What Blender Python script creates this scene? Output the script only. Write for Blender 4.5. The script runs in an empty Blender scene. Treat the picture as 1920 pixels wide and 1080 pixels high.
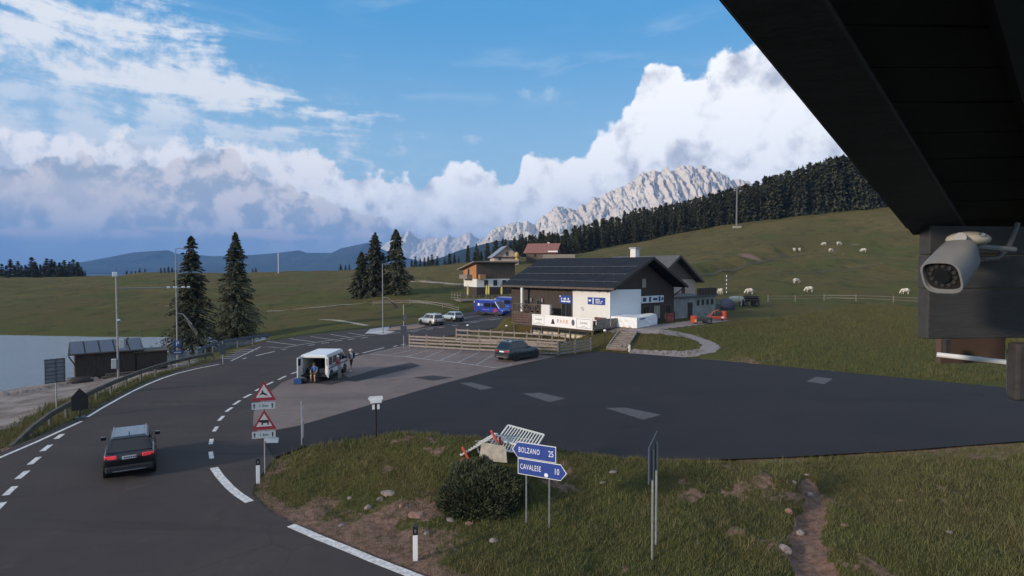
import bpy, bmesh, math, random
import numpy as np
from mathutils import Vector, Matrix
random.seed(7); rng = np.random.default_rng(7)
sc = bpy.context.scene
COL = sc.collection
# ------------------------------------------------------------------ camera
F, VH, HC = 1130.0, 505.0, 8.0            # focal length in photo pixels, horizon row, camera height in metres
PITCH = math.atan((540 - VH) / F)
cd = bpy.data.cameras.new('camera'); cam = bpy.data.objects.new('camera', cd); COL.objects.link(cam)
cam.location = (0, 0, HC); cam.rotation_euler = (math.pi / 2 - PITCH, 0, 0)
cd.sensor_width = 36; cd.lens = 36 * F / 1920; cd.clip_start = 0.05; cd.clip_end = 60000
sc.camera = cam
# ------------------------------------------------------------------ light and exposure
EXPOSURE = 0.35
SKY_STRENGTH = 0.085
SUN_EL = math.radians(17); SUN_AZ = math.atan2(-0.83, -0.55)      # direction to the sun measured from +Y towards +X
vs = sc.view_settings
vs.view_transform = 'Standard'; vs.look = 'None'; vs.exposure = EXPOSURE; vs.gamma = 1.0; vs.use_curve_mapping = False
sc.cycles.use_denoising = True
sc.cycles.max_bounces = 5; sc.cycles.diffuse_bounces = 2; sc.cycles.glossy_bounces = 3
sc.cycles.transmission_bounces = 3; sc.cycles.transparent_max_bounces = 8; sc.cycles.volume_bounces = 0
sc.cycles.caustics_reflective = False; sc.cycles.caustics_refractive = False
sd = bpy.data.lights.new('sun', 'SUN'); sun = bpy.data.objects.new('sun', sd); COL.objects.link(sun)
sd.energy = 3.5; sd.angle = math.radians(6); sd.color = (1.0, 0.86, 0.70)
sdir = Vector((math.sin(SUN_AZ) * math.cos(SUN_EL), math.cos(SUN_AZ) * math.cos(SUN_EL), math.sin(SUN_EL)))
sun.rotation_euler = sdir.to_track_quat('Z', 'Y').to_euler()
sun.location = (-40, 10, 60)

def lin1(c):
    c = c / 255.0
    return c / 12.92 if c <= 0.04045 else ((c + 0.055) / 1.055) ** 2.4
def lin(r, g, b): return (lin1(r), lin1(g), lin1(b))

# small node-graph helper
class NG:
    def __init__(s, tree): s.t = tree; s.n = tree.nodes; s.l = tree.links
    def node(s, typ, **kw):
        n = s.n.new(typ)
        for k, v in kw.items(): setattr(n, k, v)
        return n
    def put(s, sock, v):
        if v is None: return
        if isinstance(v, bpy.types.NodeSocket): s.l.new(v, sock)
        else:
            if hasattr(sock.default_value, '__len__'):
                v = tuple(v)
                if len(sock.default_value) == 4 and len(v) == 3: v = v + (1.0,)
            sock.default_value = v
    def m(s, op, a, b=None, c=None, clamp=False):
        n = s.node('ShaderNodeMath', operation=op); n.use_clamp = clamp
        s.put(n.inputs[0], a); s.put(n.inputs[1], b); s.put(n.inputs[2], c)
        return n.outputs[0]
    def vm(s, op, a, b=None):
        n = s.node('ShaderNodeVectorMath', operation=op); s.put(n.inputs[0], a); s.put(n.inputs[1], b)
        return n.outputs[0]
    def sstep(s, x, lo, hi, olo=0.0, ohi=1.0):
        n = s.node('ShaderNodeMapRange', interpolation_type='SMOOTHSTEP')
        s.put(n.inputs[0], x); s.put(n.inputs[1], lo); s.put(n.inputs[2], hi); s.put(n.inputs[3], olo); s.put(n.inputs[4], ohi)
        return n.outputs[0]
    def mix(s, f, a, b, blend='MIX'):
        n = s.node('ShaderNodeMix', data_type='RGBA', blend_type=blend)
        s.put(n.inputs[0], f); s.put(n.inputs[6], a); s.put(n.inputs[7], b)
        return n.outputs[2]
    def noise(s, vec, scale, detail=4, rough=0.55, dist=0.0, w=None):
        n = s.node('ShaderNodeTexNoise'); n.noise_dimensions = '3D'
        s.put(n.inputs['Vector'], vec); s.put(n.inputs['Scale'], scale); s.put(n.inputs['Detail'], detail)
        s.put(n.inputs['Roughness'], rough); s.put(n.inputs['Distortion'], dist)
        return n.outputs[0]
    def voro(s, vec, scale, feature='F1', smooth=0.5):
        n = s.node('ShaderNodeTexVoronoi', feature=feature)
        s.put(n.inputs['Vector'], vec); s.put(n.inputs['Scale'], scale)
        if feature == 'SMOOTH_F1': s.put(n.inputs['Smoothness'], smooth)
        return n.outputs[0]

def pix_dir(u, v):
    dx, dy = (u - 960) / F, (540 - v) / F
    c, s_ = math.cos(PITCH), math.sin(PITCH)
    return Vector((dx, c + dy * s_, -s_ + dy * c))
def azel(u, v):
    d = pix_dir(u, v).normalized()
    return math.atan2(d.x, d.y), math.asin(d.z)

# ------------------------------------------------------------------ world: sky and clouds
world = bpy.data.worlds.new('World'); sc.world = world; world.use_nodes = True
g = NG(world.node_tree); g.n.clear()
tc = g.node('ShaderNodeTexCoord'); D = tc.outputs['Generated']
nz = g.node('ShaderNodeTexSky'); nz.sky_type = 'NISHITA'; nz.sun_disc = False
nz.sun_elevation = SUN_EL; nz.sun_rotation = SUN_AZ % (2 * math.pi)
nz.altitude = 1800; nz.air_density = 1.0; nz.dust_density = 0.6; nz.ozone_density = 2.0
sep = g.node('ShaderNodeSeparateXYZ'); g.put(sep.inputs[0], D)
az = g.m('ARCTAN2', sep.outputs[0], sep.outputs[1]); el = g.m('ARCSINE', sep.outputs[2])
AZR, ELR = math.radians(62), math.radians(34)
azn = g.m('MULTIPLY_ADD', az, 0.5 / AZR, 0.5)
def profile(pts):
    n = g.node('ShaderNodeFloatCurve'); cv = n.mapping.curves[0]
    P = []
    for u, v in pts:
        a, e = azel(u, v); P.append(((a / AZR) * 0.5 + 0.5, max(0, min(1, e / ELR))))
    while len(cv.points) < len(P): cv.points.new(0.5, 0.5)
    for p, q in zip(cv.points, P): p.location = q; p.handle_type = 'AUTO_CLAMPED'
    n.mapping.update(); g.put(n.inputs['Value'], azn)
    return g.m('MULTIPLY', n.outputs[0], ELR)
def skyc(r, gg, b, k=1.0):
    s = k / (2 ** EXPOSURE) / SKY_STRENGTH
    return tuple(c * s for c in lin(r, gg, b))
fb = g.noise(D, 6.0, 6, 0.62)
fb2 = g.noise(g.vm('ADD', D, (3.1, 1.7, 0.4)), 15.0, 5, 0.64)
bil = g.voro(D, 26.0, 'SMOOTH_F1', 0.35)
bil2 = g.voro(D, 60.0, 'SMOOTH_F1', 0.3)
LO = g.vm('ADD', D, (-0.030, -0.012, 0.022))           # towards the sun: relief shading of the billows
fbL = g.noise(LO, 6.0, 5, 0.62); bilL = g.voro(LO, 26.0, 'SMOOTH_F1', 0.35)
relief = g.m('ADD', g.m('MULTIPLY', g.m('SUBTRACT', fb, fbL), 2.2), g.m('MULTIPLY', g.m('SUBTRACT', bilL, bil), 0.28))
STR = g.vm('MULTIPLY', D, (2.2, 2.2, 11.0))             # streaky coordinates for cirrus
st = g.noise(STR, 2.6, 6, 0.62, 0.6); st2 = g.noise(g.vm('ADD', STR, (5.2, 0.3, 2.2)), 1.3, 4, 0.55, 0.3)
def blob(u, v, ru, rv):
    a, e = azel(u, v)
    x = g.m('MULTIPLY', g.m('SUBTRACT', az, a), F / ru); y = g.m('MULTIPLY', g.m('SUBTRACT', el, e), F / rv)
    return g.m('SUBTRACT', 1.0, g.m('ADD', g.m('MULTIPLY', x, x), g.m('MULTIPLY', y, y)))
def maxs(*a):
    r = a[0]
    for b in a[1:]: r = g.m('MAXIMUM', r, b)
    return r
# clear sky, paler towards the horizon
base = g.mix(0.75, nz.outputs[0], g.mix(g.sstep(el, 0.04, 0.42), skyc(190, 230, 250), skyc(86, 174, 236)))
col = base
# cloud cover added out of view, overhead and behind, to brighten and neutralise the light
gn = g.noise(g.vm('ADD', D, (1.3, 4.2, 0.7)), 2.1, 4, 0.55, 0.3)
rest = g.m('MAXIMUM', g.sstep(el, 0.50, 0.72), g.m('MULTIPLY', g.sstep(g.m('ABSOLUTE', az), 0.92, 1.25), g.sstep(el, 0.0, 0.05)))
col = g.mix(g.m('MULTIPLY', g.m('MULTIPLY', g.sstep(gn, 0.40, 0.56), rest), 0.7), col, g.mix(g.sstep(fb2, 0.3, 0.6), skyc(214, 214, 220), skyc(250, 248, 246, 1.15)))
# thin cirrus veils
cir = g.m('MULTIPLY', g.sstep(st, 0.47, 0.78), g.sstep(st2, 0.42, 0.62))
col = g.mix(g.m('MULTIPLY', cir, 0.42), col, skyc(196, 222, 240))
# big torn cloud upper left
b4 = maxs(blob(-500, 130, 760, 150), blob(90, 130, 330, 95), blob(300, 130, 120, 95), blob(390, 190, 170, 62), blob(120, 60, 260, 45), blob(380, 235, 200, 26))
d4 = g.m('ADD', g.m('MULTIPLY', b4, 0.42), g.m('ADD', g.m('MULTIPLY', g.m('SUBTRACT', st, 0.5), 1.5), g.m('MULTIPLY', g.m('SUBTRACT', fb2, 0.5), 1.2)))
c4 = g.mix(g.sstep(g.m('ADD', fb2, g.m('MULTIPLY', g.m('SUBTRACT', st, 0.5), 0.8)), 0.32, 0.56), skyc(192, 216, 240), skyc(248, 250, 253))
col = g.mix(g.m('MULTIPLY', g.sstep(d4, 0.02, 0.42), 0.93), col, c4)
# veil below it
b5 = maxs(blob(120, 215, 480, 60), blob(-600, 230, 800, 80))
d5 = g.m('ADD', g.m('MULTIPLY', b5, 0.4), g.m('MULTIPLY', g.m('SUBTRACT', st2, 0.5), 1.6))
col = g.mix(g.m('MULTIPLY', g.sstep(d5, 0.0, 0.5), 0.55), col, skyc(170, 205, 236))
# small cloud scraps in the blue
for (u, v, ru, rv) in ((1030, 178, 60, 20), (885, 262, 40, 10)):
    d = g.m('ADD', g.m('MULTIPLY', blob(u, v, ru, rv), 0.30), g.m('ADD', g.m('MULTIPLY', g.m('SUBTRACT', fb2, 0.56), 3.4), g.m('MULTIPLY', g.m('SUBTRACT', st, 0.5), 0.6)))
    col = g.mix(g.m('MULTIPLY', g.sstep(d, 0.0, 0.6), 0.6), col, skyc(214, 230, 244))
fb3 = g.noise(g.vm('ADD', D, (0.4, 2.2, 1.1)), 34.0, 4, 0.66)
def bank(pts, n_amp, b_amp, soft, color, alpha=1.0, f_amp=0.05):
    global col
    top = profile(pts)
    e = g.m('ADD', g.m('SUBTRACT', top, el), g.m('ADD', g.m('MULTIPLY', g.m('SUBTRACT', fb, 0.5), n_amp), g.m('MULTIPLY', g.m('SUBTRACT', 0.42, bil), b_amp)))
    e = g.m('ADD', e, g.m('ADD', g.m('MULTIPLY', g.m('SUBTRACT', 0.42, bil2), b_amp * 0.40), g.m('MULTIPLY', g.m('SUBTRACT', fb3, 0.5), f_amp)))
    mk = g.m('MULTIPLY', g.sstep(e, 0.0, soft), alpha)
    col = g.mix(mk, col, color)
    return e
# white fringe on the left, behind the grey bank
bank([(-1100, 240), (-300, 215), (0, 212), (60, 232), (120, 238), (250, 238), (400, 262), (520, 272), (600, 288), (640, 318), (700, 400), (1000, 500), (2600, 500)],
     0.075, 0.030, 0.016, g.mix(g.sstep(g.m('ADD', relief, g.m('MULTIPLY', g.m('SUBTRACT', fb3, 0.5), 0.7)), -0.20, 0.06), skyc(214, 222, 234), skyc(253, 251, 252, 1.1)), 0.98)
# towering cumulus: middle and right
cw = g.mix(g.sstep(g.m('ADD', relief, g.m('MULTIPLY', g.m('SUBTRACT', fb3, 0.5), 0.5)), -0.50, 0.06), skyc(196, 202, 216), skyc(253, 253, 254, 1.2))
lowshade = g.m('MULTIPLY', g.sstep(el, 0.16, 0.05), g.sstep(fb2, 0.40, 0.62))
cw = g.mix(g.m('MULTIPLY', lowshade, 0.6), cw, skyc(186, 194, 212))
bank([(-1100, 470), (300, 450), (480, 395), (560, 352), (600, 345), (640, 330), (700, 325), (740, 326), (790, 330), (828, 322), (850, 294), (890, 288), (925, 322), (955, 335), (975, 296),
      (1010, 278), (1062, 280), (1088, 292), (1110, 258), (1150, 226), (1183, 190), (1194, 140), (1215, 108), (1250, 100), (1276, 116), (1295, 134), (1330, 112), (1380, 88), (1450, 74), (1560, 60), (1700, 90), (2000, 60), (2600, 140)],
     0.040, 0.032, 0.012, cw, 1.0, 0.040)
# grey-lavender bank low on the left, catching light in places
gr = g.mix(g.sstep(g.m('ADD', g.m('ADD', fb, g.m('MULTIPLY', g.m('SUBTRACT', fb2, 0.5), 0.5)), g.m('MULTIPLY', relief, 0.5)), 0.44, 0.62), skyc(176, 188, 202), skyc(244, 236, 234))
gr = g.mix(g.m('MULTIPLY', g.sstep(el, 0.075, 0.015), 0.85), gr, skyc(206, 216, 214))
b7 = maxs(blob(150, 370, 190, 36), blob(60, 352, 120, 20), blob(-400, 360, 300, 40))
gr = g.mix(g.m('MULTIPLY', g.sstep(g.m('ADD', g.m('MULTIPLY', b7, 0.5), g.m('SUBTRACT', fb2, 0.5)), 0.0, 0.5), 0.6), gr, skyc(236, 228, 224))
b8 = maxs(blob(240, 440, 46, 12), blob(470, 438, 70, 9), blob(560, 444, 90, 8), blob(690, 442, 46, 9), blob(330, 430, 60, 7), blob(40, 436, 60, 6))
gr = g.mix(g.m('MULTIPLY', g.sstep(g.m('ADD', g.m('MULTIPLY', b8, 0.5), g.m('MULTIPLY', g.m('SUBTRACT', fb2, 0.5), 1.6)), 0.0, 0.5), 0.85), gr, skyc(250, 232, 226))
bank([(-1100, 310), (0, 300), (60, 290), (150, 285), (200, 302), (260, 300), (340, 292), (400, 277), (440, 284), (480, 312), (540, 345), (620, 372), (700, 412), (800, 440), (960, 462), (1200, 500), (2600, 500)],
     0.055, 0.026, 0.010, gr, 0.95, 0.045)
bg = g.node('ShaderNodeBackground'); g.put(bg.inputs[0], col); bg.inputs[1].default_value = SKY_STRENGTH
wo = g.node('ShaderNodeOutputWorld'); g.l.new(bg.outputs[0], wo.inputs[0])
world.cycles.sampling_method = 'MANUAL'; world.cycles.sample_map_resolution = 256

# ------------------------------------------------------------------ helpers
def G(u, v, z=0.0):
    d = pix_dir(u, v); t = (z - HC) / d.z
    return Vector((d.x * t, d.y * t, z))
def GY(u, v, Y):
    d = pix_dir(u, v); t = Y / d.y
    return Vector((d.x * t, Y, HC + d.z * t))

MATS = {}
def mat(name, color, rough=0.7, metal=0.0, var=0.15, scale=6.0, bump=0.0, bscale=40.0, spec=0.5, detail=5, stretch=None, emit=0.0, coat=0.0, color2=None, alpha=1.0, trans=0.0):
    if name in MATS: return MATS[name]
    m = bpy.data.materials.new(name); m.use_nodes = True
    q = NG(m.node_tree); bs = q.n['Principled BSDF']
    t = q.node('ShaderNodeTexCoord'); vec = t.outputs['Object']
    if stretch: vec = q.vm('MULTIPLY', vec, stretch)
    if color2 is None: color2 = tuple(max(0, c * (1 - var)) for c in color)
    if var > 0 or color2:
        nn = q.noise(vec, scale, detail, 0.6)
        c = q.mix(q.sstep(nn, 0.32, 0.68), color2, tuple(min(1, x * (1 + var * 0.5)) for x in color))
        q.put(bs.inputs['Base Color'], c)
        q.put(bs.inputs['Roughness'], q.m('ADD', rough - 0.06, q.m('MULTIPLY', nn, 0.12)))
    else:
        q.put(bs.inputs['Base Color'], color); bs.inputs['Roughness'].default_value = rough
    bs.inputs['Metallic'].default_value = metal; bs.inputs['Specular IOR Level'].default_value = spec
    if coat: bs.inputs['Coat Weight'].default_value = coat; bs.inputs['Coat Roughness'].default_value = 0.08
    if alpha < 1: bs.inputs['Alpha'].default_value = alpha
    if trans: bs.inputs['Transmission Weight'].default_value = trans
    if emit: q.put(bs.inputs['Emission Color'], color); bs.inputs['Emission Strength'].default_value = emit
    if bump > 0:
        b = q.node('ShaderNodeBump'); b.inputs['Strength'].default_value = bump; b.inputs['Distance'].default_value = 0.02
        q.put(b.inputs['Height'], q.noise(vec, bscale, 6, 0.65)); q.l.new(b.outputs[0], bs.inputs['Normal'])
    MATS[name] = m
    return m

def link(o, parent=None):
    COL.objects.link(o)
    if parent is not None: o.parent = parent
    return o
def tag(o, label=None, cat=None, group=None, kind=None):
    if label: o['label'] = label
    if cat: o['category'] = cat
    if group: o['group'] = group
    if kind: o['kind'] = kind
    return o
def thing(name, loc, rz, label, cat, group=None):
    o = bpy.data.objects.new(name, None); link(o); o.location = loc; o.rotation_euler = (0, 0, rz); o.empty_display_size = 0.2
    return tag(o, label, cat, group)
def copy_tree(o, parent=None):
    c = o.copy(); COL.objects.link(c); c.parent = parent
    for ch in o.children: copy_tree(ch, c)
    return c

class MB:
    """collects polygons into one mesh"""
    def __init__(s): s.v = []; s.f = []; s.mi = []; s.cur = 0
    def add(s, vs_, fs):
        b = len(s.v); s.v.extend([tuple(p) for p in vs_])
        for f in fs: s.f.append(tuple(i + b for i in f)); s.mi.append(s.cur)
        return s
    def box(s, c, d, rz=0.0, rx=0.0, ry=0.0, M=None):
        x, y, z = d[0] / 2, d[1] / 2, d[2] / 2
        R = M if M is not None else Matrix.Rotation(rz, 3, 'Z') @ Matrix.Rotation(ry, 3, 'Y') @ Matrix.Rotation(rx, 3, 'X')
        c = Vector(c)
        P = [c + R @ Vector(p) for p in ((-x, -y, -z), (x, -y, -z), (x, y, -z), (-x, y, -z), (-x, -y, z), (x, -y, z), (x, y, z), (-x, y, z))]
        return s.add(P, [(3, 2, 1, 0), (4, 5, 6, 7), (0, 1, 5, 4), (1, 2, 6, 5), (2, 3, 7, 6), (3, 0, 4, 7)])
    def beam(s, a, b, w, h, up=(0, 0, 1)):
        a = Vector(a); b = Vector(b); d = (b - a); L = d.length; d.normalize()
        up = Vector(up); side = d.cross(up)
        if side.length < 1e-4: side = d.cross(Vector((1, 0, 0)))
        side.normalize(); u2 = side.cross(d)
        R = Matrix((d, side, u2)).transposed()
        return s.box((a + b) / 2, (L, w, h), M=R)
    def tube(s, pts, r, n=8, caps=True):
        pts = [Vector(p) for p in pts]; rs = r if hasattr(r, '__len__') else [r] * len(pts)
        base = len(s.v); prev = None
        for i, p in enumerate(pts):
            d = (pts[min(i + 1, len(pts) - 1)] - pts[max(i - 1, 0)]).normalized()
            if prev is None:
                a = d.cross(Vector((0, 0, 1)))
                if a.length < 1e-3: a = d.cross(Vector((1, 0, 0)))
                a.normalize()
            else:
                a = (prev - d * prev.dot(d)).normalized()
            prev = a; b = d.cross(a)
            for k in range(n):
                t = 2 * math.pi * k / n; s.v.append(tuple(p + (a * math.cos(t) + b * math.sin(t)) * rs[i]))
        for i in range(len(pts) - 1):
            for k in range(n):
                k2 = (k + 1) % n
                s.f.append((base + i * n + k, base + i * n + k2, base + (i + 1) * n + k2, base + (i + 1) * n + k)); s.mi.append(s.cur)
        if caps:
            s.f.append(tuple(base + k for k in range(n))[::-1]); s.mi.append(s.cur)
            e = base + (len(pts) - 1) * n
            s.f.append(tuple(e + k for k in range(n))); s.mi.append(s.cur)
        return s
    def prism(s, poly, axis_a, axis_b, axis_n, origin, depth):
        """extrude a 2D outline given in the frame (a, b) by depth along n"""
        A, B, Nn, O = Vector(axis_a), Vector(axis_b), Vector(axis_n), Vector(origin)
        n = len(poly)
        P = [O + A * x + B * y for x, y in poly] + [O + A * x + B * y + Nn * depth for x, y in poly]
        fs = [tuple(range(n))[::-1], tuple(range(n, 2 * n))] + [(i, (i + 1) % n, n + (i + 1) % n, n + i) for i in range(n)]
        return s.add(P, fs)
    def ball(s, c, r, n=10, m=6, sq=(1, 1, 1)):
        c = Vector(c); base = len(s.v)
        for j in range(m + 1):
            ph = math.pi * j / m
            for k in range(n):
                t = 2 * math.pi * k / n
                s.v.append((c.x + r * sq[0] * math.sin(ph) * math.cos(t), c.y + r * sq[1] * math.sin(ph) * math.sin(t), c.z + r * sq[2] * math.cos(ph)))
        for j in range(m):
            for k in range(n):
                k2 = (k + 1) % n
                s.f.append((base + j * n + k, base + (j + 1) * n + k, base + (j + 1) * n + k2, base + j * n + k2)); s.mi.append(s.cur)
        return s
    def mesh(s, name, mats, smooth=False):
        me = bpy.data.meshes.new(name); me.from_pydata(s.v, [], s.f)
        for m_ in (mats if isinstance(mats, (list, tuple)) else [mats]): me.materials.append(m_)
        if any(s.mi): me.polygons.foreach_set('material_index', s.mi)
        if smooth: me.polygons.foreach_set('use_smooth', [True] * len(me.polygons))
        me.update(); return me
    def build(s, name, mats, parent=None, smooth=False, bevel=0.0, seg=2):
        o = bpy.data.objects.new(name, s.mesh(name, mats, smooth)); link(o, parent)
        if bevel:
            b = o.modifiers.new('bevel', 'BEVEL'); b.width = bevel; b.segments = seg; b.limit_method = 'ANGLE'; b.angle_limit = math.radians(40)
        return o

def np_mesh(name, V, Fq, mats, smooth=False, mi=None):
    me = bpy.data.meshes.new(name)
    V = np.asarray(V, np.float32); Fq = np.asarray(Fq, np.int32); k = Fq.shape[1]
    me.vertices.add(len(V)); me.vertices.foreach_set('co', V.ravel())
    me.loops.add(Fq.size); me.loops.foreach_set('vertex_index', Fq.ravel())
    me.polygons.add(len(Fq)); me.polygons.foreach_set('loop_start', np.arange(0, Fq.size, k, dtype=np.int32))
    me.polygons.foreach_set('loop_total', np.full(len(Fq), k, np.int32))
    if smooth: me.polygons.foreach_set('use_smooth', np.ones(len(Fq), bool))
    if mi is not None: me.polygons.foreach_set('material_index', np.asarray(mi, np.int32))
    for m_ in (mats if isinstance(mats, (list, tuple)) else [mats]): me.materials.append(m_)
    me.update(calc_edges=True); return me

FONT_CACHE = {}
def text(name, body, size, material, parent, loc, rx=math.pi / 2, rz=0.0, align='CENTER', depth=0.003, squeeze=1.0, space=1.0):
    """lettering turned into a thin mesh"""
    cu = bpy.data.curves.new(name, 'FONT'); cu.body = body; cu.size = size; cu.align_x = align; cu.align_y = 'CENTER'; cu.extrude = depth; cu.resolution_u = 2; cu.space_character = space
    to = bpy.data.objects.new(name, cu); COL.objects.link(to)
    me = bpy.data.meshes.new_from_object(to.evaluated_get(bpy.context.evaluated_depsgraph_get()))
    bpy.data.objects.remove(to); bpy.data.curves.remove(cu)
    me.materials.clear(); me.materials.append(material); me.name = name
    o = bpy.data.objects.new(name, me); link(o, parent); o.location = loc; o.rotation_euler = (rx, 0, rz); o.scale = (squeeze, 1, 1)
    return o
# ================================================================== terrain
_perm = np.random.default_rng(3).random((256, 256))
def vnoise(x, y):
    x = np.asarray(x, float); y = np.asarray(y, float)
    xi = np.floor(x).astype(int); yi = np.floor(y).astype(int); fx = x - xi; fy = y - yi
    fx = fx * fx * (3 - 2 * fx); fy = fy * fy * (3 - 2 * fy)
    a = _perm[xi & 255, yi & 255]; b = _perm[(xi + 1) & 255, yi & 255]; c = _perm[xi & 255, (yi + 1) & 255]; d = _perm[(xi + 1) & 255, (yi + 1) & 255]
    return (a * (1 - fx) + b * fx) * (1 - fy) + (c * (1 - fx) + d * fx) * fy
def fbm(x, y, o=5, gain=0.5):
    s = 0; a = 1; t = 0
    for k in range(o):
        s = s + a * vnoise(x * 2 ** k + 17.3 * k, y * 2 ** k + 9.1 * k); t += a; a *= gain
    return s / t - 0.5
def smooth(x, lo, hi):
    t = np.clip((x - lo) / (hi - lo), 0, 1); return t * t * (3 - 2 * t)

def W(pts, z=0.0): return [tuple(G(u, v, z)[:2]) for u, v in pts]
# paved areas: outlines read off the photograph on the z = 0 plane
ROAD = W([(-700, 1180), (-330, 985), (0, 849), (150, 783), (222, 742), (278, 714), (333, 695), (400, 677), (425, 668), (462, 653), (497, 641), (560, 630), (620, 623), (690, 616), (735, 610),
          (782, 605), (870, 587), (905, 582), (960, 580), (1030, 577), (1110, 572), (1110, 580), (1000, 600), (961, 609), (905, 619), (862, 626), (768, 644), (1046, 668),
          (1020, 674), (830, 724), (560, 803), (500, 815), (517, 858), (498, 880), (478, 905), (472, 925), (500, 955), (545, 980), (600, 1006), (700, 1048)]) + [(1.0, 13.4), (6.5, 9.6), (12, 5.5), (-6, 4.0), (-40, 4.0)]
APRON = W([(484, 812), (474, 795), (476, 772), (492, 746), (530, 717), (562, 704), (640, 674), (700, 661), (768, 646), (1046, 668), (1020, 674), (830, 724), (560, 803)])
LOT = W([(482, 814), (560, 799), (700, 758), (830, 720), (945, 690), (1046, 668), (1110, 659), (1200, 664), (1300, 672), (1460, 687), (1640, 704), (1890, 728), (2300, 770), (2700, 812),
         (2500, 835), (1920, 828), (1700, 845), (1480, 858), (1370, 862), (1260, 864), (1180, 862), (1040, 846), (950, 842), (860, 838), (780, 836), (690, 836), (620, 836), (570, 838), (515, 859), (505, 842)])
LAKE = W([(-900, 760), (-300, 748), (0, 733), (100, 716), (165, 702), (215, 690), (262, 683), (300, 685), (350, 676), (385, 664), (430, 652), (470, 645), (505, 637), (500, 631), (440, 630), (330, 632), (200, 632), (0, 628), (-300, 624), (-900, 620)], -1.6)
def inpoly(x, y, poly):
    r = np.zeros(x.shape, bool); n = len(poly)
    for i in range(n):
        x0, y0 = poly[i]; x1, y1 = poly[(i + 1) % n]
        if y0 == y1: continue
        c = ((y0 > y) != (y1 > y)) & (x < (x1 - x0) * (y - y0) / (y1 - y0) + x0); r ^= c
    return r
def dpoly(x, y, poly, closed=True):
    best = np.full(x.shape, 1e9); n = len(poly)
    for i in range(n if closed else n - 1):
        x0, y0 = poly[i]; x1, y1 = poly[(i + 1) % n]; dx, dy = x1 - x0, y1 - y0
        t = np.clip(((x - x0) * dx + (y - y0) * dy) / (dx * dx + dy * dy + 1e-9), 0, 1)
        best = np.minimum(best, np.hypot(x - x0 - t * dx, y - y0 - t * dy))
    return best

def crest(v, Y): return HC - (v - VH) * Y / F
COLS = {
 -1300: [(3, 0), (20, 0), (28, -.6), (40, -1.3), (48, -1.6), (60, -2.6), (78, -2.6), (86, -1.6), (105, -.9), (150, 1.0), (300, crest(520, 300)), (420, 2), (700, -25)],
 0: [(3, 0), (25.5, 0), (30, -.6), (38, -1.25), (46.8, -1.6), (58, -2.6), (76, -2.6), (86, -1.6), (105, -.9), (150, 1.0), (300, crest(520, 300)), (420, 2), (700, -25)],
 200: [(3, 0), (37, 0), (42, -.7), (50, -1.4), (55, -1.6), (63, -2.6), (76, -2.6), (85, -1.6), (105, -.8), (150, 1.0), (300, crest(517.5, 300)), (420, 2), (700, -25)],
 330: [(3, 0), (46.5, 0), (52, -.7), (60, -1.5), (66, -2.4), (76, -2.4), (84, -1.6), (105, -.6), (150, 1.1), (300, crest(509, 300)), (420, 3), (700, -25)],
 440: [(3, 0), (56, 0), (64, -.5), (70, -1.3), (76, -2.0), (80, -1.9), (85, -1.6), (105, -.5), (150, 1.2), (280, crest(513, 280)), (420, 3), (700, -25)],
 520: [(3, 0), (68, 0), (74, -.7), (82, -1.4), (90, -1.2), (110, -.3), (150, 1.5), (270, crest(511, 270)), (420, 4), (700, -25)],
 620: [(3, 0), (78, 0), (86, -.3), (100, -.1), (120, .6), (150, 2.0), (260, crest(509, 260)), (400, 5), (700, -25)],
 700: [(3, 0), (80, 0), (90, .1), (110, .6), (150, 3.2), (200, 5.6), (255, crest(503, 255)), (400, 6), (700, -25)],
 800: [(3, 0), (92, 0), (100, .3), (120, 1.4), (150, 3.4), (200, 7.0), (245, crest(497, 245)), (400, 8), (700, -20)],
 880: [(3, 0), (108, 0), (116, .6), (130, 1.2), (150, 2.8), (190, 7.5), (240, crest(490, 240)), (400, 9), (700, -15)],
 960: [(3, 0), (62, 0), (114, 0), (122, 1.0), (135, 2.0), (180, 7.8), (230, crest(486, 230)), (300, 15), (420, 13), (700, 0)],
 1060: [(3, 0), (60, 0), (68, 1.0), (110, 1.8), (150, 5.0), (200, 10), (275, crest(480, 275)), (340, 18), (420, 19), (700, 10)],
 1150: [(3, 0), (58.5, 0), (62.5, 1.25), (70, 1.6), (95, 1.9), (140, 5.0), (200, 11.5), (292, crest(462, 292)), (360, 24), (460, 27), (700, 20)],
 1250: [(3, 0), (55.5, 0), (59.5, .9), (64, 1.45), (76, 1.75), (95, 2.0), (140, 4.6), (205, 13.2), (300, crest(442, 300)), (370, 31), (460, 35), (700, 26)],
 1320: [(3, 0), (53.3, 0), (58, .45), (64, 1.1), (76, 1.65), (95, 2.0), (140, 4.2), (205, 13.6), (300, crest(431, 300)), (370, 35), (460, 40), (700, 30)],
 1380: [(3, 0), (51.5, 0), (60, .5), (70, 1.0), (95, 1.9), (120, 2.8), (145, 4.6), (205, 14.0), (300, crest(417, 300)), (370, 41), (460, 47), (700, 36)],
 1520: [(3, 0), (48, 0), (60, .6), (90, 1.6), (120, 2.6), (145, 4.4), (205, 14.2), (300, crest(402, 300)), (370, 47), (460, 57), (700, 48)],
 1700: [(3, 0), (44, 0), (60, .8), (90, 1.8), (120, 2.9), (145, 4.8), (205, 15.5), (300, crest(383, 300)), (370, 52), (460, 63), (700, 56)],
 1920: [(3, 0), (40, 0), (60, 1.0), (90, 2.2), (125, 4.0), (170, 9.5), (205, 17.5), (300, crest(362, 300)), (370, 57), (460, 66), (700, 62)],
 2700: [(3, 0), (34, 0), (60, 1.5), (90, 3.5), (130, 7), (170, 13), (205, 20), (300, 46), (370, 58), (460, 66), (700, 66)],
 4200: [(3, 0), (30, 0), (60, 1.5), (90, 3.5), (130, 7), (170, 13), (205, 20), (300, 46), (370, 58), (460, 66), (700, 66)],
}
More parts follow.
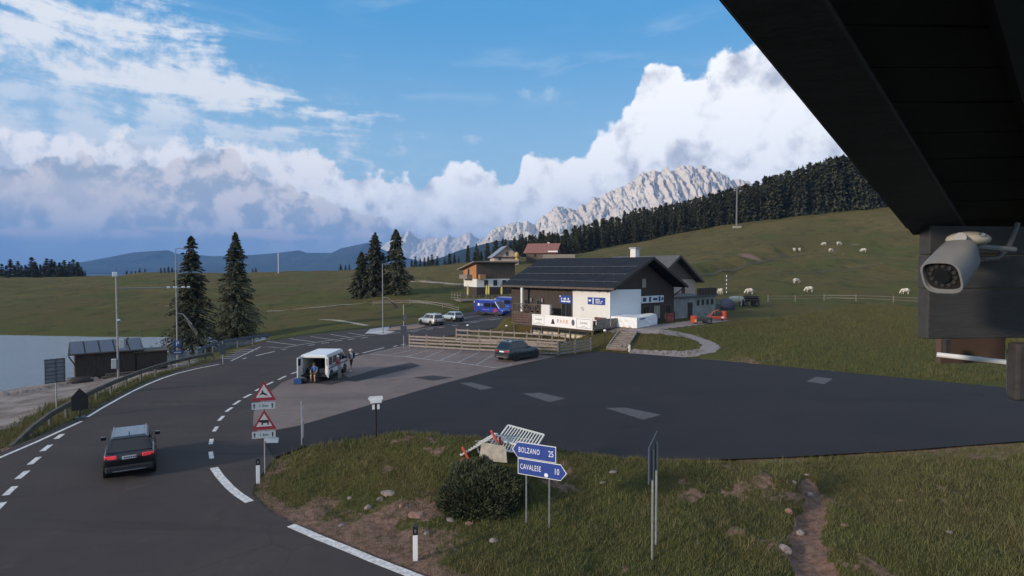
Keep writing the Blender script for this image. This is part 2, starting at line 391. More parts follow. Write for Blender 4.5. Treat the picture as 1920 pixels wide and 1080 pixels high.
U = np.concatenate([np.arange(-1300, -40, 30), np.arange(-40, 1960, 6), np.arange(1960, 4201, 30)]).astype(float)
YS = np.exp(np.concatenate([np.linspace(math.log(3.0), math.log(14), 26)[:-1], np.linspace(math.log(14), math.log(130), 210)[:-1], np.linspace(math.log(130), math.log(700), 90)]))
ck = sorted(COLS); prof = np.array([np.interp(np.log(YS), [math.log(a) for a, _ in COLS[k]], [b for _, b in COLS[k]]) for k in ck])
Z = np.array([[0.0]]) + np.stack([np.interp(U, ck, prof[:, j]) for j in range(len(YS))], 1)       # [u, y]
def blur(A, n, ax):
    for _ in range(n):
        P = np.pad(A, [(1, 1) if i == ax else (0, 0) for i in range(2)], 'edge')
        A = (np.take(P, range(0, A.shape[ax]), ax) + 2 * A + np.take(P, range(2, A.shape[ax] + 2), ax)) / 4
    return A
Z = blur(blur(Z, 26, 1), 60, 0)
XX = (U[:, None] - 960) / F * YS[None, :]; YY = np.repeat(YS[None, :], len(U), 0)
# undulation of the meadows
far = smooth(YY, 45, 120)
Z += far * (fbm(XX / 38, YY / 55) * 3.4 + fbm(XX / 11 + 5, YY / 16) * 1.3 + fbm(XX / 4.5 + 8, YY / 7, 4) * 0.55) * smooth(YY, 80, 150) + fbm(XX / 3.1, YY / 3.1, 3) * 0.18
# level ground under and around the chalet (its corner, wall directions)
BA = Vector((11.04, 68.2, 1.6)); BU = Vector((-.67, .743, 0)).normalized(); BV = Vector((.743, .67, 0)).normalized()
bs_ = (XX - BA.x) * BU.x + (YY - BA.y) * BU.y; bt_ = (XX - BA.x) * BV.x + (YY - BA.y) * BV.y
def boxmask(a, b, a0, a1, b0, b1, soft):
    return smooth(a, a0 - soft, a0) * (1 - smooth(a, a1, a1 + soft)) * smooth(b, b0 - soft, b0) * (1 - smooth(b, b1, b1 + soft))
pad = boxmask(bs_, bt_, -6.5, 19, 0.3, 26, 2.5) ; Z = Z * (1 - pad) + 1.58 * pad
low = boxmask(bs_, bt_, 0.6, 14, -7.5, -1.2, 1.2); Z = Z * (1 - low) + 0.0 * low
# bank beside the road in front of the hotel
def gauss(cx, cy, sx, sy, rot=0.0):
    c, s_ = math.cos(rot), math.sin(rot); dx = XX - cx; dy = YY - cy
    a = dx * c + dy * s_; b = -dx * s_ + dy * c
    return np.exp(-(a / sx) ** 2 - (b / sy) ** 2)
Z += 1.10 * gauss(-4.2, 24.3, 4.6, 2.3, -0.10) + 0.55 * gauss(1.0, 23.0, 4.0, 2.2) + 0.35 * gauss(7, 23.0, 5, 2.0)
bank_m = (1 - smooth(YY, 26, 31)) * smooth(YY, 12, 15)
Z += bank_m * (fbm(XX / 1.3, YY / 1.3, 5, 0.6) * 0.46)
def gully_f(x, y):
    c = 0.50 * y + np.sin(y * 1.3) * .15 + fbm(x * 0 + 3.3, y / 0.9, 4) * 0.7
    w = (0.60 - 0.045 * (y - 17)) * (0.75 + 0.9 * (fbm(x / 0.5 + 2, y / 0.5, 4) + 0.3))
    return np.exp(-((x - c) / np.maximum(w, 0.12)) ** 4) * (1 - smooth(y, 21.8, 23.6))
gully = gully_f(XX, YY); Z -= 0.26 * gully; Z += 0.16 * gully * fbm(XX / 0.35, YY / 0.35, 3)
# paved ground lies level and a little below the asphalt sheets
paved = np.zeros(XX.shape, bool); pd = np.full(XX.shape, 1e9)
near = YY < 135
for P in (ROAD, LOT):
    paved[near] |= inpoly(XX[near], YY[near], P); pd[near] = np.minimum(pd[near], dpoly(XX[near], YY[near], P))
pd[paved] = 0
k = smooth(pd, 0.12, 1.6); Z = Z * k + (-0.05) * (1 - k)
Z[paved] = -0.07
# lake bed and shores
lk = np.zeros(XX.shape, bool); ld = np.full(XX.shape, 1e9); lk[near] = inpoly(XX[near], YY[near], LAKE); ld[near] = dpoly(XX[near], YY[near], LAKE)
lkm = lk & ~paved
Z = np.where(lkm, np.minimum(Z, -1.6 - np.minimum(ld * 0.22, 1.2)), Z)
Z = np.where(~lk & (ld < 3) & (XX < -8), np.maximum(Z, -1.6 + np.minimum(ld * 0.10, 0.3)), Z)
logY = np.log(YS)
def zg(x, y):
    u = 960 + F * x / y
    i = np.clip(np.searchsorted(U, u) - 1, 0, len(U) - 2); j = np.clip(np.searchsorted(logY, math.log(max(y, 3.01))) - 1, 0, len(YS) - 2)
    a = min(max((u - U[i]) / (U[i + 1] - U[i]), 0), 1); b = min(max((math.log(max(y, 3.01)) - logY[j]) / (logY[j + 1] - logY[j]), 0), 1)
    return float((Z[i, j] * (1 - a) + Z[i + 1, j] * a) * (1 - b) + (Z[i, j + 1] * (1 - a) + Z[i + 1, j + 1] * a) * b)
def GG(u, v):
    """where the sight line through a photo pixel meets the modelled ground"""
    d = pix_dir(u, v); lo = None; Y = 12.0
    while Y < 690:
        x = d.x * Y / d.y; z = HC + d.z * Y / d.y
        if z <= max(zg(x, Y), -0.0 if False else zg(x, Y)): 
            a, b = (lo or Y - 1), Y
            for _ in range(24):
                m_ = (a + b) / 2
                if HC + d.z * m_ / d.y <= zg(d.x * m_ / d.y, m_): b = m_
                else: a = m_
            return Vector((d.x * b / d.y, b, zg(d.x * b / d.y, b)))
        lo = Y; Y *= 1.01
    return Vector((d.x * Y / d.y, Y, zg(d.x * Y / d.y, Y)))
def onground(x, y): return Vector((x, y, zg(x, y)))

# a shallow fold that runs slantwise up the pasture
fa, fb_ = GG(1330, 516), GG(1480, 472); fd = Vector((fb_.x - fa.x, fb_.y - fa.y)); fl = fd.length; fd.normalize()
fs_ = (XX - fa.x) * fd.x + (YY - fa.y) * fd.y; ft_ = -(XX - fa.x) * fd.y + (YY - fa.y) * fd.x + fbm(XX / 9, YY / 9, 3) * 6
fold = smooth(fs_, -30, 5) * (1 - smooth(fs_, fl - 5, fl + 45))
Z += fold * (1.5 * np.exp(-((ft_ - 7) / 7) ** 2) - 1.1 * np.exp(-((ft_ + 3) / 4.5) ** 2))
# cover masks: R bare earth, G lake gravel, B lush grass, A dry heath
PATH = W([(1176, 625), (1215, 622), (1250, 624), (1290, 632), (1330, 643), (1344, 652), (1330, 661), (1290, 667), (1230, 666), (1170, 662)], 0.8)
R = np.zeros(XX.shape); 
R += bank_m * smooth(fbm(XX / 1.6 + 3, YY / 1.6, 5, 0.65), 0.13, 0.24) * 0.7
R += 1.0 * smooth(gully, 0.35, 0.7) * bank_m
u_im = 960 + F * XX / YY
R += bank_m * smooth(-XX, -1.5, 4.5) * (1 - smooth(YY, 19.5, 22.5)) * (0.45 + smooth(fbm(XX / 1.1, YY / 1.1, 4), -.1, .15) * 0.55)
R += bank_m * 0.8 * (1 - smooth(pd, 0.2, 0.9)) * smooth(fbm(XX / 1.5 + 9, YY / 1.5, 3), -0.1, 0.1) 
R += bank_m * smooth(XX, 12, 15) * smooth(YY, 24.5, 26.5) * 0.75
R += far * smooth(fbm(XX / 7 + 40, YY / 10, 4), 0.26, 0.34) * 0.75
hp = GG(1405, 481); R += np.exp(-((XX - hp.x) / 5.0) ** 2 - ((YY - hp.y) / 4.0) ** 2) * 0.9
R += (1 - smooth(pd, 0.1, 0.8)) * (YY > 30) * 0.55
sp_ = GG(1410, 672); R += np.exp(-((XX - sp_.x) / 4.5) ** 2 - ((YY - sp_.y) / 2.2) ** 2) * (0.35 + 1.6 * np.clip(fbm(XX / 0.9, YY / 0.9, 4) + .1, 0, 1))
R = np.clip(R, 0, 1)
Gm = np.clip((XX < -14) * (Z < -0.72) * (YY < 60) * (1 - smooth(XX - (-30), 0, 14) * 0.5) + (XX < -8) * (1 - smooth(ld, 0.3, 1.5)) * (YY < 66), 0, 1) * smooth(-Z, 0.62, 0.95)
Gm = Gm * (0.55 + 0.9 * np.clip(fbm(XX / 4, YY / 4, 4) + 0.4, 0, 1)); Gm = np.clip(Gm, 0, 1)
B = np.clip(0.50 + fbm(XX / 12 + 20, YY / 16, 6, 0.65) * 2.4 + (YY < 130) * (XX > 5) * 0.12 + smooth(YY, 130, 240) * -.15, 0, 1)
B = np.clip(B + 0.5 * (1 - smooth(ld, 4, 16)) * (YY > 78), 0, 1)
A = np.clip(-0.6 * (1 - smooth(ld, 4, 16)) * (YY > 78) + smooth(YY, 95, 190) * 0.5 + fbm(XX / 20 + 11, YY / 9, 6, 0.65) * 2.2 - (YY < 120) * .25, 0, 1)

V = np.stack([XX, YY, Z], -1).reshape(-1, 3)
nu, ny = XX.shape; idx = np.arange(nu * ny).reshape(nu, ny)
Q = np.stack([idx[:-1, :-1], idx[1:, :-1], idx[1:, 1:], idx[:-1, 1:]], -1).reshape(-1, 4)
def cover_material():
    m = bpy.data.materials.new('meadow'); m.use_nodes = True; q = NG(m.node_tree); bs = q.n['Principled BSDF']
    at = q.node('ShaderNodeAttribute'); at.attribute_name = 'cover'
    sp = q.node('ShaderNodeSeparateColor'); q.put(sp.inputs[0], at.outputs['Color']); r_, g_, b_ = sp.outputs; a_ = at.outputs['Alpha']
    po = q.node('ShaderNodeNewGeometry').outputs['Position']
    n1 = q.noise(po, 0.55, 8, 0.62); n2 = q.noise(po, 5.0, 6, 0.7); n3 = q.noise(q.vm('MULTIPLY', po, (1, 0.45, 1)), 0.16, 7, 0.6); n4 = q.noise(po, 28.0, 4, 0.7)
    grass = q.mix(q.sstep(q.m('ADD', b_, q.m('MULTIPLY', q.m('SUBTRACT', n1, 0.5), 1.3)), 0.2, 0.8), (0.104, 0.080, 0.028), (0.082, 0.086, 0.022))
    heath = q.mix(q.sstep(n1, 0.38, 0.62), (0.116, 0.084, 0.030), (0.138, 0.108, 0.036))
    c = q.mix(q.sstep(q.m('ADD', a_, q.m('MULTIPLY', q.m('SUBTRACT', n3, 0.5), 1.2)), 0.25, 0.8), grass, heath)
    c = q.mix(q.m('MULTIPLY', q.sstep(n2, 0.45, 0.72), 0.5), c, (0.140, 0.122, 0.060))
    c = q.mix(q.m('MULTIPLY', q.sstep(n4, 0.40, 0.25), 0.5), c, (0.036, 0.040, 0.018))
    n5 = q.noise(q.vm('MULTIPLY', po, (1, 0.5, 1)), 0.33, 8, 0.68)
    c = q.mix(q.m('MULTIPLY', q.sstep(n5, 0.48, 0.36), 0.55), c, (0.034, 0.042, 0.016))
    earth = q.mix(q.sstep(n2, 0.35, 0.65), (0.190, 0.110, 0.080), (0.320, 0.200, 0.150))
    c = q.mix(q.sstep(q.m('ADD', r_, q.m('MULTIPLY', q.m('SUBTRACT', n2, 0.5), 0.9)), 0.40, 0.72), c, earth)
    grav = q.mix(q.sstep(n1, 0.35, 0.65), (0.20, 0.155, 0.14), (0.36, 0.31, 0.28)); grav = q.mix(q.sstep(n4, 0.5, 0.75), grav, (0.5, 0.46, 0.42))
    c = q.mix(q.sstep(q.m('ADD', g_, q.m('MULTIPLY', q.m('SUBTRACT', n2, 0.5), 0.5)), 0.35, 0.6), c, grav)
    q.put(bs.inputs['Base Color'], c); bs.inputs['Roughness'].default_value = 0.95; bs.inputs['Specular IOR Level'].default_value = 0.1
    b1 = q.node('ShaderNodeBump'); b1.inputs['Strength'].default_value = 0.9; b1.inputs['Distance'].default_value = 0.25; q.put(b1.inputs['Height'], q.m('ADD', n2, q.m('MULTIPLY', n4, 0.35))); q.l.new(b1.outputs[0], bs.inputs['Normal'])
    return m
M_COVER = cover_material()
me = np_mesh('ground', V, Q, M_COVER, smooth=True)
ca = me.color_attributes.new('cover', 'FLOAT_COLOR', 'POINT')
ca.data.foreach_set('color', np.stack([R, Gm, B, A], -1).reshape(-1).astype(np.float32))
ground = link(bpy.data.objects.new('ground', me)); tag(ground, kind='structure')
# low land that carries the ground sheet on to the foot of the mountains
lb = MB(); lb.add([(-30000, -3000, -40), (30000, -3000, -40), (30000, 26000, -40), (-30000, 26000, -40)], [(0, 1, 2, 3)])
tag(lb.build('valley', mat('far_forest', (0.035, 0.05, 0.03), 0.95, var=0.4, scale=0.004)), kind='structure')

# ------------------------------------------------------------------ water
def flat(name, poly, z, material, kind='structure', parent=None, hole=None):
    bm = bmesh.new(); vs_ = [bm.verts.new((x, y, z)) for x, y in poly]; bm.faces.new(vs_); bmesh.ops.triangulate(bm, faces=bm.faces[:])
    for f in bm.faces:
        f.normal_update()
        if f.normal.z < 0: f.normal_flip()
    me = bpy.data.meshes.new(name); bm.to_mesh(me); bm.free(); me.materials.append(material)
    o = bpy.data.objects.new(name, me); link(o, parent)
    if parent is None: tag(o, kind=kind)
    return o
def water_mat():
    m = bpy.data.materials.new('lake_water'); m.use_nodes = True; q = NG(m.node_tree); bs = q.n['Principled BSDF']
    bs.inputs['Base Color'].default_value = (0.10, 0.12, 0.13, 1); bs.inputs['Roughness'].default_value = 0.12; bs.inputs['IOR'].default_value = 1.33
    po = q.node('ShaderNodeNewGeometry').outputs['Position']
    n = q.noise(q.vm('MULTIPLY', po, (1, 0.6, 1)), 2.2, 6, 0.6); b = q.node('ShaderNodeBump'); b.inputs['Strength'].default_value = 0.55; b.inputs['Distance'].default_value = 0.12
    q.put(b.inputs['Height'], n); q.l.new(b.outputs[0], bs.inputs['Normal'])
    return m
c0 = np.mean(np.array(LAKE), 0)
flat('lake', [(c0[0] + (x - c0[0]) * 1.01, c0[1] + (y - c0[1]) * 1.05) for x, y in LAKE], -1.6, water_mat())

# ------------------------------------------------------------------ asphalt
def asphalt(name, c1, c2, patch, wet=0.0, speck=0.25, rough=0.85, coarse=0.25):
    m = bpy.data.materials.new(name); m.use_nodes = True; q = NG(m.node_tree); bs = q.n['Principled BSDF']
    po = q.node('ShaderNodeNewGeometry').outputs['Position']
    n1 = q.noise(po, 0.22, 7, 0.6); n2 = q.noise(po, coarse * 8, 6, 0.65); n4 = q.noise(po, 55.0, 3, 0.7)
    c = q.mix(q.sstep(n1, 0.35, 0.65), c1, c2); c = q.mix(q.m('MULTIPLY', q.sstep(n2, 0.52, 0.72), 0.6), c, patch)
    crack = q.voro(q.vm('ADD', po, q.vm('MULTIPLY', (1, 1, 1), (0, 0, 0))), 0.33, 'DISTANCE_TO_EDGE')
    c = q.mix(q.m('MULTIPLY', q.sstep(n4, 0.5, 0.8), speck), c, tuple(min(1, 2.2 * x) for x in c2))
    c = q.mix(q.m('MULTIPLY', q.m('MULTIPLY', q.sstep(crack, 0.02, 0.0), q.sstep(n1, 0.5, 0.6)), 0.25), c, tuple(x * 0.5 for x in c1))
    sw = q.noise(q.vm('MULTIPLY', po, (0.35, 2.4, 1)), 0.30, 6, 0.6, 0.8); c = q.mix(q.m('MULTIPLY', q.sstep(sw, 0.53, 0.70), 0.38), c, tuple(x * 0.62 for x in c1)); sl = q.noise(po, 0.9, 5, 0.7); c = q.mix(q.m('MULTIPLY', q.sstep(sl, 0.60, 0.72), 0.35), c, tuple(min(1, x * 1.6) for x in c2))
    q.put(bs.inputs['Base Color'], c); q.put(bs.inputs['Roughness'], q.m('ADD', rough - 0.1, q.m('MULTIPLY', n1, 0.2))); bs.inputs['Specular IOR Level'].default_value = 0.12
    b = q.node('ShaderNodeBump'); b.inputs['Strength'].default_value = 0.35; b.inputs['Distance'].default_value = 0.01; q.put(b.inputs['Height'], n4); q.l.new(b.outputs[0], bs.inputs['Normal'])
    return m
road = flat('road', ROAD, 0.0, asphalt('road_asphalt', (0.055, 0.045, 0.043), (0.068, 0.055, 0.051), (0.048, 0.039, 0.036)))
apron = flat('parking_apron', APRON, 0.005, asphalt('worn_asphalt', (0.160, 0.124, 0.114), (0.200, 0.156, 0.140), (0.120, 0.086, 0.078), coarse=0.12))
lot = flat('fresh_asphalt_lot', LOT, 0.03, asphalt('fresh_asphalt', (0.027, 0.023, 0.024), (0.034, 0.029, 0.030), (0.029, 0.025, 0.025), speck=0.12, rough=0.75))
# darker resurfaced strips on the worn apron
for zi_, P in enumerate(([(640, 712), (700, 694), (770, 680), (790, 686), (720, 703), (668, 716)], [(775, 708), (812, 704), (850, 708), (812, 714)], [(560, 716), (600, 700), (640, 700), (660, 712), (620, 722)])):
    flat('asphalt_patch', W(P), 0.009 + 0.003 * zi_, MATS.setdefault('patch', asphalt('patch_asphalt', (0.052, 0.045, 0.046), (0.060, 0.052, 0.052), (0.046, 0.040, 0.040))), parent=apron)
M_SLAB = mat('lot_slab', (0.085, 0.078, 0.078), 0.85, var=0.3, scale=4, bump=0.3)
for P in ([(862, 719), (884, 718), (926, 728), (902, 732)], [(980, 739), (1012, 737), (1060, 748), (1030, 755)], [(1136, 766), (1172, 765), (1240, 779), (1205, 788)], [(1512, 716), (1530, 707), (1562, 711), (1545, 721)]):
    flat('slab', W(P), 0.034, M_SLAB, parent=lot)
# ------------------------------------------------------------------ painted markings
M_PAINT = mat('road_paint', (0.66, 0.61, 0.57), 0.7, var=0.35, scale=7, bump=0.2, detail=8)
M_PAINT2 = mat('worn_paint', (0.34, 0.32, 0.32), 0.8, var=0.5, scale=3, detail=8)
M_PAINT3 = mat('bay_paint', (0.46, 0.43, 0.41), 0.75, var=0.4, scale=4, detail=8)
def stripe(pts, w, z=0.006, name='line', parent=None, material=None, closed=False):
    P = [Vector(p) for p in W(pts)]
    vs_ = []; fs = []
    for i, p in enumerate(P):
        d = (P[min(i + 1, len(P) - 1)] - P[max(i - 1, 0)]).normalized(); n = Vector((-d.y, d.x))
        vs_ += [(p.x + n.x * w / 2, p.y + n.y * w / 2, z), (p.x - n.x * w / 2, p.y - n.y * w / 2, z)]
        if i: b = 2 * i; fs.append((b - 2, b - 1, b + 1, b))
    mb = MB(); mb.add(vs_, fs); return mb.build(name, material or (M_PAINT3 if name == 'bay_line' else M_PAINT), parent or road)
stripe([(-330, 996), (-150, 922), (0, 858), (70, 828), (120, 805), (153, 790)], 0.16, name='edge_line')
stripe([(164, 782), (190, 766), (222, 748), (250, 733), (278, 720), (305, 709), (333, 700), (370, 691), (411, 683)], 0.16, name='edge_line')
for a, b in (((105, 823), (117, 814)), ((79, 846), (95, 834)), ((56, 871), (73, 857)), ((33, 898), (51, 883)), ((10, 929), (28, 912)), ((-16, 965), (6, 942))):
    stripe([a, b], 0.22, name='dash')
for a, b in (((397, 860), (395, 847)), ((395, 833), (397, 823)), ((401, 809), (407, 800)), ((410, 789), (419, 780)), ((424, 772), (435, 764)), ((438, 759), (450, 751)), ((457, 746), (471, 739)),
             ((479, 733), (492, 726)), ((499, 722), (512, 716)), ((522, 712), (536, 705)), ((546, 701), (561, 696)), ((664, 665), (672, 663)), ((738, 650), (745, 648)), ((752, 647), (760, 645))):
    stripe([a, b], 0.18, name='dash')
stripe([(680, 662), (700, 657), (720, 652)], 0.18, name='edge_line')
stripe([(401, 877), (412, 893), (430, 913), (448, 928), (468, 941)], 0.30, name='edge_line')
stripe([(545, 985), (600, 1009), (650, 1029), (700, 1050), (790, 1085)], 0.28, name='edge_line')
stripe([(433, 677), (462, 663), (489, 650), (510, 651), (530, 653), (560, 647), (592, 642), (627, 637), (657, 633), (685, 629), (722, 627), (753, 623), (790, 617), (860, 606), (930, 598)], 0.16, name='bay_line')
for a, b in (((555, 647), (499, 640)), ((593, 642), (543, 635)), ((625, 637), (582, 631)), ((657, 633), (620, 627)), ((685, 629), (652, 624))):
    stripe([a, b], 0.15, name='bay_line')
for k_ in range(6):                                            # hatched strip at the lay-by
    t = k_ / 6.0; stripe([(400 + 52 * t + 4, 672 - 20 * t - 1), (440 + 52 * t, 673 - 20 * t)], 0.14, name='bay_line')
for a, b in (((528, 656), (537, 655)), ((480, 667), (515, 659)), ((578, 648), (590, 646)), ((603, 644), (617, 642)), ((627, 640), (642, 638)), ((652, 637), (665, 635)), ((677, 634), (690, 632)), ((770, 622), (786, 620)), ((800, 618), (812, 616)),
             ((822, 615), (833, 613)), ((848, 611), (860, 609)), ((880, 606), (900, 603)), ((455, 673), (462, 671)), ((920, 600), (940, 597))):
    stripe([a, b], 0.15, name='dash')
for k_ in range(5):                                            # zebra at the footpath
    t = k_ / 5.0; stripe([(688 + 30 * t, 624 - 5 * t), (722 + 22 * t, 627 - 6 * t)], 0.45, name='zebra_bar')
stripe([(695, 664), (728, 667), (762, 669), (800, 674), (850, 679), (900, 686), (930, 690)], 0.14, z=0.012, name='bay_line', parent=apron)
for a, b in (((728, 666), (784, 654)), ((762, 669), (808, 655)), ((792, 673), (834, 656)), ((825, 676), (866, 658)), ((858, 680), (898, 661)), ((892, 685), (925, 666)), ((700, 661), (750, 651)), ((930, 690), (960, 683))):
    stripe([a, b], 0.12, z=0.012, name='bay_line', parent=apron, material=M_PAINT2)
flat('footway', W([(722, 621), (735, 613), (784, 607), (800, 610), (782, 616)]), 0.010, mat('brick_paving', (0.26, 0.17, 0.12), 0.9, var=0.3, scale=3), parent=road)
flat('footway', W([(684, 626), (694, 617), (730, 612), (728, 622)]), 0.004, mat('pale_paving', (0.36, 0.35, 0.36), 0.9, var=0.2, scale=3), parent=road)
for a, b in (((855, 598), (905, 590)), ((870, 604), (950, 592)), ((820, 603), (872, 597))): stripe([a, b], 0.14, name='bay_line')

# draped strips: footpaths that follow the ground
def ribbon(name, pts_xy, w, lift, material, n=60):
    P = [Vector((x, y)) for x, y in pts_xy]; L = [0]
    for i in range(1, len(P)): L.append(L[-1] + (P[i] - P[i - 1]).length)
    vs_ = []; fs = []; K = 5
    for i in range(n + 1):
        s_ = L[-1] * i / n; x = np.interp(s_, L, [p.x for p in P]); y = np.interp(s_, L, [p.y for p in P]); s2 = min(L[-1], s_ + L[-1] / n); s1 = max(0, s_ - L[-1] / n)
        dx = np.interp(s2, L, [p.x for p in P]) - np.interp(s1, L, [p.x for p in P]); dy = np.interp(s2, L, [p.y for p in P]) - np.interp(s1, L, [p.y for p in P]); l = math.hypot(dx, dy) or 1
        for k_ in range(K):
            o = (k_ / (K - 1) - 0.5) * w * (1 + 0.12 * math.sin(i * 1.7 + k_)); X, Y2 = x - dy / l * o, y + dx / l * o
            vs_.append((X, Y2, zg(X, Y2) + lift))
        if i:
            for k_ in range(K - 1): b = i * K + k_; fs.append((b - K, b - K + 1, b + 1, b))
    mb = MB(); mb.add(vs_, fs); o = mb.build(name, material, smooth=True); return tag(o, kind='structure')
M_PATH = mat('gravel_path', (0.25, 0.21, 0.20), 0.95, var=0.35, scale=9, bump=0.5)
def GGl(pts): return [tuple(GG(u, v)[:2]) for u, v in pts]
ribbon('footpath', GGl([(1180, 620), (1215, 621), (1250, 623), (1290, 630), (1322, 641), (1334, 650), (1325, 659), (1290, 665), (1235, 666), (1180, 662)]), 1.7, 0.05, M_PATH, 80)
ribbon('footpath', GGl([(1112, 610), (1150, 616), (1200, 618), (1250, 612), (1300, 606), (1345, 600)]), 3.6, 0.045, mat('terrace_paving', (0.23, 0.18, 0.165), 0.9, var=0.3, scale=5, bump=0.4), 60)
ribbon('footpath', GGl([(600, 600), (630, 601), (655, 605), (690, 611)]), 0.9, 0.06, mat('dry_track', (0.33, 0.29, 0.21), 0.95, var=0.3, scale=4), 40)
ribbon('footpath', GGl([(500, 584), (560, 580), (640, 572), (700, 568), (780, 566), (850, 572)]), 0.9, 0.08, mat('dry_track', (0.33, 0.29, 0.21)), 60)
ribbon('footpath', GGl([(770, 528), (810, 530), (850, 533), (870, 534)]), 1.6, 0.10, mat('dry_track', (0.33, 0.29, 0.21)), 40)

M_COWTRACK = mat('trodden_turf', (0.075, 0.060, 0.026), 0.95, var=0.4, scale=2, detail=8)
for P in ([(1300, 520), (1350, 508), (1400, 497), (1450, 484), (1500, 478), (1560, 474)], [(1400, 520), (1480, 512), (1560, 508), (1640, 498)], [(1120, 470), (1200, 466), (1300, 455), (1400, 440), (1520, 430)]):
    ribbon('cattle_track', GGl(P), 0.9, 0.07, M_COWTRACK, 70)
# ------------------------------------------------------------------ mountains (real distance and size, veiled by the air below)
def mountain(name, prof_px, Y, depth, material, base_v, rough=0.06, ridge=0.0, nu=260, nv=60, seed=0.0, fx=1.0):
    us = np.linspace(prof_px[0][0], prof_px[-1][0], nu); cv = np.interp(us, [p[0] for p in prof_px], [p[1] for p in prof_px])
    top = HC + (VH - cv) * Y / F; zb = HC + (VH - base_v) * (Y - depth) / F
    t = np.linspace(0, 1.35, nv)
    xs = (us[:, None] - 960) / F * Y + 0 * t[None, :]; yy = Y - depth + depth * t[None, :] + 0 * us[:, None]
    H = (top - zb)[:, None]; s_ = np.where(t <= 1, t, 2 - t)[None, :]
    z = zb + H * np.clip(s_, 0, 1) ** 1.15
    n = fbm(xs / (Y * 0.055) * fx + seed, yy / (Y * 0.09) + seed, 6, 0.55); rg = 1 - np.abs(fbm(xs / (Y * 0.020) * fx + seed * 2, yy / (Y * 0.10), 5, 0.6)) * 4
    z = z + H * (n * rough * 4 * (0.25 + np.sin(np.clip(s_, 0, 1) * math.pi)) + ridge * rg * np.clip(s_, 0.0, 1) * 0.55 - ridge * 0.35)
    rg2 = 1 - np.abs(fbm(xs / (Y * 0.0055) + seed * 3, yy / (Y * 0.03) + z / (Y * 0.02), 4, 0.6)) * 4; z = z + H * ridge * 0.22 * rg2 * np.clip(s_, 0, 1)
    yy = yy + depth * ridge * (rg * -0.9 + rg2 * -0.30)
    xs = xs * (yy / Y) * 1.0 if False else xs
    P = np.stack([xs, yy, z], -1).reshape(-1, 3); ii = np.arange(nu * nv).reshape(nu, nv)
    q4 = np.stack([ii[:-1, :-1], ii[1:, :-1], ii[1:, 1:], ii[:-1, 1:]], -1).reshape(-1, 4)
    o = link(bpy.data.objects.new(name, np_mesh(name, P, q4, material, smooth=False))); return tag(o, kind='structure')
def rock_mat(name, c1, c2, c3, sc_):
    m = bpy.data.materials.new(name); m.use_nodes = True; q = NG(m.node_tree); bs = q.n['Principled BSDF']
    po = q.node('ShaderNodeNewGeometry').outputs['Position']; v = q.vm('MULTIPLY', po, (1, 1, 0.35))
    n1 = q.noise(v, sc_, 9, 0.65); n2 = q.noise(v, sc_ * 5, 8, 0.7)
    c = q.mix(q.sstep(n1, 0.35, 0.65), c1, c2); c = q.mix(q.sstep(n2, 0.52, 0.7), c, c3)
    q.put(bs.inputs['Base Color'], c); bs.inputs['Roughness'].default_value = 0.95; bs.inputs['Specular IOR Level'].default_value = 0.1
    b = q.node('ShaderNodeBump'); b.inputs['Strength'].default_value = 1.0; b.inputs['Distance'].default_value = 60; q.put(b.inputs['Height'], n2); q.l.new(b.outputs[0], bs.inputs['Normal'])
    return m
M_DOLO = rock_mat('pale_dolomite', (0.72, 0.62, 0.52), (0.80, 0.72, 0.62), (0.58, 0.49, 0.43), 0.0016)
M_WOOD = rock_mat('wooded_slope', (0.020, 0.035, 0.022), (0.035, 0.05, 0.03), (0.05, 0.06, 0.04), 0.004)
M_BLUE = rock_mat('dark_massif', (0.035, 0.045, 0.035), (0.06, 0.07, 0.05), (0.09, 0.09, 0.08), 0.0012)
mountain('mountain', [(880, 470), (905, 452), (925, 432), (945, 424), (965, 420), (985, 416), (1000, 422), (1015, 408), (1040, 390), (1060, 390), (1080, 394), (1100, 380), (1125, 370), (1150, 358), (1172, 352), (1185, 338), (1205, 328),
          (1235, 322), (1270, 320), (1305, 320), (1325, 326), (1345, 336), (1375, 345), (1410, 352), (1480, 380), (1700, 420), (2100, 480)], 6000, 1700, M_DOLO, 500, rough=0.05, ridge=0.070, nu=900, nv=130, seed=2.0)
mountain('mountain', [(790, 492), (830, 482), (860, 470), (890, 462), (930, 452), (960, 450), (1000, 452), (1060, 440), (1200, 430), (1500, 470)], 3200, 700, M_WOOD, 512, rough=0.04, nu=160, nv=36, seed=5.0)
mountain('mountain', [(600, 500), (640, 476), (680, 470), (720, 462), (748, 440), (770, 434), (790, 450), (808, 446), (830, 448), (842, 440), (856, 447), (868, 440), (884, 437), (898, 448), (915, 452), (960, 470), (1010, 500)], 11000, 1500, M_DOLO, 500, rough=0.06, ridge=0.08, nu=260, nv=50, seed=9.0)
mountain('mountain', [(150, 520), (172, 510), (178, 496), (205, 482), (250, 473), (290, 470), (315, 469), (330, 475), (400, 480), (470, 478), (520, 474), (560, 469), (575, 474), (622, 474), (640, 465), (665, 460), (690, 455), (715, 466), (740, 478), (800, 492), (860, 505)], 7500, 1500, M_BLUE, 512, rough=0.03, nu=300, nv=40, seed=13.0)

# ------------------------------------------------------------------ the air
def haze():
    m = bpy.data.materials.new('haze'); m.use_nodes = True; q = NG(m.node_tree); q.n.clear()
    vo = q.node('ShaderNodeVolumePrincipled'); vo.inputs['Color'].default_value = (0.22, 0.48, 1.0, 1); vo.inputs['Density'].default_value = 0.000075; vo.inputs['Anisotropy'].default_value = 0.0
    out = q.node('ShaderNodeOutputMaterial'); q.l.new(vo.outputs[0], out.inputs['Volume'])
    mb = MB(); mb.box((0, 11000, 560), (61000, 30000, 1220)); o = mb.build('haze', m); tag(o, kind='stuff'); return o
HAZE = True
if HAZE: haze()
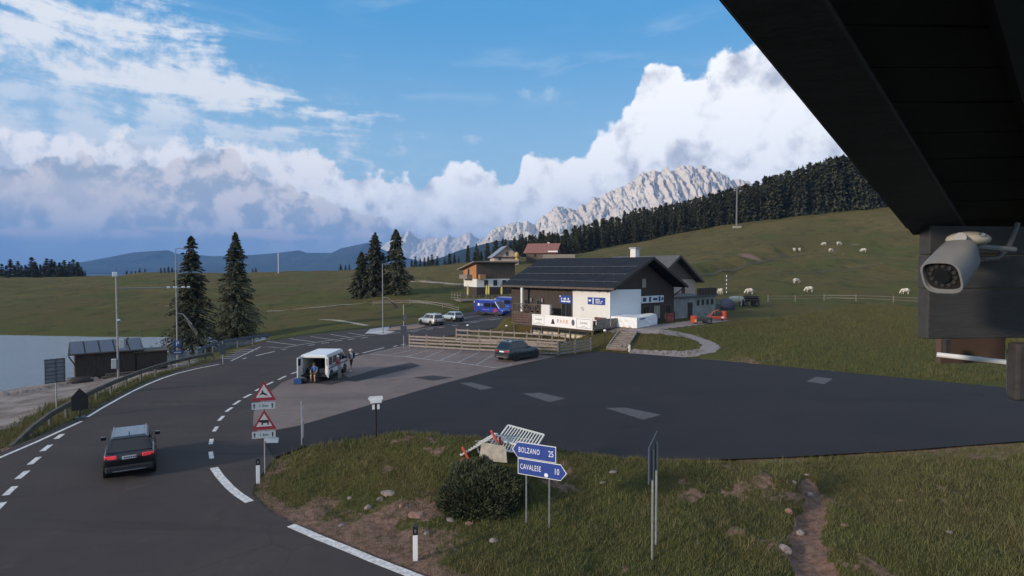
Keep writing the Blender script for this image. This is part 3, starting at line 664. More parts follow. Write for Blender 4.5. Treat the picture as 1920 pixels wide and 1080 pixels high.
# ================================================================== buildings
M_WHITE = mat('white_plaster', (0.67, 0.65, 0.62), 0.85, var=0.035, scale=1.2, bump=0.15, detail=7)
M_CREAM = mat('cream_plaster', (0.62, 0.56, 0.46), 0.9, var=0.12, scale=1.5, bump=0.15)
M_PINK = mat('pink_plaster', (0.48, 0.37, 0.32), 0.9, var=0.12, scale=1.2)
M_GREYW = mat('grey_plaster', (0.24, 0.24, 0.23), 0.9, var=0.2, scale=1.0)
def timber(name, c, c2, s=(6, 6, 0.5), bump=0.5): return mat(name, c, 0.8, var=0.3, scale=3.0, bump=bump, bscale=8, stretch=s, color2=c2)
M_TDARK = timber('dark_timber', (0.050, 0.036, 0.028), (0.026, 0.019, 0.016))
M_TRED = timber('red_brown_timber', (0.105, 0.060, 0.048), (0.06, 0.036, 0.030))
M_TORANGE = timber('honey_timber', (0.42, 0.20, 0.085), (0.26, 0.12, 0.05))
M_TGREY = timber('weathered_timber', (0.24, 0.205, 0.17), (0.13, 0.11, 0.095), s=(1, 1, 6))
M_TBROWN = timber('brown_timber', (0.115, 0.085, 0.065), (0.06, 0.045, 0.036))
M_ROOF = mat('dark_sheet_roof', (0.018, 0.019, 0.024), 0.65, var=0.25, scale=0.8, bump=0.15, bscale=12, spec=0.15)
M_ROOF2 = mat('grey_shingle', (0.095, 0.090, 0.088), 0.8, var=0.3, scale=3, bump=0.3)
M_REDROOF = mat('red_tiles', (0.24, 0.10, 0.085), 0.8, var=0.3, scale=3, bump=0.3)
M_GLASS = mat('dark_glass', (0.02, 0.023, 0.028), 0.08, var=0.0, color2=(0.02, 0.023, 0.028), spec=0.6)
M_STEEL = mat('galvanised_steel', (0.42, 0.43, 0.44), 0.45, metal=0.7, var=0.15, scale=9)
M_BLUESIGN = mat('blue_sign', (0.022, 0.055, 0.26), 0.4, var=0.06)
M_SIGNWHITE = mat('sign_white', (0.80, 0.80, 0.80), 0.45, var=0.05)
M_BLACK = mat('black_plastic', (0.014, 0.014, 0.015), 0.5, var=0.1)
M_CURT = mat('pale_curtain', (0.35, 0.33, 0.30), 0.9, var=0.15)

def gable_solid(mb, x0, x1, y0, y1, z0, ze, zr):
    ym = (y0 + y1) / 2; h = (ze, zr)
    P = [(x, y, z) for x in (x0, x1) for (y, z) in ((y0, z0), (y1, z0), (y1, ze), (ym, zr), (y0, ze))]
    return mb.add(P, [(0, 1, 2, 3, 4)[::-1], (5, 6, 7, 8, 9), (0, 5, 9, 4)[::-1] if False else (0, 4, 9, 5)[::-1], (1, 6, 7, 2), (4, 3, 8, 9)[::-1] if False else (4, 9, 8, 3), (2, 7, 8, 3)[::-1] if False else (3, 8, 7, 2), (0, 5, 6, 1)])
def roof_planes(mb, x0, x1, y0, y1, ze, zr, t=0.22):
    ym = (y0 + y1) / 2
    for ya in (y0, y1):
        P = [(x0, ya, ze), (x1, ya, ze), (x1, ym, zr), (x0, ym, zr)]; P += [(a, b, c + t) for a, b, c in P]
        F_ = [(3, 2, 1, 0), (4, 5, 6, 7), (0, 1, 5, 4), (1, 2, 6, 5), (2, 3, 7, 6), (3, 0, 4, 7)]
        if ya == y1: F_ = [f[::-1] for f in F_]
        mb.add(P, F_)
    return mb
def window(parent, c, w, h, face, material=None, frame=None, bars=1):
    """face: outward axis in the parent's frame ('-y', 'x', '-x', 'y')"""
    ax = {'-y': (Vector((1, 0, 0)), Vector((0, -1, 0))), 'y': (Vector((-1, 0, 0)), Vector((0, 1, 0))), 'x': (Vector((0, 1, 0)), Vector((1, 0, 0))), '-x': (Vector((0, -1, 0)), Vector((-1, 0, 0)))}[face]
    a, n = ax; c = Vector(c); up = Vector((0, 0, 1)); t = 0.07
    R = Matrix((a, -n, up)).transposed()
    mb = MB()
    mb.box(c + up * (h / 2), (w + t, 0.09, t), M=R); mb.box(c - up * (h / 2), (w + t, 0.09, t), M=R)
    for s_ in (-1, 1): mb.box(c + a * (s_ * w / 2), (t, 0.086, h - t), M=R)
    for k_ in range(bars): mb.box(c + a * (w * ((k_ + 1) / (bars + 1) - 0.5)), (0.045, 0.07, h - t), M=R)
    f = mb.build('window', frame or M_TBROWN, parent)
    MB().box(c - n * 0.005, (w, 0.03, h), M=R).build('pane', material or M_GLASS, f)
    return f

# ---------------- the chalet with the dark roof
chalet = thing('chalet', BA, math.atan2(-.743, .67), 'low chalet with wide dark roof, white plaster walls and timber deck behind the car park', 'chalet')
mb = MB(); gable_solid(mb, -16.6, -0.02, 0.02, 13.0, -1.7, 4.05, 7.35); mb.build('timber_wall', M_TDARK, chalet)
MB().box((-2.75, -0.03, 1.15), (5.5, 0.14, 5.5)).build('plaster_wall', M_WHITE, chalet)
mb = MB(); mb.prism([(-0.1, -1.6), (5.75, -1.6), (5.75, 4.02), (0.9, 4.08), (-0.1, 3.85)], (0, 1, 0), (0, 0, 1), (1, 0, 0), (0.0, 0, 0), 0.16); mb.build('plaster_wall', mat('shade_tinted_plaster', (0.72, 0.74, 0.76), 0.8, var=0.06), chalet)  # white gable plaster, blue of its shaded side put into the colour
mb = MB(); roof_planes(mb, -17.6, 1.4, -1.0, 14.0, 4.11, 7.66); roof = mb.build('roof', M_ROOF, chalet)
mb = MB()                                                       # pale verge and eave boards
mb.beam((-17.6, -1.03, 4.20), (1.4, -1.03, 4.20), 0.04, 0.24); mb.build('eave_board', M_TBROWN, roof)
for sy in (-1, 1):
    ye = 6.5 + sy * 7.5
    MB().beam((1.43, ye, 4.17), (1.43, 6.5, 7.74), 0.06, 0.32).build('verge_board', M_TDARK, roof)
sl = (7.66 - 4.11) / 7.5
for d in (1.2, 3.0, 4.9):
    y = -1.0 + d; z = 4.11 + d * sl + 0.26
    m2 = MB(); m2.tube([(-17.3, y, z + 0.08), (1.1, y, z + 0.08)], 0.022, 6)
    for k_ in range(12): m2.box((-17 + k_ * 1.6, y, z + 0.02), (0.05, 0.06, 0.14))
    m2.build('snow_guard', mat('dull_steel', (0.13, 0.13, 0.14), 0.6, metal=0.3, var=0.15), roof)
for k_ in range(32):                                            # standing seams of the sheet roof
    x = -17.3 + k_ * 0.6
    MB().beam((x, -1.0, 4.335), (x, 6.5, 7.885), 0.025, 0.035).build('seam', M_ROOF, roof)
ch = MB(); ch.box((-2.6, 8.2, 8.0), (0.8, 0.8, 1.9)); c_ = ch.build('chimney', M_WHITE, roof); MB().box((-2.6, 8.2, 9.05), (1.05, 1.05, 0.14)).build('chimney_cap', M_STEEL, c_)
for k_ in range(15):
    MB().beam((-16.9 + k_ * 1.28, -0.95, 4.02), (-16.9 + k_ * 1.28, 0.2, 4.54), 0.11, 0.16).build('rafter', M_TDARK, roof)
MB().box((-13.4, -1.0, 2.0), (0.32, 0.32, 4.1)).build('column', M_WHITE, chalet)
# doorway, door and little white wall beside it
d_ = MB().box((-6.5, -0.02, 1.15), (1.55, 0.10, 2.5)).build('door', M_GLASS, chalet)
for x in (-7.32, -6.6, -5.68): MB().box((x, -0.06, 1.15), (0.09, 0.1, 2.5)).build('door_frame', M_TBROWN, d_)
MB().box((-8.35, -1.75, 0.95), (1.5, 0.3, 2.3)).build('low_wall', M_WHITE, chalet)
# signs (dark blue with rows of small print too fine to read)
def print_rows(parent, x0, x1, zs, h, y, material, seed):
    rr = random.Random(seed)
    for z, hh in zs:
        m_ = MB(); x = x0
        while x < x1 - 0.05:
            w = rr.uniform(0.5, 1.3) * hh
            if rr.random() > 0.16: m_.box((min(x + w / 2, x1), y, z + rr.uniform(-.06, .06) * hh), (w * 0.78, 0.012, hh * rr.uniform(0.75, 1.0)))
            x += w
        m_.build('print_row', material, parent)
sg = MB().box((-6.6, -0.13, 2.75), (2.0, 0.06, 0.96)).build('sign_board', M_BLUESIGN, chalet)
print_rows(sg, -7.35, -5.85, [(2.83, 0.24), (2.52, 0.2)], 0, -0.17, M_SIGNWHITE, 3)
MB().box((-7.5, -0.17, 3.12), (0.16, 0.02, 0.16)).build('badge', M_SIGNWHITE, sg)
sg = MB().box((-1.8, -0.14, 2.74), (2.55, 0.06, 0.82)).build('sign_board', M_BLUESIGN, chalet)
MB().box((-2.25, -0.18, 2.74), (0.14, 0.02, 0.7)).build('stripe', M_SIGNWHITE, sg); MB().box((-2.75, -0.18, 2.78), (0.34, 0.02, 0.2)).build('badge', M_SIGNWHITE, sg)
print_rows(sg, -1.9, -0.85, [(2.92, 0.13), (2.74, 0.10), (2.54, 0.10)], 0, -0.18, M_SIGNWHITE, 5)
ring = MB().tube([(-3.9 + 0.17 * math.cos(t), -0.12, 1.75 + 0.17 * math.sin(t)) for t in np.linspace(0, 2 * math.pi, 16)], 0.035, 6).build('wall_ring', M_STEEL, chalet)
# white banner with dark marks on the gable side
sg = MB().box((0.10, 8.2, 2.75), (0.06, 4.6, 0.85)).build('sign_board', mat('pale_banner', (0.62, 0.66, 0.70), 0.6, var=0.05), chalet)
for k_, (yy_, w, h) in enumerate(((6.5, .7, .5), (7.6, .42, .62), (8.7, .9, .3), (9.6, .4, .6), (10.2, .4, .35))):
    MB().box((0.14, yy_, 2.75), (0.02, w, h)).build('mark', mat('dark_blue_mark', (0.03, 0.05, 0.12), 0.6, var=0.1), sg)
window(chalet, (0.02, 6.5, 4.72), 0.8, 1.1, 'x', M_CURT)
window(chalet, (0.02, 7.0, 1.15), 1.3, 1.6, 'x'); window(chalet, (0.02, 9.2, 1.15), 1.3, 1.6, 'x', M_CURT, bars=3); window(chalet, (0.02, 11.6, 1.15), 1.2, 1.6, 'x')
for yy_ in (-13.5, -11.2): window(chalet, (yy_, 0.0, 1.9), 1.1, 1.2, '-y')
for x in (-12.6, -10.6): MB().box((x, -0.12, 2.5), (0.14, 0.2, 0.5)).build('wall_lamp', M_CURT, chalet)
MB().beam((0.0, 12.6, 2.9), (1.2, 13.6, 4.2), 0.14, 0.14).build('bracket', M_TDARK, chalet)
# raised platform and its crossed railing
MB().box((-11.0, -0.9, 0.42), (6.8, 2.0, 0.9)).build('platform', M_TRED, chalet)
rl = MB().beam((-14.2, -1.9, 2.05), (-9.1, -1.9, 2.05), 0.09, 0.09).build('railing', M_TBROWN, chalet)
MB().beam((-14.2, -1.9, 1.02), (-9.1, -1.9, 1.02), 0.07, 0.09).build('rail', M_TBROWN, rl)
for k_ in range(6): MB().box((-14.2 + k_ * 1.02, -1.9, 1.45), (0.09, 0.11, 1.14)).build('post', M_TBROWN, rl)
for k_ in range(4):
    x = -13.18 + k_ * 1.02
    MB().beam((x + .06, -1.9, 1.08), (x + .96, -1.9, 2.0), 0.05, 0.06).build('cross_brace', M_TBROWN, rl); MB().beam((x + .06, -1.89, 2.0), (x + .96, -1.89, 1.08), 0.05, 0.06).build('cross_brace', M_TBROWN, rl)
# basement and deck on posts
MB().box((-6.0, -1.1, -0.95), (9.4, 2.0, 1.5)).build('basement', M_CREAM, chalet)
window(chalet, (-9.6, -2.12, -0.85), 1.4, 0.9, '-y', M_CURT)
dk = MB().box((-4.9, -2.35, -0.10), (12.9, 4.6, 0.14)).build('deck', M_TRED, chalet)
for k_ in range(26): MB().box((-11.25 + k_ * 0.508, -4.64, -0.11), (0.47, 0.06, 0.16)).build('deck_board', M_TBROWN, dk)
for x in (-11.1, -8.0, -6.3, -3.6, -1.9, 1.3): MB().box((x, -4.45, -0.92), (0.16, 0.16, 1.6)).build('post', M_TBROWN, dk)
MB().beam((-11.3, -4.45, -0.28), (1.45, -4.45, -0.28), 0.14, 0.22).build('joist', M_TDARK, dk)
for z in (0.12, 0.40, 0.68, 0.96): MB().box((-9.6, -4.62, z + 0.08), (3.3, 0.05, 0.24)).build('fence_board', M_TRED, dk)
for x in (-11.2, -9.6, -8.02): MB().box((x, -4.68, 0.56), (0.12, 0.07, 1.2)).build('post', M_TBROWN, dk)
MB().beam((-11.3, -4.62, 1.2), (-7.9, -4.62, 1.2), 0.14, 0.07).build('rail', M_TBROWN, dk)
for y in (-3.4, -2.2, -1.0): MB().box((1.45, y, 0.5), (0.06, 1.1, 1.0)).build('fence_board', M_TGREY, dk)
MB().box((-11.22, -2.4, 0.6), (0.06, 4.3, 1.1)).build('fence_board', M_TRED, dk)
bn = MB().box((-3.15, -4.66, 0.53), (9.25, 0.05, 1.26)).build('banner', mat('banner_white', (0.78, 0.77, 0.76), 0.6, var=0.04), dk)
M_INK = mat('grey_ink', (0.10, 0.10, 0.12), 0.6, var=0.1)
def panel_frame(x0, x1):
    for (c, d) in (((x0 + x1) / 2, 'h0'), ((x0 + x1) / 2, 'h1')): MB().box((c, -4.692, 0.05 if d == 'h0' else 1.02), (x1 - x0, 0.012, 0.03)).build('ink_line', M_INK, bn)
    for x in (x0, x1): MB().box((x, -4.692, 0.535), (0.03, 0.012, 0.94)).build('ink_line', M_INK, bn)
    m_ = MB(); xs = [x0 + (x1 - x0) * t for t in (0.28, 0.38, 0.43, 0.5, 0.57, 0.63, 0.74)]; zs = [0.14, 0.17, 0.24, 0.18, 0.25, 0.17, 0.12]
    for i in range(6): m_.beam((xs[i], -4.692, zs[i]), (xs[i + 1], -4.692, zs[i + 1]), 0.012, 0.035)
    m_.build('ridge_line', M_INK, bn)
    text('lettering', 'Lavazé', 0.40, M_INK, bn, ((x0 + x1) / 2, -4.69, 0.62))
panel_frame(-7.6, -5.75); panel_frame(-0.75, 1.3)
cols = [(0.10, 0.03, 0.10), (0.55, 0.22, 0.03), (0.72, 0.30, 0.02), (0.62, 0.08, 0.03), (0.10, 0.12, 0.16)]
for ch_, x, c in zip('PARK', (-3.55, -3.10, -2.62, -2.14), cols): text('lettering', ch_, 0.62, mat('letter_' + ch_, c, 0.6, var=0.1), bn, (x, -4.69, 0.55))
MB().prism([(-.30, .0), (.30, .0), (.10, .55), (-.10, .55)], (1, 0, 0), (0, 0, 1), (0, -1, 0), (-4.35, -4.685, 0.2), 0.01).build('mark', M_BLACK, bn)
MB().prism([(.30 * math.cos(t) * .8, .36 * math.sin(t)) for t in np.linspace(0, 2 * math.pi, 12)[:-1]], (1, 0, 0), (0, 0, 1), (0, -1, 0), (-1.28, -4.685, 0.55), 0.01).build('mark', M_INK, bn)
bench = MB(); bench.box((-0.9, -0.75, 0.45), (1.7, 0.42, 0.06)); bench.box((-0.9, -0.5, 0.75), (1.7, 0.05, 0.35))
for x in (-1.6, -0.2): bench.box((x, -0.72, 0.2), (0.08, 0.4, 0.44))
o = bench.build('bench', M_TRED); o.matrix_world = chalet.matrix_basis.copy(); tag(o, 'dark red wooden bench against the white chalet wall beside the deck', 'bench')

# ---------------- the house behind it
house = thing('house', BA + Vector((0, 0, 0)), math.atan2(-.743, .67), 'pink gabled house with dark roof and low grey wing behind the chalet', 'house')
mb = MB(); gable_solid(mb, -17.5, -6.6, 17.6, 29.0, -0.4, 4.55, 7.9); mb.build('wall', M_PINK, house)
mb = MB(); roof_planes(mb, -18.2, -5.6, 16.8, 29.8, 4.36, 8.25, 0.2); r2 = mb.build('roof', M_ROOF2, house)
for sy in (-1, 1): MB().beam((-5.57, 23.3 + sy * 6.5, 4.42), (-5.57, 23.3, 8.33), 0.06, 0.34).build('verge_board', M_TBROWN, r2)
mb = MB(); mb.prism([(18.0, 4.9), (28.6, 4.9), (23.3, 7.95)], (0, 1, 0), (0, 0, 1), (1, 0, 0), (-6.6, 0, 0), 0.06); mb.build('gable_cladding', M_TBROWN, house)
window(house, (-6.58, 22.2, 3.9), 0.8, 1.3, 'x'); window(house, (-6.58, 25.6, 3.4), 0.8, 1.8, 'x', mat('red_shutter', (0.10, 0.03, 0.025), 0.7))
MB().box((-4.6, 18.6, 1.15), (8.4, 10.8, 3.1)).build('wing', M_GREYW, house)
MB().box((-4.6, 18.6, 2.78), (9.0, 11.4, 0.16)).build('wing_roof', M_ROOF2, house)
w_ = MB().box((-0.35, 21.6, 3.35), (0.06, 5.0, 1.0)).build('balcony_panel', M_TDARK, house)
for k_ in range(7): MB().box((-0.30, 19.2 + k_ * 0.8, 3.35), (0.05, 0.09, 1.06)).build('baluster', M_TBROWN, w_)
MB().box((-0.36, 17.4, 1.0), (0.06, 1.1, 2.0)).build('door', M_BLACK, house)
for y in (19.4, 20.6, 21.8, 23.0): window(house, (-0.38, y, 1.9), 0.55, 0.7, 'x')
# ---------------- the café building across the road
cb = GY(894, 560, 132.0); cb.z = 1.45
cafe = thing('cafe_building', cb, math.radians(25), 'three-storey cafe with orange timber gable, white middle storey and terrace beyond the road', 'building')
MB().box((4.6, 4.0, 1.3), (9.2, 8.0, 2.7)).build('ground_floor', M_TDARK, cafe)
MB().box((4.6, 4.0, 3.55), (9.25, 8.05, 1.8)).build('plaster_wall', M_WHITE, cafe)
mb = MB(); mb.prism([(0, 4.45), (8.0, 4.45), (8.0, 6.6), (0.0, 7.9)], (0, 1, 0), (0, 0, 1), (1, 0, 0), (-0.05, 0, 0), 9.3); mb.build('timber_storey', M_TBROWN, cafe)
mb = MB(); mb.prism([(0, 4.45), (8.0, 4.45), (8.0, 6.6), (0.0, 7.9)], (0, 1, 0), (0, 0, 1), (-1, 0, 0), (-0.055, 0, 0), 0.08); mb.build('timber_gable', M_TORANGE, cafe)
for k_ in range(24): MB().box((0.3 + k_ * 0.38, -0.02, 6.1), (0.30, 0.05, 3.2)).build('plank', M_TBROWN, cafe)
mb = MB(); P = [(-1.2, -1.0, 8.1), (9.9, -1.0, 8.1), (9.9, 9.4, 6.35), (-1.2, 9.4, 6.35)]; P += [(a, b, c + .25) for a, b, c in P]
mb.add(P, [(3, 2, 1, 0), (4, 5, 6, 7), (0, 1, 5, 4), (1, 2, 6, 5), (2, 3, 7, 6), (3, 0, 4, 7)]); mb.build('roof', M_TGREY, cafe)
for x in (1.6, 3.6, 5.6, 7.6): window(cafe, (x, -0.03, 5.9), 0.8, 1.6, '-y')
for x in (2.2, 4.4, 6.6): window(cafe, (x, -0.03, 3.55), 0.9, 1.2, '-y')
window(cafe, (-0.13, 4.6, 5.9), 1.0, 1.5, '-x')
bl = MB().box((-0.75, 5.0, 4.9), (1.2, 5.0, 0.95)).build('balcony', M_TGREY, cafe)
bl = MB().box((1.0, -0.6, 4.95), (1.4, 1.0, 1.0)).build('balcony', M_TORANGE, cafe)
tr = MB().box((2.5, -3.2, 0.05), (17.0, 6.2, 0.25)).build('terrace', M_TGREY, cafe)
for z in (0.55, 1.15): MB().beam((-6.0, -6.2, z), (11, -6.2, z), 0.08, 0.08).build('rail', M_TGREY, tr); MB().beam((-6.0, -6.2, z), (-6.0, -0.2, z), 0.08, 0.08).build('rail', M_TGREY, tr)
for k_ in range(13): MB().box((-6.0 + k_ * 1.4, -6.2, 0.6), (0.1, 0.1, 1.2)).build('post', M_TGREY, tr)
for k_ in range(4): MB().box((-6.0, -6.2 + k_ * 1.9, 0.9), (0.1, 0.1, 1.9)).build('post', M_TGREY, tr)
MB().box((2.5, -3.2, -0.75), (16.4, 5.6, 1.5)).build('terrace_base', M_TBROWN, cafe)
M_YEL = mat('yellow_canvas', (0.55, 0.46, 0.13), 0.85, var=0.15, scale=5)
for k_, (x, y) in enumerate(((-3.4, -3.5), (0.6, -4.2), (1.6, -3.0), (4.2, -4.0), (8.0, -4.5))):
    p = cafe.matrix_basis @ Vector((x, y, 0.18))
    t_ = thing('closed_parasol', p, 0, 'closed yellow parasol on the cafe terrace', 'parasol', 'closed parasols on the cafe terrace')
    MB().tube([(0, 0, 0), (0, 0, 3.2)], 0.035, 6).build('pole', M_TGREY, t_); MB().tube([(0, 0, 0.9), (0, 0, 1.2), (0, 0, 2.2), (0, 0, 3.1)], [0.12, 0.24, 0.2, 0.06], 8).build('canopy', M_YEL, t_)
mk = thing('market_tent', cafe.matrix_basis @ Vector((10.5, -5.0, 0.0)), math.radians(25), 'yellow-green canvas tent at the end of the cafe terrace', 'tent')
MB().box((0, 0, 2.0), (3.0, 2.0, 1.5)).build('canopy', mat('lime_canvas', (0.45, 0.46, 0.10), 0.85, var=0.2, scale=3), mk)
for sx in (-1, 1):
    for sy in (-1, 1): MB().box((1.4 * sx, .9 * sy, 0.7), (0.08, 0.08, 1.5)).build('leg', M_TGREY, mk)
# ---------------- houses up by the wood
def far_house(pu, pv, Y, rz, L, Wd, hw, hr, wallm, roofm, label, name='farmhouse', wins=()):
    p = GY(pu, pv, Y); z = zg(p.x, p.y)
    t_ = thing(name, (p.x, p.y, p.z), rz, label, 'house')
    m_ = MB(); gable_solid(m_, -L / 2, L / 2, -Wd / 2, Wd / 2, -4.0, hw, hr - 0.15); m_.build('wall', wallm, t_)
    m_ = MB(); e = 0.7; s_ = (hr - hw) / (Wd / 2); roof_planes(m_, -L / 2 - 0.9, L / 2 + 0.9, -Wd / 2 - e, Wd / 2 + e, hw - e * s_, hr, 0.2); r = m_.build('roof', roofm, t_)
    for (c, w, h, f_) in wins: window(t_, c, w, h, f_)
    return t_, r
h1, r1 = far_house(945, 487, 215, math.radians(-79), 10, 8.6, 1.2, 4.6, M_PINK, mat('pale_metal_roof', (0.22, 0.24, 0.28), 0.5, var=0.2), 'small pink house with grey metal roof on the slope above the cafe', wins=(((5.02, 0.2, 2.0), 0.9, 1.3, 'x'), ((5.02, -2.4, 0.3), 0.9, 1.0, 'x')))
MB().box((5.3, 0, 0.9), (0.9, 8.0, 0.12)).build('balcony', M_TBROWN, h1)
h2, r2_ = far_house(1020, 484, 225, math.radians(-20), 11, 9, 2.2, 5.3, M_TBROWN, M_REDROOF, 'mountain hut with red roof at the edge of the wood', name='mountain_hut', wins=(((-2, -4.52, 0.9), 1.0, 1.1, '-y'), ((1.5, -4.52, 0.9), 1.0, 1.1, '-y')))
MB().box((1.5, 0.9, 5.3), (0.7, 0.7, 1.2)).build('chimney', M_WHITE, r2_)
MB().box((7.0, -4.5, 0.6), (12, 0.2, 1.3)).build('terrace_fence', M_TGREY, h2)
MB().box((4.8, -4.8, 2.2), (3.6, 0.1, 0.7)).build('sign_board', M_SIGNWHITE, h2)
pt = GY(969, 484, 205); si = thing('yellow_silo', (pt.x, pt.y, pt.z - 0.6), 0, 'small ochre yellow round tank between the pink house and the red-roofed hut', 'tank')
MB().tube([(0, 0, 0), (0, 0, 0.7)], 0.45, 8).build('base', M_YEL, si); MB().ball((0, 0, 1.6), 1.0, 14, 8, (0.75, 0.75, 1.1)).build('tank_body', mat('ochre_paint', (0.50, 0.33, 0.08), 0.6, var=0.15), si, smooth=True)
# ================================================================== vegetation
def leaf_mat(name, c1, c2, c3):
    m = bpy.data.materials.new(name); m.use_nodes = True; q = NG(m.node_tree); bs = q.n['Principled BSDF']
    t = q.node('ShaderNodeTexCoord'); oi = q.node('ShaderNodeObjectInfo')
    n1 = q.noise(t.outputs['Object'], 0.9, 4, 0.6); n2 = q.noise(t.outputs['Object'], 9.0, 3, 0.6)
    c = q.mix(q.sstep(n1, 0.35, 0.65), c1, c2); c = q.mix(q.sstep(n2, 0.55, 0.75), c, c3)
    c = q.mix(q.m('MULTIPLY', oi.outputs['Random'], 0.45), c, tuple(x * 0.55 for x in c1))
    q.put(bs.inputs['Base Color'], c); bs.inputs['Roughness'].default_value = 0.75; bs.inputs['Specular IOR Level'].default_value = 0.15
    return m
M_SPRUCE = leaf_mat('spruce_needles', (0.075, 0.076, 0.050), (0.095, 0.098, 0.058), (0.120, 0.120, 0.070))
M_BARK = mat('bark', (0.075, 0.058, 0.048), 0.95, var=0.4, scale=8, bump=0.6, stretch=(3, 3, 0.6))
M_PINE = leaf_mat('dwarf_pine_needles', (0.056, 0.064, 0.036), (0.080, 0.088, 0.048), (0.115, 0.120, 0.066))
def spruce_faces(H, R0, z0, nb, nf, leaf, rs, droop=0.35, top_r=0.12):
    h = rs.random(nb) ** 1.15; h = np.sort(h); zb = z0 + (H - z0) * h
    ang = np.arange(nb) * 2.399963 + rs.normal(0, 0.3, nb)
    lump = 0.82 + 0.30 * np.sin(h * 23 + rs.random() * 6) * 0.5 + rs.normal(0, 0.12, nb)
    L = (R0 * (1 - h) ** 0.80 * np.clip(lump, 0.5, 1.25) + top_r * (0.4 + rs.random(nb)))
    t = rs.random((nb, nf)) ** 0.75
    side = rs.normal(0, 1, (nb, nf)) * 0.16 * L[:, None] * (1.15 - t)
    r = L[:, None] * t
    ca, sa = np.cos(ang)[:, None], np.sin(ang)[:, None]
    z = zb[:, None] + 0.22 * r * (h[:, None] * 1.4 - 0.2) - droop * r * t * (1.1 - h[:, None] * 0.6) + rs.normal(0, 0.05, (nb, nf)) * leaf * 3
    cx = r * ca - side * sa; cy = r * sa + side * ca
    C = np.stack([cx, cy, z], -1).reshape(-1, 3); n = len(C)
    yaw = (np.repeat(ang, nf) + rs.normal(0, 0.7, n)); pit = rs.normal(-0.35, 0.35, n); s_ = leaf * (0.6 + 0.8 * rs.random(n))
    d = np.stack([np.cos(yaw) * np.cos(pit), np.sin(yaw) * np.cos(pit), np.sin(pit)], -1)
    w = np.stack([-np.sin(yaw), np.cos(yaw), rs.normal(0, 0.5, n)], -1); w /= np.linalg.norm(w, axis=1)[:, None]
    a = d * (s_ * 1.0)[:, None]; b = w * (s_ * 0.32)[:, None]
    V = np.stack([C - a, C + b, C + a, C - b], 1).reshape(-1, 3)
    return V, np.arange(4 * n).reshape(-1, 4)
def trunk_mb(H, r): return MB().tube([(0, 0, -0.4), (0, 0, H * 0.3), (0, 0, H * 0.7), (0, 0, H * 0.985)], [r * 1.15, r * 0.85, r * 0.45, 0.015], 8, True)
def spruce(name, seed, H, R0, z0, nb, nf, leaf, loc, label, group=None, rz=0.0, tr=0.17, dens_limbs=26):
    rs = np.random.default_rng(seed)
    t = thing(name, loc, rz, label, 'tree', group)
    tm = trunk_mb(H, tr)
    for k_ in range(dens_limbs):
        hh = z0 + (H - z0) * (k_ / dens_limbs) * 0.9; l = R0 * (1 - (hh - z0) / (H - z0)) * 0.7; a_ = k_ * 2.4
        tm.tube([(0, 0, hh), (l * math.cos(a_), l * math.sin(a_), hh - l * 0.15)], [0.04, 0.012], 5, False)
    tm.build('trunk', M_BARK, t)
    V_, F_ = spruce_faces(H, R0, z0, nb, nf, leaf, rs)
    link(bpy.data.objects.new('crown', np_mesh('crown', V_, F_, M_SPRUCE)), t)
    return t
p = GG(362, 668); H_ = (668 - 444) * p.y / F
spruce('spruce_tree', 1, H_, 3.7, 1.4, 400, 56, 0.20, p, 'tall spruce by the lake, next to the parking-sign lamp post')
p = GG(444, 642); H_ = (642 - 437) * p.y / F
spruce('spruce_tree', 2, H_, 4.3, 0.5, 420, 58, 0.22, p, 'tall spruce by the lake with a slim pointed top, right of its neighbour')
for (u, v, top, R_, sd, lb) in ((704, 541, 438, 5.2, 3, 'broad dark spruce on the meadow, left one of the tall pair behind the lamp'), (743, 540, 432, 5.0, 4, 'broad dark spruce on the meadow, right one of the tall pair behind the lamp'),
                                (678, 537, 474, 3.6, 5, 'lower spruce leaning into the left side of the meadow pair')):
    p = GY(u, v, 140); p.z = zg(p.x, p.y) - 0.1; H_ = HC + (VH - top) * p.y / F - p.z
    spruce('spruce_tree', sd, H_, R_, 0.15, 250, 40, 0.42, p, lb, tr=0.28)
# spruces too far off to show trunk and crown apart
FAR = []
for s_ in range(6):
    rs = np.random.default_rng(50 + s_); V_, F_ = spruce_faces(10.0, [1.7, 1.45, 1.9, 1.6, 1.35, 1.75][s_], 0.5, 88, 13, 0.46, rs, top_r=0.2)
    tv = trunk_mb(10.0, 0.16); me = np_mesh('far_spruce', V_, F_, [M_SPRUCE, M_BARK])
    bm = bmesh.new(); bm.from_mesh(me); tvm = bpy.data.meshes.new('tmp'); tvm.from_pydata(tv.v, [], tv.f); n0 = len(bm.faces); bm.from_mesh(tvm); bm.faces.ensure_lookup_table()
    for f in bm.faces[n0:]: f.material_index = 1
    bm.to_mesh(me); bm.free(); bpy.data.meshes.remove(tvm); FAR.append(me)
def far_tree(x, y, h, label, group, dz=-0.3, name='spruce_tree', slim=1.0):
    o = bpy.data.objects.new(name, random.choice(FAR)); link(o); o.location = (x, y, zg(x, y) + dz)
    s_ = h / 10.0; o.scale = (s_ * slim * random.uniform(.9, 1.1), s_ * slim * random.uniform(.9, 1.1), s_); o.rotation_euler = (0, 0, random.uniform(0, 6.28)); tag(o, label, 'tree', group); return o
HU = lambda u: np.interp(u, [860, 960, 1060, 1200, 1300, 1380, 1450, 1560, 1700, 2200], [8.5, 9.5, 12.5, 15.5, 16.5, 18.0, 21, 26, 27, 28])
EDGE = lambda u: np.interp(u, [860, 960, 1060, 1150, 1250, 2200], [285, 268, 280, 294, 302, 304])
cnt = 0; mass = []
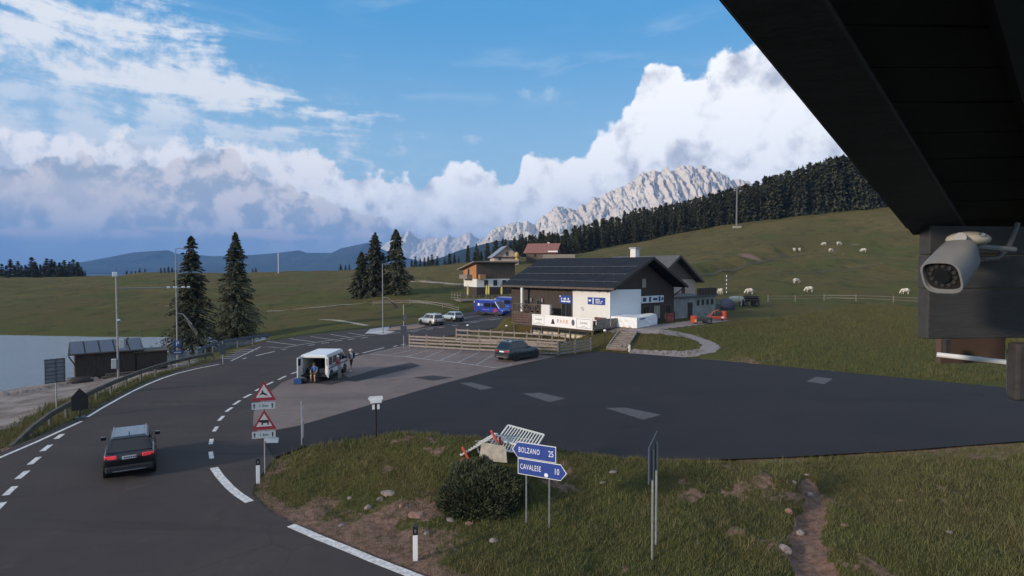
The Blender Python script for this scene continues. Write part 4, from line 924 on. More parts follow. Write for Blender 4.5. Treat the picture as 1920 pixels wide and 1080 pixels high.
for row in range(14):
    xlim0 = (900 if row < 5 else 960); u = 862 if row < 2 else xlim0
    while u < 2300:
        u += 4.1 / (EDGE(u) + row * 6.5) * F * random.uniform(0.75, 1.25)
        Y = float(EDGE(u)) + row * 6.5 + random.uniform(-2.5, 2.5); x = (u - 960) / F * Y; h = float(HU(u)) * random.uniform(0.72, 1.08) * (1.0 if row else 0.95)
        if row < 4 and u < 1725 and cnt < 270:
            far_tree(x, Y, h, 'dark spruce in the dense wood along the top of the pasture', 'spruces of the hillside wood', slim=1.15); cnt += 1
        else: mass.append((x, Y, h))
VV = []; off = 0; FF = []
rs = np.random.default_rng(99); protoV = [spruce_faces(10.0, 1.75, 0.6, 46, 8, 0.72, rs, top_r=0.2)[0] for _ in range(3)]
for i, (x, y, h) in enumerate(mass):
    pv = protoV[i % 3] * (h / 10.0); a_ = i * 1.3; c_, s2 = math.cos(a_), math.sin(a_)
    q_ = np.stack([pv[:, 0] * c_ - pv[:, 1] * s2 + x, pv[:, 0] * s2 + pv[:, 1] * c_ + y, pv[:, 2] + zg(x, y) - 0.3], -1); VV.append(q_)
VV = np.concatenate(VV); o = link(bpy.data.objects.new('forest', np_mesh('forest', VV, np.arange(len(VV)).reshape(-1, 4), M_SPRUCE))); tag(o, 'dark spruce forest covering the hilltop behind its edge trees', 'forest', kind='stuff')
def clump(spec, label, group, Y, jit=14):
    for (u, top) in spec:
        y = Y + random.uniform(-jit, jit); x = (u - 960) / F * y; z = zg(x, y); h = max(3.0, HC + (VH - top) * y / F - z); far_tree(x, y, h, label, group, slim=1.75)
clump([(-30, 492), (-12, 496), (-4, 494), (4, 494), (12, 497), (27, 496), (41, 497), (53, 499), (70, 498), (82, 497), (92, 498), (107, 498), (117, 497), (126, 498), (150, 502), (143, 500), (156, 506), (20, 486), (34, 489), (48, 496), (60, 482), (66, 490), (76, 495), (88, 484), (97, 486), (103, 490), (112, 492), (121, 487), (131, 490), (138, 486), (146, 490), (153, 500), (160, 508)], 'dark spruce in the small wood beyond the lake meadow', 'spruces beyond the lake meadow', 325)
clump([(238, 512), (246, 510), (254, 508), (262, 511), (272, 512)], 'tiny spruce in the low row on the meadow skyline left of the lamp', 'low spruces on the skyline', 330, 8)
clump([(302, 506), (309, 502), (316, 499), (323, 501), (330, 503)], 'tiny spruce on the grassy hump by the lakeside trees', 'spruces on the grassy hump', 310, 6)
clump([(639, 494), (648, 497), (655, 501)], 'small spruce standing left of the broad meadow pair', 'small spruces by the meadow pair', 275, 6)
clump([(772, 486), (779, 480), (788, 484), (796, 482), (803, 480), (810, 476), (820, 479), (834, 482), (843, 474), (852, 476), (860, 484)], 'small spruce in the row behind the cafe meadow', 'spruces behind the cafe meadow', 268, 8)
clump([(878, 478), (890, 471), (902, 470), (915, 466), (926, 462), (938, 460), (955, 458), (968, 456), (980, 452), (996, 450), (1008, 448)], 'dark spruce behind the houses below the wood', 'spruces behind the upper houses', 285, 10)
clump([(474, 503), (480, 505)], 'low spruce on the meadow skyline right of the lakeside trees', 'skyline spruces right of the lakeside trees', 300, 4)

# dwarf-pine bush on the bank
bp = GG(905, 958); bush = thing('pine_bush', bp, 0, 'dense dark dwarf-pine bush on the bank below the heap of barriers', 'bush')
rs = np.random.default_rng(21); n = 30000
d_ = rs.normal(0, 1, (n, 3)); d_ /= np.linalg.norm(d_, axis=1)[:, None]; d_[:, 2] = np.abs(d_[:, 2]); rr = (0.62 + 0.42 * rs.random(n) ** 0.6) * (1 + 0.28 * (fbm(d_[:, 0] * 2.6 + 4, d_[:, 1] * 2.6 + d_[:, 2] * 2, 4) * 2))
C = d_ * rr[:, None] * np.array([1.55, 1.25, 1.45]); C[:, 1] += 0.5
for i in range(0, 1): pass
C[:, 2] += np.array([zg(bp.x + a, bp.y + b) - bp.z for a, b in C[:, :2]]) - 0.12
dd = d_ + rs.normal(0, 0.45, (n, 3)) + np.array([0, 0, 0.35]); dd /= np.linalg.norm(dd, axis=1)[:, None]; ww = np.cross(dd, rs.normal(0, 1, (n, 3))); ww /= np.linalg.norm(ww, axis=1)[:, None]; s_ = 0.035 + 0.045 * rs.random(n)
Vb = np.stack([C - dd * s_[:, None], C + ww * s_[:, None] * .3, C + dd * s_[:, None] * 1.3, C - ww * s_[:, None] * .3], 1).reshape(-1, 3)
link(bpy.data.objects.new('foliage', np_mesh('foliage', Vb, np.arange(4 * n).reshape(-1, 4), M_PINE)), bush)
sm = MB()
for k_ in range(26):
    a_ = k_ * 2.4; l = 0.9 + 0.4 * random.random(); sm.tube([(0, 0.5, -0.2), (l * .5 * math.cos(a_), 0.5 + l * .5 * math.sin(a_), 0.35), (l * math.cos(a_), 0.5 + l * math.sin(a_) * .85, 0.6 + 0.5 * random.random())], [0.04, 0.025, 0.008], 5)
sm.build('stem', M_BARK, bush)

# grass: blades on the bank and taller tussocks on the near meadow
def blades(n_tuft, region, per, hgt, wid, mask, name, material, label, seed):
    rs = np.random.default_rng(seed); V_ = []
    x0, x1, y0, y1 = region; got = 0; P = []
    pts = np.stack([x0 + (x1 - x0) * rs.random(n_tuft * 3), y0 + (y1 - y0) * rs.random(n_tuft * 3)], -1)
    ok = np.ones(len(pts), bool)
    for Pl in (ROAD, LOT, LAKE): ok &= ~inpoly(pts[:, 0], pts[:, 1], Pl)
    ok &= dpoly(pts[:, 0], pts[:, 1], LOT) > 0.18
    ok &= mask(pts[:, 0], pts[:, 1], rs); pts = pts[ok][:n_tuft]
    zz = np.array([zg(a, b) for a, b in pts]); m = len(pts)
    base = np.repeat(np.c_[pts, zz], per, 0); base[:, :2] += rs.normal(0, wid * 3.0, (m * per, 2)); k_ = len(base)
    h = hgt * (0.45 + 0.9 * rs.random(k_)) * np.repeat(0.6 + 0.8 * rs.random(m), per); a_ = rs.random(k_) * 6.283; lean = rs.normal(0, 0.38, (k_, 2)) * h[:, None]
    w = np.stack([np.cos(a_), np.sin(a_), 0 * a_], -1) * wid * 0.5; tip = base + np.c_[lean, h]; base[:, 2] -= 0.03
    V_ = np.stack([base - w, base + w, tip], 1).reshape(-1, 3)
    o = link(bpy.data.objects.new(name, np_mesh(name, V_, np.arange(3 * k_).reshape(-1, 3), material))); return tag(o, label, 'grass', kind='stuff')
def grass_mat(name, c1, c2, c3):
    m = bpy.data.materials.new(name); m.use_nodes = True; q = NG(m.node_tree); bs = q.n['Principled BSDF']; po = q.node('ShaderNodeNewGeometry').outputs['Position']
    n1 = q.noise(po, 0.7, 5, 0.6); n2 = q.noise(po, 11, 2, 0.6); c = q.mix(q.sstep(n1, 0.38, 0.62), c1, c2); c = q.mix(q.sstep(n2, 0.56, 0.72), c, c3)
    q.put(bs.inputs['Base Color'], c); bs.inputs['Roughness'].default_value = 0.85; bs.inputs['Specular IOR Level'].default_value = 0.15; return m
M_GR = grass_mat('grass_blades', (0.105, 0.096, 0.042), (0.112, 0.118, 0.044), (0.190, 0.160, 0.085))
M_GR2 = grass_mat('meadow_blades', (0.090, 0.082, 0.034), (0.092, 0.094, 0.034), (0.130, 0.114, 0.055))
def bare(x, y, rs):
    g_ = gully_f(x, y)
    dirt = smooth(-x, -1.5, 4.5) * (1 - smooth(y, 19.0, 22.5))
    pn = fbm(x / 1.6 + 3, y / 1.6, 5, 0.65)
    return (g_ < 0.4) & (rs.random(len(x)) > dirt * 0.85) & (rs.random(len(x)) > smooth(pn, 0.12, 0.24) * 0.6)
blades(52000, (-10, 32, 13.5, 31), 4, 0.12, 0.020, bare, 'grass', M_GR, 'short rough grass covering the bank beside the road', 5)
blades(26000, (3, 62, 42, 100), 3, 0.22, 0.05, lambda x, y, rs: (dpoly(x, y, PATH, False) > 1.0) & (rs.random(len(x)) > 0.0) & ~((((x - BA.x) * BV.x + (y - BA.y) * BV.y) > -1.5) & (((x - BA.x) * BU.x + (y - BA.y) * BU.y) > -7)), 'grass', M_GR2, 'olive pasture grass on the slope right of the chalet', 6)
blades(9000, (-40, -4, 24, 58), 4, 0.22, 0.03, lambda x, y, rs: np.array([zg(a, b) > -0.85 for a, b in zip(x, y)]), 'grass', M_GR, 'rough grass strip between the guard rail and the lake shore', 8)
M_GR3 = grass_mat('straw_blades', (0.20, 0.165, 0.085), (0.16, 0.145, 0.065), (0.30, 0.25, 0.15))
blades(1700, (-9, 32, 14, 30), 6, 0.21, 0.016, lambda x, y, rs: bare(x, y, rs) & (fbm(x / 1.9 + 6, y / 1.9, 4) > 0.02), 'dry_grass', M_GR3, 'sparse dry straw-coloured tufts scattered over the bank', 15)
blades(3000, (3, 70, 44, 110), 5, 0.30, 0.045, lambda x, y, rs: (fbm(x / 3 + 2, y / 9, 5, 0.65) > 0.07) & ~((((x - BA.x) * BV.x + (y - BA.y) * BV.y) > -1.5) & (((x - BA.x) * BU.x + (y - BA.y) * BU.y) > -7)), 'dry_grass', grass_mat('pasture_straw', (0.13, 0.115, 0.05), (0.11, 0.105, 0.042), (0.18, 0.15, 0.08)), 'dry tussocks scattered over the pasture right of the chalet', 16)
# stones lying on the bank
rs = random.Random(4)
M_STONE = mat('bank_stone', (0.26, 0.21, 0.19), 0.95, var=0.35, scale=6, bump=0.6); M_STONER = mat('red_stone', (0.30, 0.16, 0.12), 0.95, var=0.3, scale=6, bump=0.5)
def stone(name, r, seed):
    r_ = np.random.default_rng(seed); bm = bmesh.new(); bmesh.ops.create_icosphere(bm, subdivisions=2, radius=r)
    sc_ = r_.uniform(0.6, 1.3, 3); sc_[2] *= 0.65
    for v in bm.verts:
        k_ = 1 + 0.35 * float(fbm(np.array([v.co.x / r * 1.3 + seed]), np.array([v.co.y / r * 1.3 + v.co.z / r]), 3)[0]) * 2
        v.co = Vector((v.co.x * sc_[0] * k_, v.co.y * sc_[1] * k_, v.co.z * sc_[2] * k_))
    me = bpy.data.meshes.new(name); bm.to_mesh(me); bm.free(); return me
SM = [stone('rock', 0.16, i) for i in range(5)]
for i, (u, v, k_, red, lb) in enumerate(((730, 925, 1.7, 0, 'pale flat rock jutting from the bank left of the bush'), (778, 966, 1.5, 1, 'reddish upright rock on the bank above the roadside post'), (712, 938, 1.0, 0, None), (752, 950, 0.9, 1, None), (690, 952, 0.8, 0, None), (845, 975, 1.0, 0, None),
     (880, 982, 0.9, 1, None), (655, 935, 0.7, 0, None), (1520, 930, 1.2, 0, 'grey rock at the edge of the red earth gully'), (1500, 1000, 0.9, 0, None), (800, 1000, 0.7, 0, None), (640, 985, 0.7, 0, None), (1780, 1000, 0.8, 0, None), (1690, 940, 0.6, 1, None), (925, 1015, 0.7, 0, None), (1130, 905, 0.7, 0, None), (1150, 885, 0.8, 0, None), (1488, 905, 0.8, 0, None), (1478, 960, 1.1, 1, None), (1470, 1030, 1.0, 0, None), (1512, 890, 0.6, 0, None), (1585, 985, 0.6, 1, None))):
    p = GG(u, v); o = bpy.data.objects.new('rock', SM[i % 5].copy()); o.data.materials.append(M_STONER if red else M_STONE); link(o); o.location = p + Vector((0, 0, 0.0)); o.scale = (k_,) * 3; o.rotation_euler = (0, 0, i * 1.1)
    tag(o, lb or 'small stone half sunk in the grassy bank', 'rock', 'stones on the bank')
# ================================================================== vehicles
M_TYRE = mat('tyre_rubber', (0.018, 0.018, 0.019), 0.85, var=0.2)
M_RIM = mat('alloy', (0.42, 0.42, 0.44), 0.35, metal=0.8, var=0.1)
M_CARGLASS = mat('car_glass', (0.012, 0.014, 0.017), 0.05, var=0.0, color2=(0.012, 0.014, 0.017), spec=0.7)
M_CLAD = mat('black_cladding', (0.018, 0.018, 0.019), 0.6, var=0.15)
M_TAIL = mat('tail_lamp', (0.42, 0.015, 0.02), 0.25, var=0.05)
M_TAILON = mat('lit_tail_lamp', (0.62, 0.04, 0.06), 0.25, var=0.02, emit=0.3)
M_LAMP = mat('clear_lamp', (0.7, 0.72, 0.74), 0.15, var=0.05)
M_PLATE = mat('number_plate', (0.72, 0.73, 0.74), 0.5, var=0.08)
def paint(name, c, rough=0.28, metal=0.25): return mat(name, c, rough, metal=metal, var=0.05, scale=2, spec=0.5, coat=0.6)
def wheel(parent, x, y, r, w, side, rim=None):
    mb = MB(); a = (0, 1, 0)
    pr = [(0.62, -w / 2), (0.95, -w / 2), (1.0, -w * 0.36), (1.0, w * 0.36), (0.95, w / 2), (0.62, w / 2)]
    n = 20
    for k_ in range(n):
        t = 2 * math.pi * k_ / n
        for q, yy in pr: mb.v.append((x + r * q * math.cos(t), y + yy, r + r * q * math.sin(t)))
    m_ = len(pr)
    for k_ in range(n):
        for j in range(m_ - 1): mb.f.append((k_ * m_ + j, k_ * m_ + j + 1, ((k_ + 1) % n) * m_ + j + 1, ((k_ + 1) % n) * m_ + j)); mb.mi.append(0)
    o = mb.build('wheel', M_TYRE, parent, smooth=True)
    rm = MB(); yo = y + side * (w / 2 - 0.03)
    rm.tube([(x, yo - side * 0.10, r), (x, yo, r)], r * 0.64, 18)
    rm.build('rim', rim or M_RIM, o)
    sp = MB()
    for k_ in range(5):
        t = 2 * math.pi * k_ / 5; sp.beam((x, yo + side * 0.012, r), (x + r * .58 * math.cos(t), yo + side * 0.012, r + r * .58 * math.sin(t)), 0.02, 0.07, up=(0, 1, 0))
    sp.build('spokes', M_CLAD, o)
    return o
def quadpane(mb, q, u0, u1, v0, v1, off, th=0.012):
    """pane inset on a quad (corners a b c d: bottom-left, bottom-right, top-right, top-left seen from outside)"""
    a, b, c, d = [Vector(p) for p in q]
    nrm = (b - a).cross(d - a).normalized()
    P = []
    for (u, v) in ((u0, v0), (u1, v0), (u1, v1), (u0, v1)): P.append((a * (1 - u) + b * u) * (1 - v) + (d * (1 - u) + c * u) * v + nrm * off)
    Q = [p - nrm * th for p in P]
    mb.add(Q + P, [(3, 2, 1, 0), (4, 5, 6, 7), (0, 1, 5, 4), (1, 2, 6, 5), (2, 3, 7, 6), (3, 0, 4, 7)])
def car(name, loc, rz, label, pm, L=4.5, Wd=1.86, H=1.64, belt=1.0, xr=0.10, xrr=0.34, xf=1.28, xfr=2.0, hood=0.98, wheelbase=2.65, wr=0.35, rails=True, lit=False, cat='car', roofm=None, rim=None, plate=True, splits=(0.40,)):
    """x forward from the rear bumper at 0; y left"""
    t = thing(name, loc, rz, label, cat)
    w = Wd / 2
    st = [(0.0, .55, belt - .12, .90), (0.06, .36, belt - .02, .965), (0.35, .24, belt, .99), (L * .30, .22, belt, 1.0), (L * .5, .22, belt - .01, 1.0), (L - xf + 0.05, .22, belt - .02, 1.0), (L - .65, .23, hood - .06, .985), (L - .25, .26, hood - .16, .94), (L - .06, .34, hood - .26, .84), (L, .48, hood - .40, .74)]
    mb = MB(); ring = []
    for (x, zl, zt, k_) in st:
        y = w * k_; zm = zl + (zt - zl) * 0.45
        ring.append([(x, -y * .86, zl), (x, -y * .985, zl + .10), (x, -y, zm), (x, -y * .985, zt - .10), (x, -y * .90, zt), (x, -y * .45, zt + .03), (x, y * .45, zt + .03), (x, y * .90, zt), (x, y * .985, zt - .10), (x, y, zm), (x, y * .985, zl + .10), (x, y * .86, zl)])
    n = 12
    for r in ring: mb.v.extend(r)
    for i in range(len(ring) - 1):
        for k_ in range(n): mb.f.append((i * n + k_, i * n + (k_ + 1) % n, (i + 1) * n + (k_ + 1) % n, (i + 1) * n + k_)); mb.mi.append(0)
    mb.f.append(tuple(range(n))[::-1]); mb.mi.append(0); e = (len(ring) - 1) * n; mb.f.append(tuple(e + k_ for k_ in range(n))); mb.mi.append(0)
    mb.f = [f[::-1] for f in mb.f]
    body = mb.build('body', pm, t, smooth=True)
    b_ = body.modifiers.new('edge', 'EDGE_SPLIT'); b_.split_angle = math.radians(48)
    wb, wt = w * .90, w * .70; b0, b1 = xr, L - xf; r0, r1 = xrr, L - xfr
    zb = belt - .02
    A = [(b0, -wb, zb), (b1, -wb, zb), (b1, wb, zb), (b0, wb, zb)]; T = [(r0, -wt, H - .06), (r1, -wt, H - .06), (r1, wt, H - .06), (r0, wt, H - .06)]
    mb = MB(); mb.add(A + T, [(3, 2, 1, 0), (4, 5, 6, 7), (0, 1, 5, 4), (1, 2, 6, 5), (2, 3, 7, 6), (3, 0, 4, 7)]); mb.build('cabin', pm, t, bevel=0.05)
    rf = MB(); rf.add([(r0 - .03, -wt, H - .07), (r1 + .05, -wt, H - .07), (r1 + .05, wt, H - .07), (r0 - .03, wt, H - .07), (r0 + .12, -wt * .82, H), (r1 - .2, -wt * .82, H), (r1 - .2, wt * .82, H), (r0 + .12, wt * .82, H)],
                      [(3, 2, 1, 0), (4, 5, 6, 7), (0, 1, 5, 4), (1, 2, 6, 5), (2, 3, 7, 6), (3, 0, 4, 7)]); roof_ = rf.build('roof', roofm or pm, t, bevel=0.03)
    mb = MB(); quadpane(mb, (A[1], A[2], T[2], T[1]), .07, .93, .06, .93, .012); mb.build('windscreen', M_CARGLASS, t)
    mb = MB(); quadpane(mb, (A[3], A[0], T[0], T[3]), .09, .91, .08, .86, .012); mb.build('rear_window', M_CARGLASS, t)
    ed = [0.05] + list(splits) + [0.93]
    for (q, s_) in (((A[0], A[1], T[1], T[0]), 0), ((A[2], A[3], T[3], T[2]), 1)):
        for i in range(len(ed) - 1):
            u0, u1 = ed[i] + .012, ed[i + 1] - .012
            if s_: u0, u1 = 1 - u1, 1 - u0
            mb = MB(); quadpane(mb, q, u0, u1, .10, .88, .010); mb.build('side_window', M_CARGLASS, t)
    xa, xb = 0.92 * L / 4.5, 0.92 * L / 4.5 + wheelbase
    for x in (xa, xb):
        for s_ in (-1, 1):
            MB().tube([(x, s_ * (w * .90), wr), (x, s_ * (w * 1.008), wr)], wr * 1.18, 20).build('wheel_arch', M_CLAD, t); wheel(t, x, s_ * (w - .09), wr, .22, s_, rim)
    cl = MB(); cl.box((L * .5, 0, .30), (wheelbase - wr * 2.4, Wd * 1.012, .16)); cl.build('sill', M_CLAD, t, bevel=.02)
    MB().box((0.03, 0, .46), (.22, Wd * .90, .26)).build('rear_bumper', M_CLAD, t, bevel=.05); MB().box((L - .07, 0, .42), (.24, Wd * .80, .26)).build('front_bumper', M_CLAD, t, bevel=.05)
    MB().box((-0.085, 0, .40), (.02, Wd * .62, .035)).build('chrome_strip', M_RIM, t)
    for s_ in (-1, 1):
        MB().box((0.035, s_ * w * .70, belt - .16), (.12, w * .46, .15), rz=-s_ * .22).build('tail_light', M_TAILON if lit else M_TAIL, t, bevel=.03); MB().box((L - .13, s_ * w * .66, hood - .28), (.2, w * .34, .13), rz=s_ * -.25 if False else -s_ * .35).build('headlight', M_LAMP, t, bevel=.03)
        MB().box((b1 - .35, s_ * (w + .09), belt + .06), (.14, .2, .15)).build('mirror', pm, t, bevel=.03)
        if rails:
            MB().tube([(r0 + .1, s_ * wt * .9, H + .01), (r0 + .2, s_ * wt * .9, H + .05), (r1 - .3, s_ * wt * .9, H + .05), (r1 - .2, s_ * wt * .9, H + .01)], .02, 6).build('roof_rail', M_RIM, roof_)
        MB().box((b0 + (b1 - b0) * .45, s_ * w * .995, belt - .17), (.2, .03, .035)).build('door_handle', pm, t)
    if plate: MB().box((-0.02, 0, belt - .20), (.02, .52, .12)).build('number_plate', M_PLATE, t)
    ant = MB().box((r0 + .25, 0, H + .06), (.16, .03, .10)).build('aerial', M_CLAD, roof_)
    return t
def place(rx, ry, h): return (rx, ry, 0.0), h
def rear_at(cx, cy, h, L): return (cx - math.cos(h) * L / 2, cy - math.sin(h) * L / 2, 0.012)
h = math.radians(121); c0 = G(242, 899)
suv = car('black_suv', (c0.x, c0.y + .05, 0.002), h, 'black SUV with silver roof rails and lit red tail lights driving up the road', paint('black_paint', (0.012, 0.013, 0.016), 0.22), L=4.15, Wd=1.86, H=1.70, belt=1.10, hood=1.06, xr=.05, xrr=.20, wr=.37, lit=True, roofm=paint('black_roof', (0.03, 0.034, 0.045), 0.22))
suv.scale = (.95, .93, .95)
print_rows_ = MB(); 
for k_ in range(7): print_rows_.box((-0.034, -0.20 + k_ * 0.062, 0.90), (.006, .036, .07))
print_rows_.build('plate_print', M_CLAD, suv); MB().box((-0.034, -.245, .90), (.008, .03, .11)).build('plate_mark', M_TAIL, suv)
h = math.radians(48); car('teal_suv', rear_at(.55, 53.7, h, 4.3), h, 'dark teal compact SUV parked in front of the timber fence', paint('teal_paint', (0.016, 0.028, 0.034), 0.3), L=4.2, Wd=1.84, H=1.69, xr=.12, xrr=.50, xfr=1.95, belt=1.06, hood=1.04, wr=.37)
h = math.radians(129); car('white_suv', rear_at(-11.7, 86.8, h, 4.5), h, 'silver-white SUV parked nearest the zebra crossing', paint('silver_white', (0.62, 0.60, 0.57), 0.3, 0.3), L=4.5, H=1.66)
car('pale_hatchback', rear_at(-9.3, 93.6, h, 4.0), h, 'pale blue hatchback parked just behind the silver-white SUV', paint('pale_blue', (0.44, 0.52, 0.56), 0.3, 0.3), L=4.0, Wd=1.75, H=1.48, belt=.92, hood=.90, wheelbase=2.5, wr=.32, rails=False)
# high-roofed blue minibuses
M_BUS = paint('minibus_blue', (0.020, 0.045, 0.30), 0.3, 0.1)
def minibus(loc, rz, label):
    t = thing('blue_minibus', loc, rz, label, 'van', 'blue minibuses by the cafe')
    L, w, H = 6.8, 1.0, 2.62
    prof = [(0.0, .45), (0.0, 1.6), (.10, 2.45), (.35, 2.62), (4.6, 2.62), (5.0, 2.5), (5.95, 1.35), (6.60, 1.10), (6.80, .85), (6.80, .42), (6.5, .32), (.2, .32)]
    mb = MB(); mb.prism(prof, (1, 0, 0), (0, 0, 1), (0, 1, 0), (0, -w, 0), 2 * w); mb.build('body', M_BUS, t, bevel=.14, seg=3)
    mb = MB()
    mb.prism([(.35, .34), (6.4, .34), (6.4, .62), (.35, .55)], (1, 0, 0), (0, 0, 1), (0, 1, 0), (0, -w - .012, 0), 2 * w + .024); mb.build('sill', M_CLAD, t)
    for s_ in (-1, 1):
        for (x0, x1) in ((2.45, 3.95),): MB().prism([(x0, 1.42), (x1, 1.42), (x1, 2.12), (x0, 2.12)], (1, 0, 0), (0, 0, 1), (0, 1, 0), (0, s_ * (w + .006) - .01, 0), .02).build('side_window', M_CARGLASS, t)
        MB().prism([(4.15, 1.40), (5.55, 1.40), (4.95, 2.12), (4.15, 2.12)], (1, 0, 0), (0, 0, 1), (0, 1, 0), (0, s_ * (w + .006) - .01, 0), .02).build('side_window', M_CARGLASS, t)
        lg = MB().prism([(4.55, .62), (5.55, .62), (5.45, 1.18), (4.75, 1.24)], (1, 0, 0), (0, 0, 1), (0, 1, 0), (0, s_ * (w + .006) - .01, 0), .02).build('livery_patch', mat('magenta_livery', (0.34, 0.02, 0.10), 0.4, var=.05), t)
        MB().box((1.15, s_ * (w + .004), 1.82), (.42, .016, .42)).build('livery_square', M_SIGNWHITE, t)
        for z in (1.9, 1.72): MB().box((1.85, s_ * (w + .004), z), (.7, .014, .07)).build('livery_line', mat('livery_pale', (0.40, 0.44, 0.62), .5, var=.1), t)
        for k_ in range(7): MB().box((2.1 + k_ * .24, s_ * (w + .004), .98), (.16, .014, .20)).build('livery_letter', mat('livery_violet', (0.16, 0.16, 0.50), .5, var=.1), t)
        for x in (1.15, 5.35):
            MB().tube([(x, s_ * w * .9, .36), (x, s_ * w * 1.02, .36)], .43, 18).build('wheel_arch', M_CLAD, t); wheel(t, x, s_ * (w - .08), .36, .22, s_)
        MB().box((-.02, s_ * .86, 1.1), (.08, .16, .6)).build('tail_light', M_TAIL, t, bevel=.02); MB().box((6.66, s_ * .72, .86), (.2, .34, .2)).build('headlight', M_LAMP, t, bevel=.03); MB().box((5.35, s_ * (w + .16), 1.5), (.14, .2, .32)).build('mirror', M_CLAD, t, bevel=.03)
    a = Vector((5.02, 0, 2.47)); b = Vector((5.93, 0, 1.38)); d = (b - a).normalized(); nn = Vector((-d.z, 0, d.x)); nn = nn if nn.x > 0 else -nn
    MB().box((a + b) / 2 + nn * .015, ((b - a).length * .86, 1.72, .03), M=Matrix((d, Vector((0, 1, 0)), nn)).transposed()).build('windscreen', M_CARGLASS, t)
    MB().box((-.03, 0, 1.75), (.03, 1.5, .8)).build('rear_window', M_CARGLASS, t); MB().box((2.6, 0, 2.66), (3.8, 1.5, .06)).build('roof_panel', mat('pale_roof', (.42, .44, .55), .4, var=.1), t, bevel=.03)
    MB().ball((-.02, -.8, 2.2), .16, 8, 6).build('rear_lamp', M_LAMP, t)
    return t
h = math.radians(-40); minibus((-3.5 - math.cos(h) * 3.4, 105.4 - math.sin(h) * 3.4, 0.012), h, 'blue high-roofed minibus with magenta patch, the nearer of the two by the cafe')
minibus((-.1 - math.cos(h) * 3.4, 115.0 - math.sin(h) * 3.4, 0.012), h, 'blue high-roofed minibus partly hidden behind the nearer one and the deck post')

# ---------------- old white van with its rear doors open
M_VAN = paint('van_white', (0.66, 0.67, 0.66), 0.4, 0.0); M_DIM = mat('van_interior', (0.045, 0.045, 0.045), 0.9, var=.2)
h = math.radians(87); rc = G(613, 716); d_ = Vector((math.cos(h), math.sin(h), 0)); lft = Vector((-math.sin(h), math.cos(h), 0)); o_ = rc + lft * .93
van = thing('white_van', (o_.x, o_.y, 0.015), h, 'old white van with both rear doors open, standing on the worn asphalt', 'van')
w = .92
side = [(0, .42), (0, 1.15), (.06, 1.82), (3.35, 1.86), (4.0, 1.18), (4.62, 1.02), (4.72, .60), (4.66, .34), (.2, .34)]
for s_ in (-1, 1):
    MB().prism(side, (1, 0, 0), (0, 0, 1), (0, 1, 0), (0, s_ * w - (.05 if s_ > 0 else 0), 0), .05).build('side_panel', M_VAN, van)
    for (x0, x1) in ((.28, 1.15), (1.28, 2.2), (2.32, 3.1)):
        f_ = MB().prism([(x0, 1.12), (x1, 1.12), (x1 - .02, 1.66), (x0 + .04, 1.66)], (1, 0, 0), (0, 0, 1), (0, 1, 0), (0, s_ * (w + .004) - .012, 0), .024).build('side_window', M_CARGLASS, van)
    MB().prism([(3.18, 1.12), (3.92, 1.12), (3.42, 1.66), (3.18, 1.66)], (1, 0, 0), (0, 0, 1), (0, 1, 0), (0, s_ * (w + .004) - .012, 0), .024).build('side_window', M_CARGLASS, van)
    MB().box((2.3, s_ * (w + .012), .86), (4.3, .02, .07)).build('trim_strip', M_CLAD, van)
    MB().box((2.3, s_ * (w + .008), .42), (4.2, .02, .14)).build('sill', mat('van_grey', (.16, .16, .17), .7, var=.2), van)
    for x in (.95, 3.85):
        MB().tube([(x, s_ * w * .9, .33), (x, s_ * (w + .012), .33)], .39, 18).build('wheel_arch', M_CLAD, van); wheel(van, x, s_ * (w - .08), .32, .2, s_)
    MB().box((4.66, s_ * .68, .72), (.12, .3, .18)).build('headlight', M_LAMP, van, bevel=.03); MB().box((3.7, s_ * (w + .14), 1.22), (.1, .22, .18)).build('mirror', M_CLAD, van, bevel=.03)
    MB().box((.02, s_ * .85, .80), (.05, .13, .34)).build('tail_light', M_TAIL, van)
    MB().box((.03, s_ * .88, 1.15), (.10, .12, 1.42)).build('rear_pillar', M_VAN, van)
MB().prism([(.0, 1.80), (.1, 1.90), (3.2, 1.93), (3.42, 1.84)], (1, 0, 0), (0, 0, 1), (0, 1, 0), (0, -w, 0), 2 * w).build('roof', M_VAN, van, bevel=.05)
MB().box((.05, 0, 1.76), (.12, 1.7, .12)).build('rear_header', M_VAN, van)
a = Vector((3.38, 0, 1.82)); b = Vector((4.0, 0, 1.17)); dd = (b - a).normalized(); nn = Vector((-dd.z, 0, dd.x))
MB().box((a + b) / 2, ((b - a).length, 1.78, .03), M=Matrix((dd, Vector((0, 1, 0)), nn)).transposed()).build('windscreen', M_CARGLASS, van)
MB().prism([(3.95, .4), (4.70, .4), (4.70, .62), (4.60, 1.02), (3.98, 1.18)], (1, 0, 0), (0, 0, 1), (0, 1, 0), (0, -w + .05, 0), 2 * w - .1).build('bonnet', M_VAN, van, bevel=.04)
MB().box((2.0, 0, .46), (3.9, 1.72, .1)).build('floor', M_DIM, van); MB().box((2.7, 0, 1.1), (.06, 1.7, 1.3)).build('partition', M_DIM, van)
for y in (-.5, .45): MB().box((2.2, y, .95), (.5, .5, .9)).build('inner_seat', M_DIM, van, bevel=.06)
MB().box((-.06, 0, .42), (.16, 1.8, .16)).build('rear_bumper', M_CLAD, van, bevel=.03)
MB().box((.7, .3, .72), (.6, .5, .4)).build('luggage', mat('green_box', (.05, .09, .05), .8, var=.2), van); MB().box((.8, -.4, .66), (.5, .45, .3)).build('luggage', mat('grey_box', (.2, .2, .21), .8, var=.2), van)
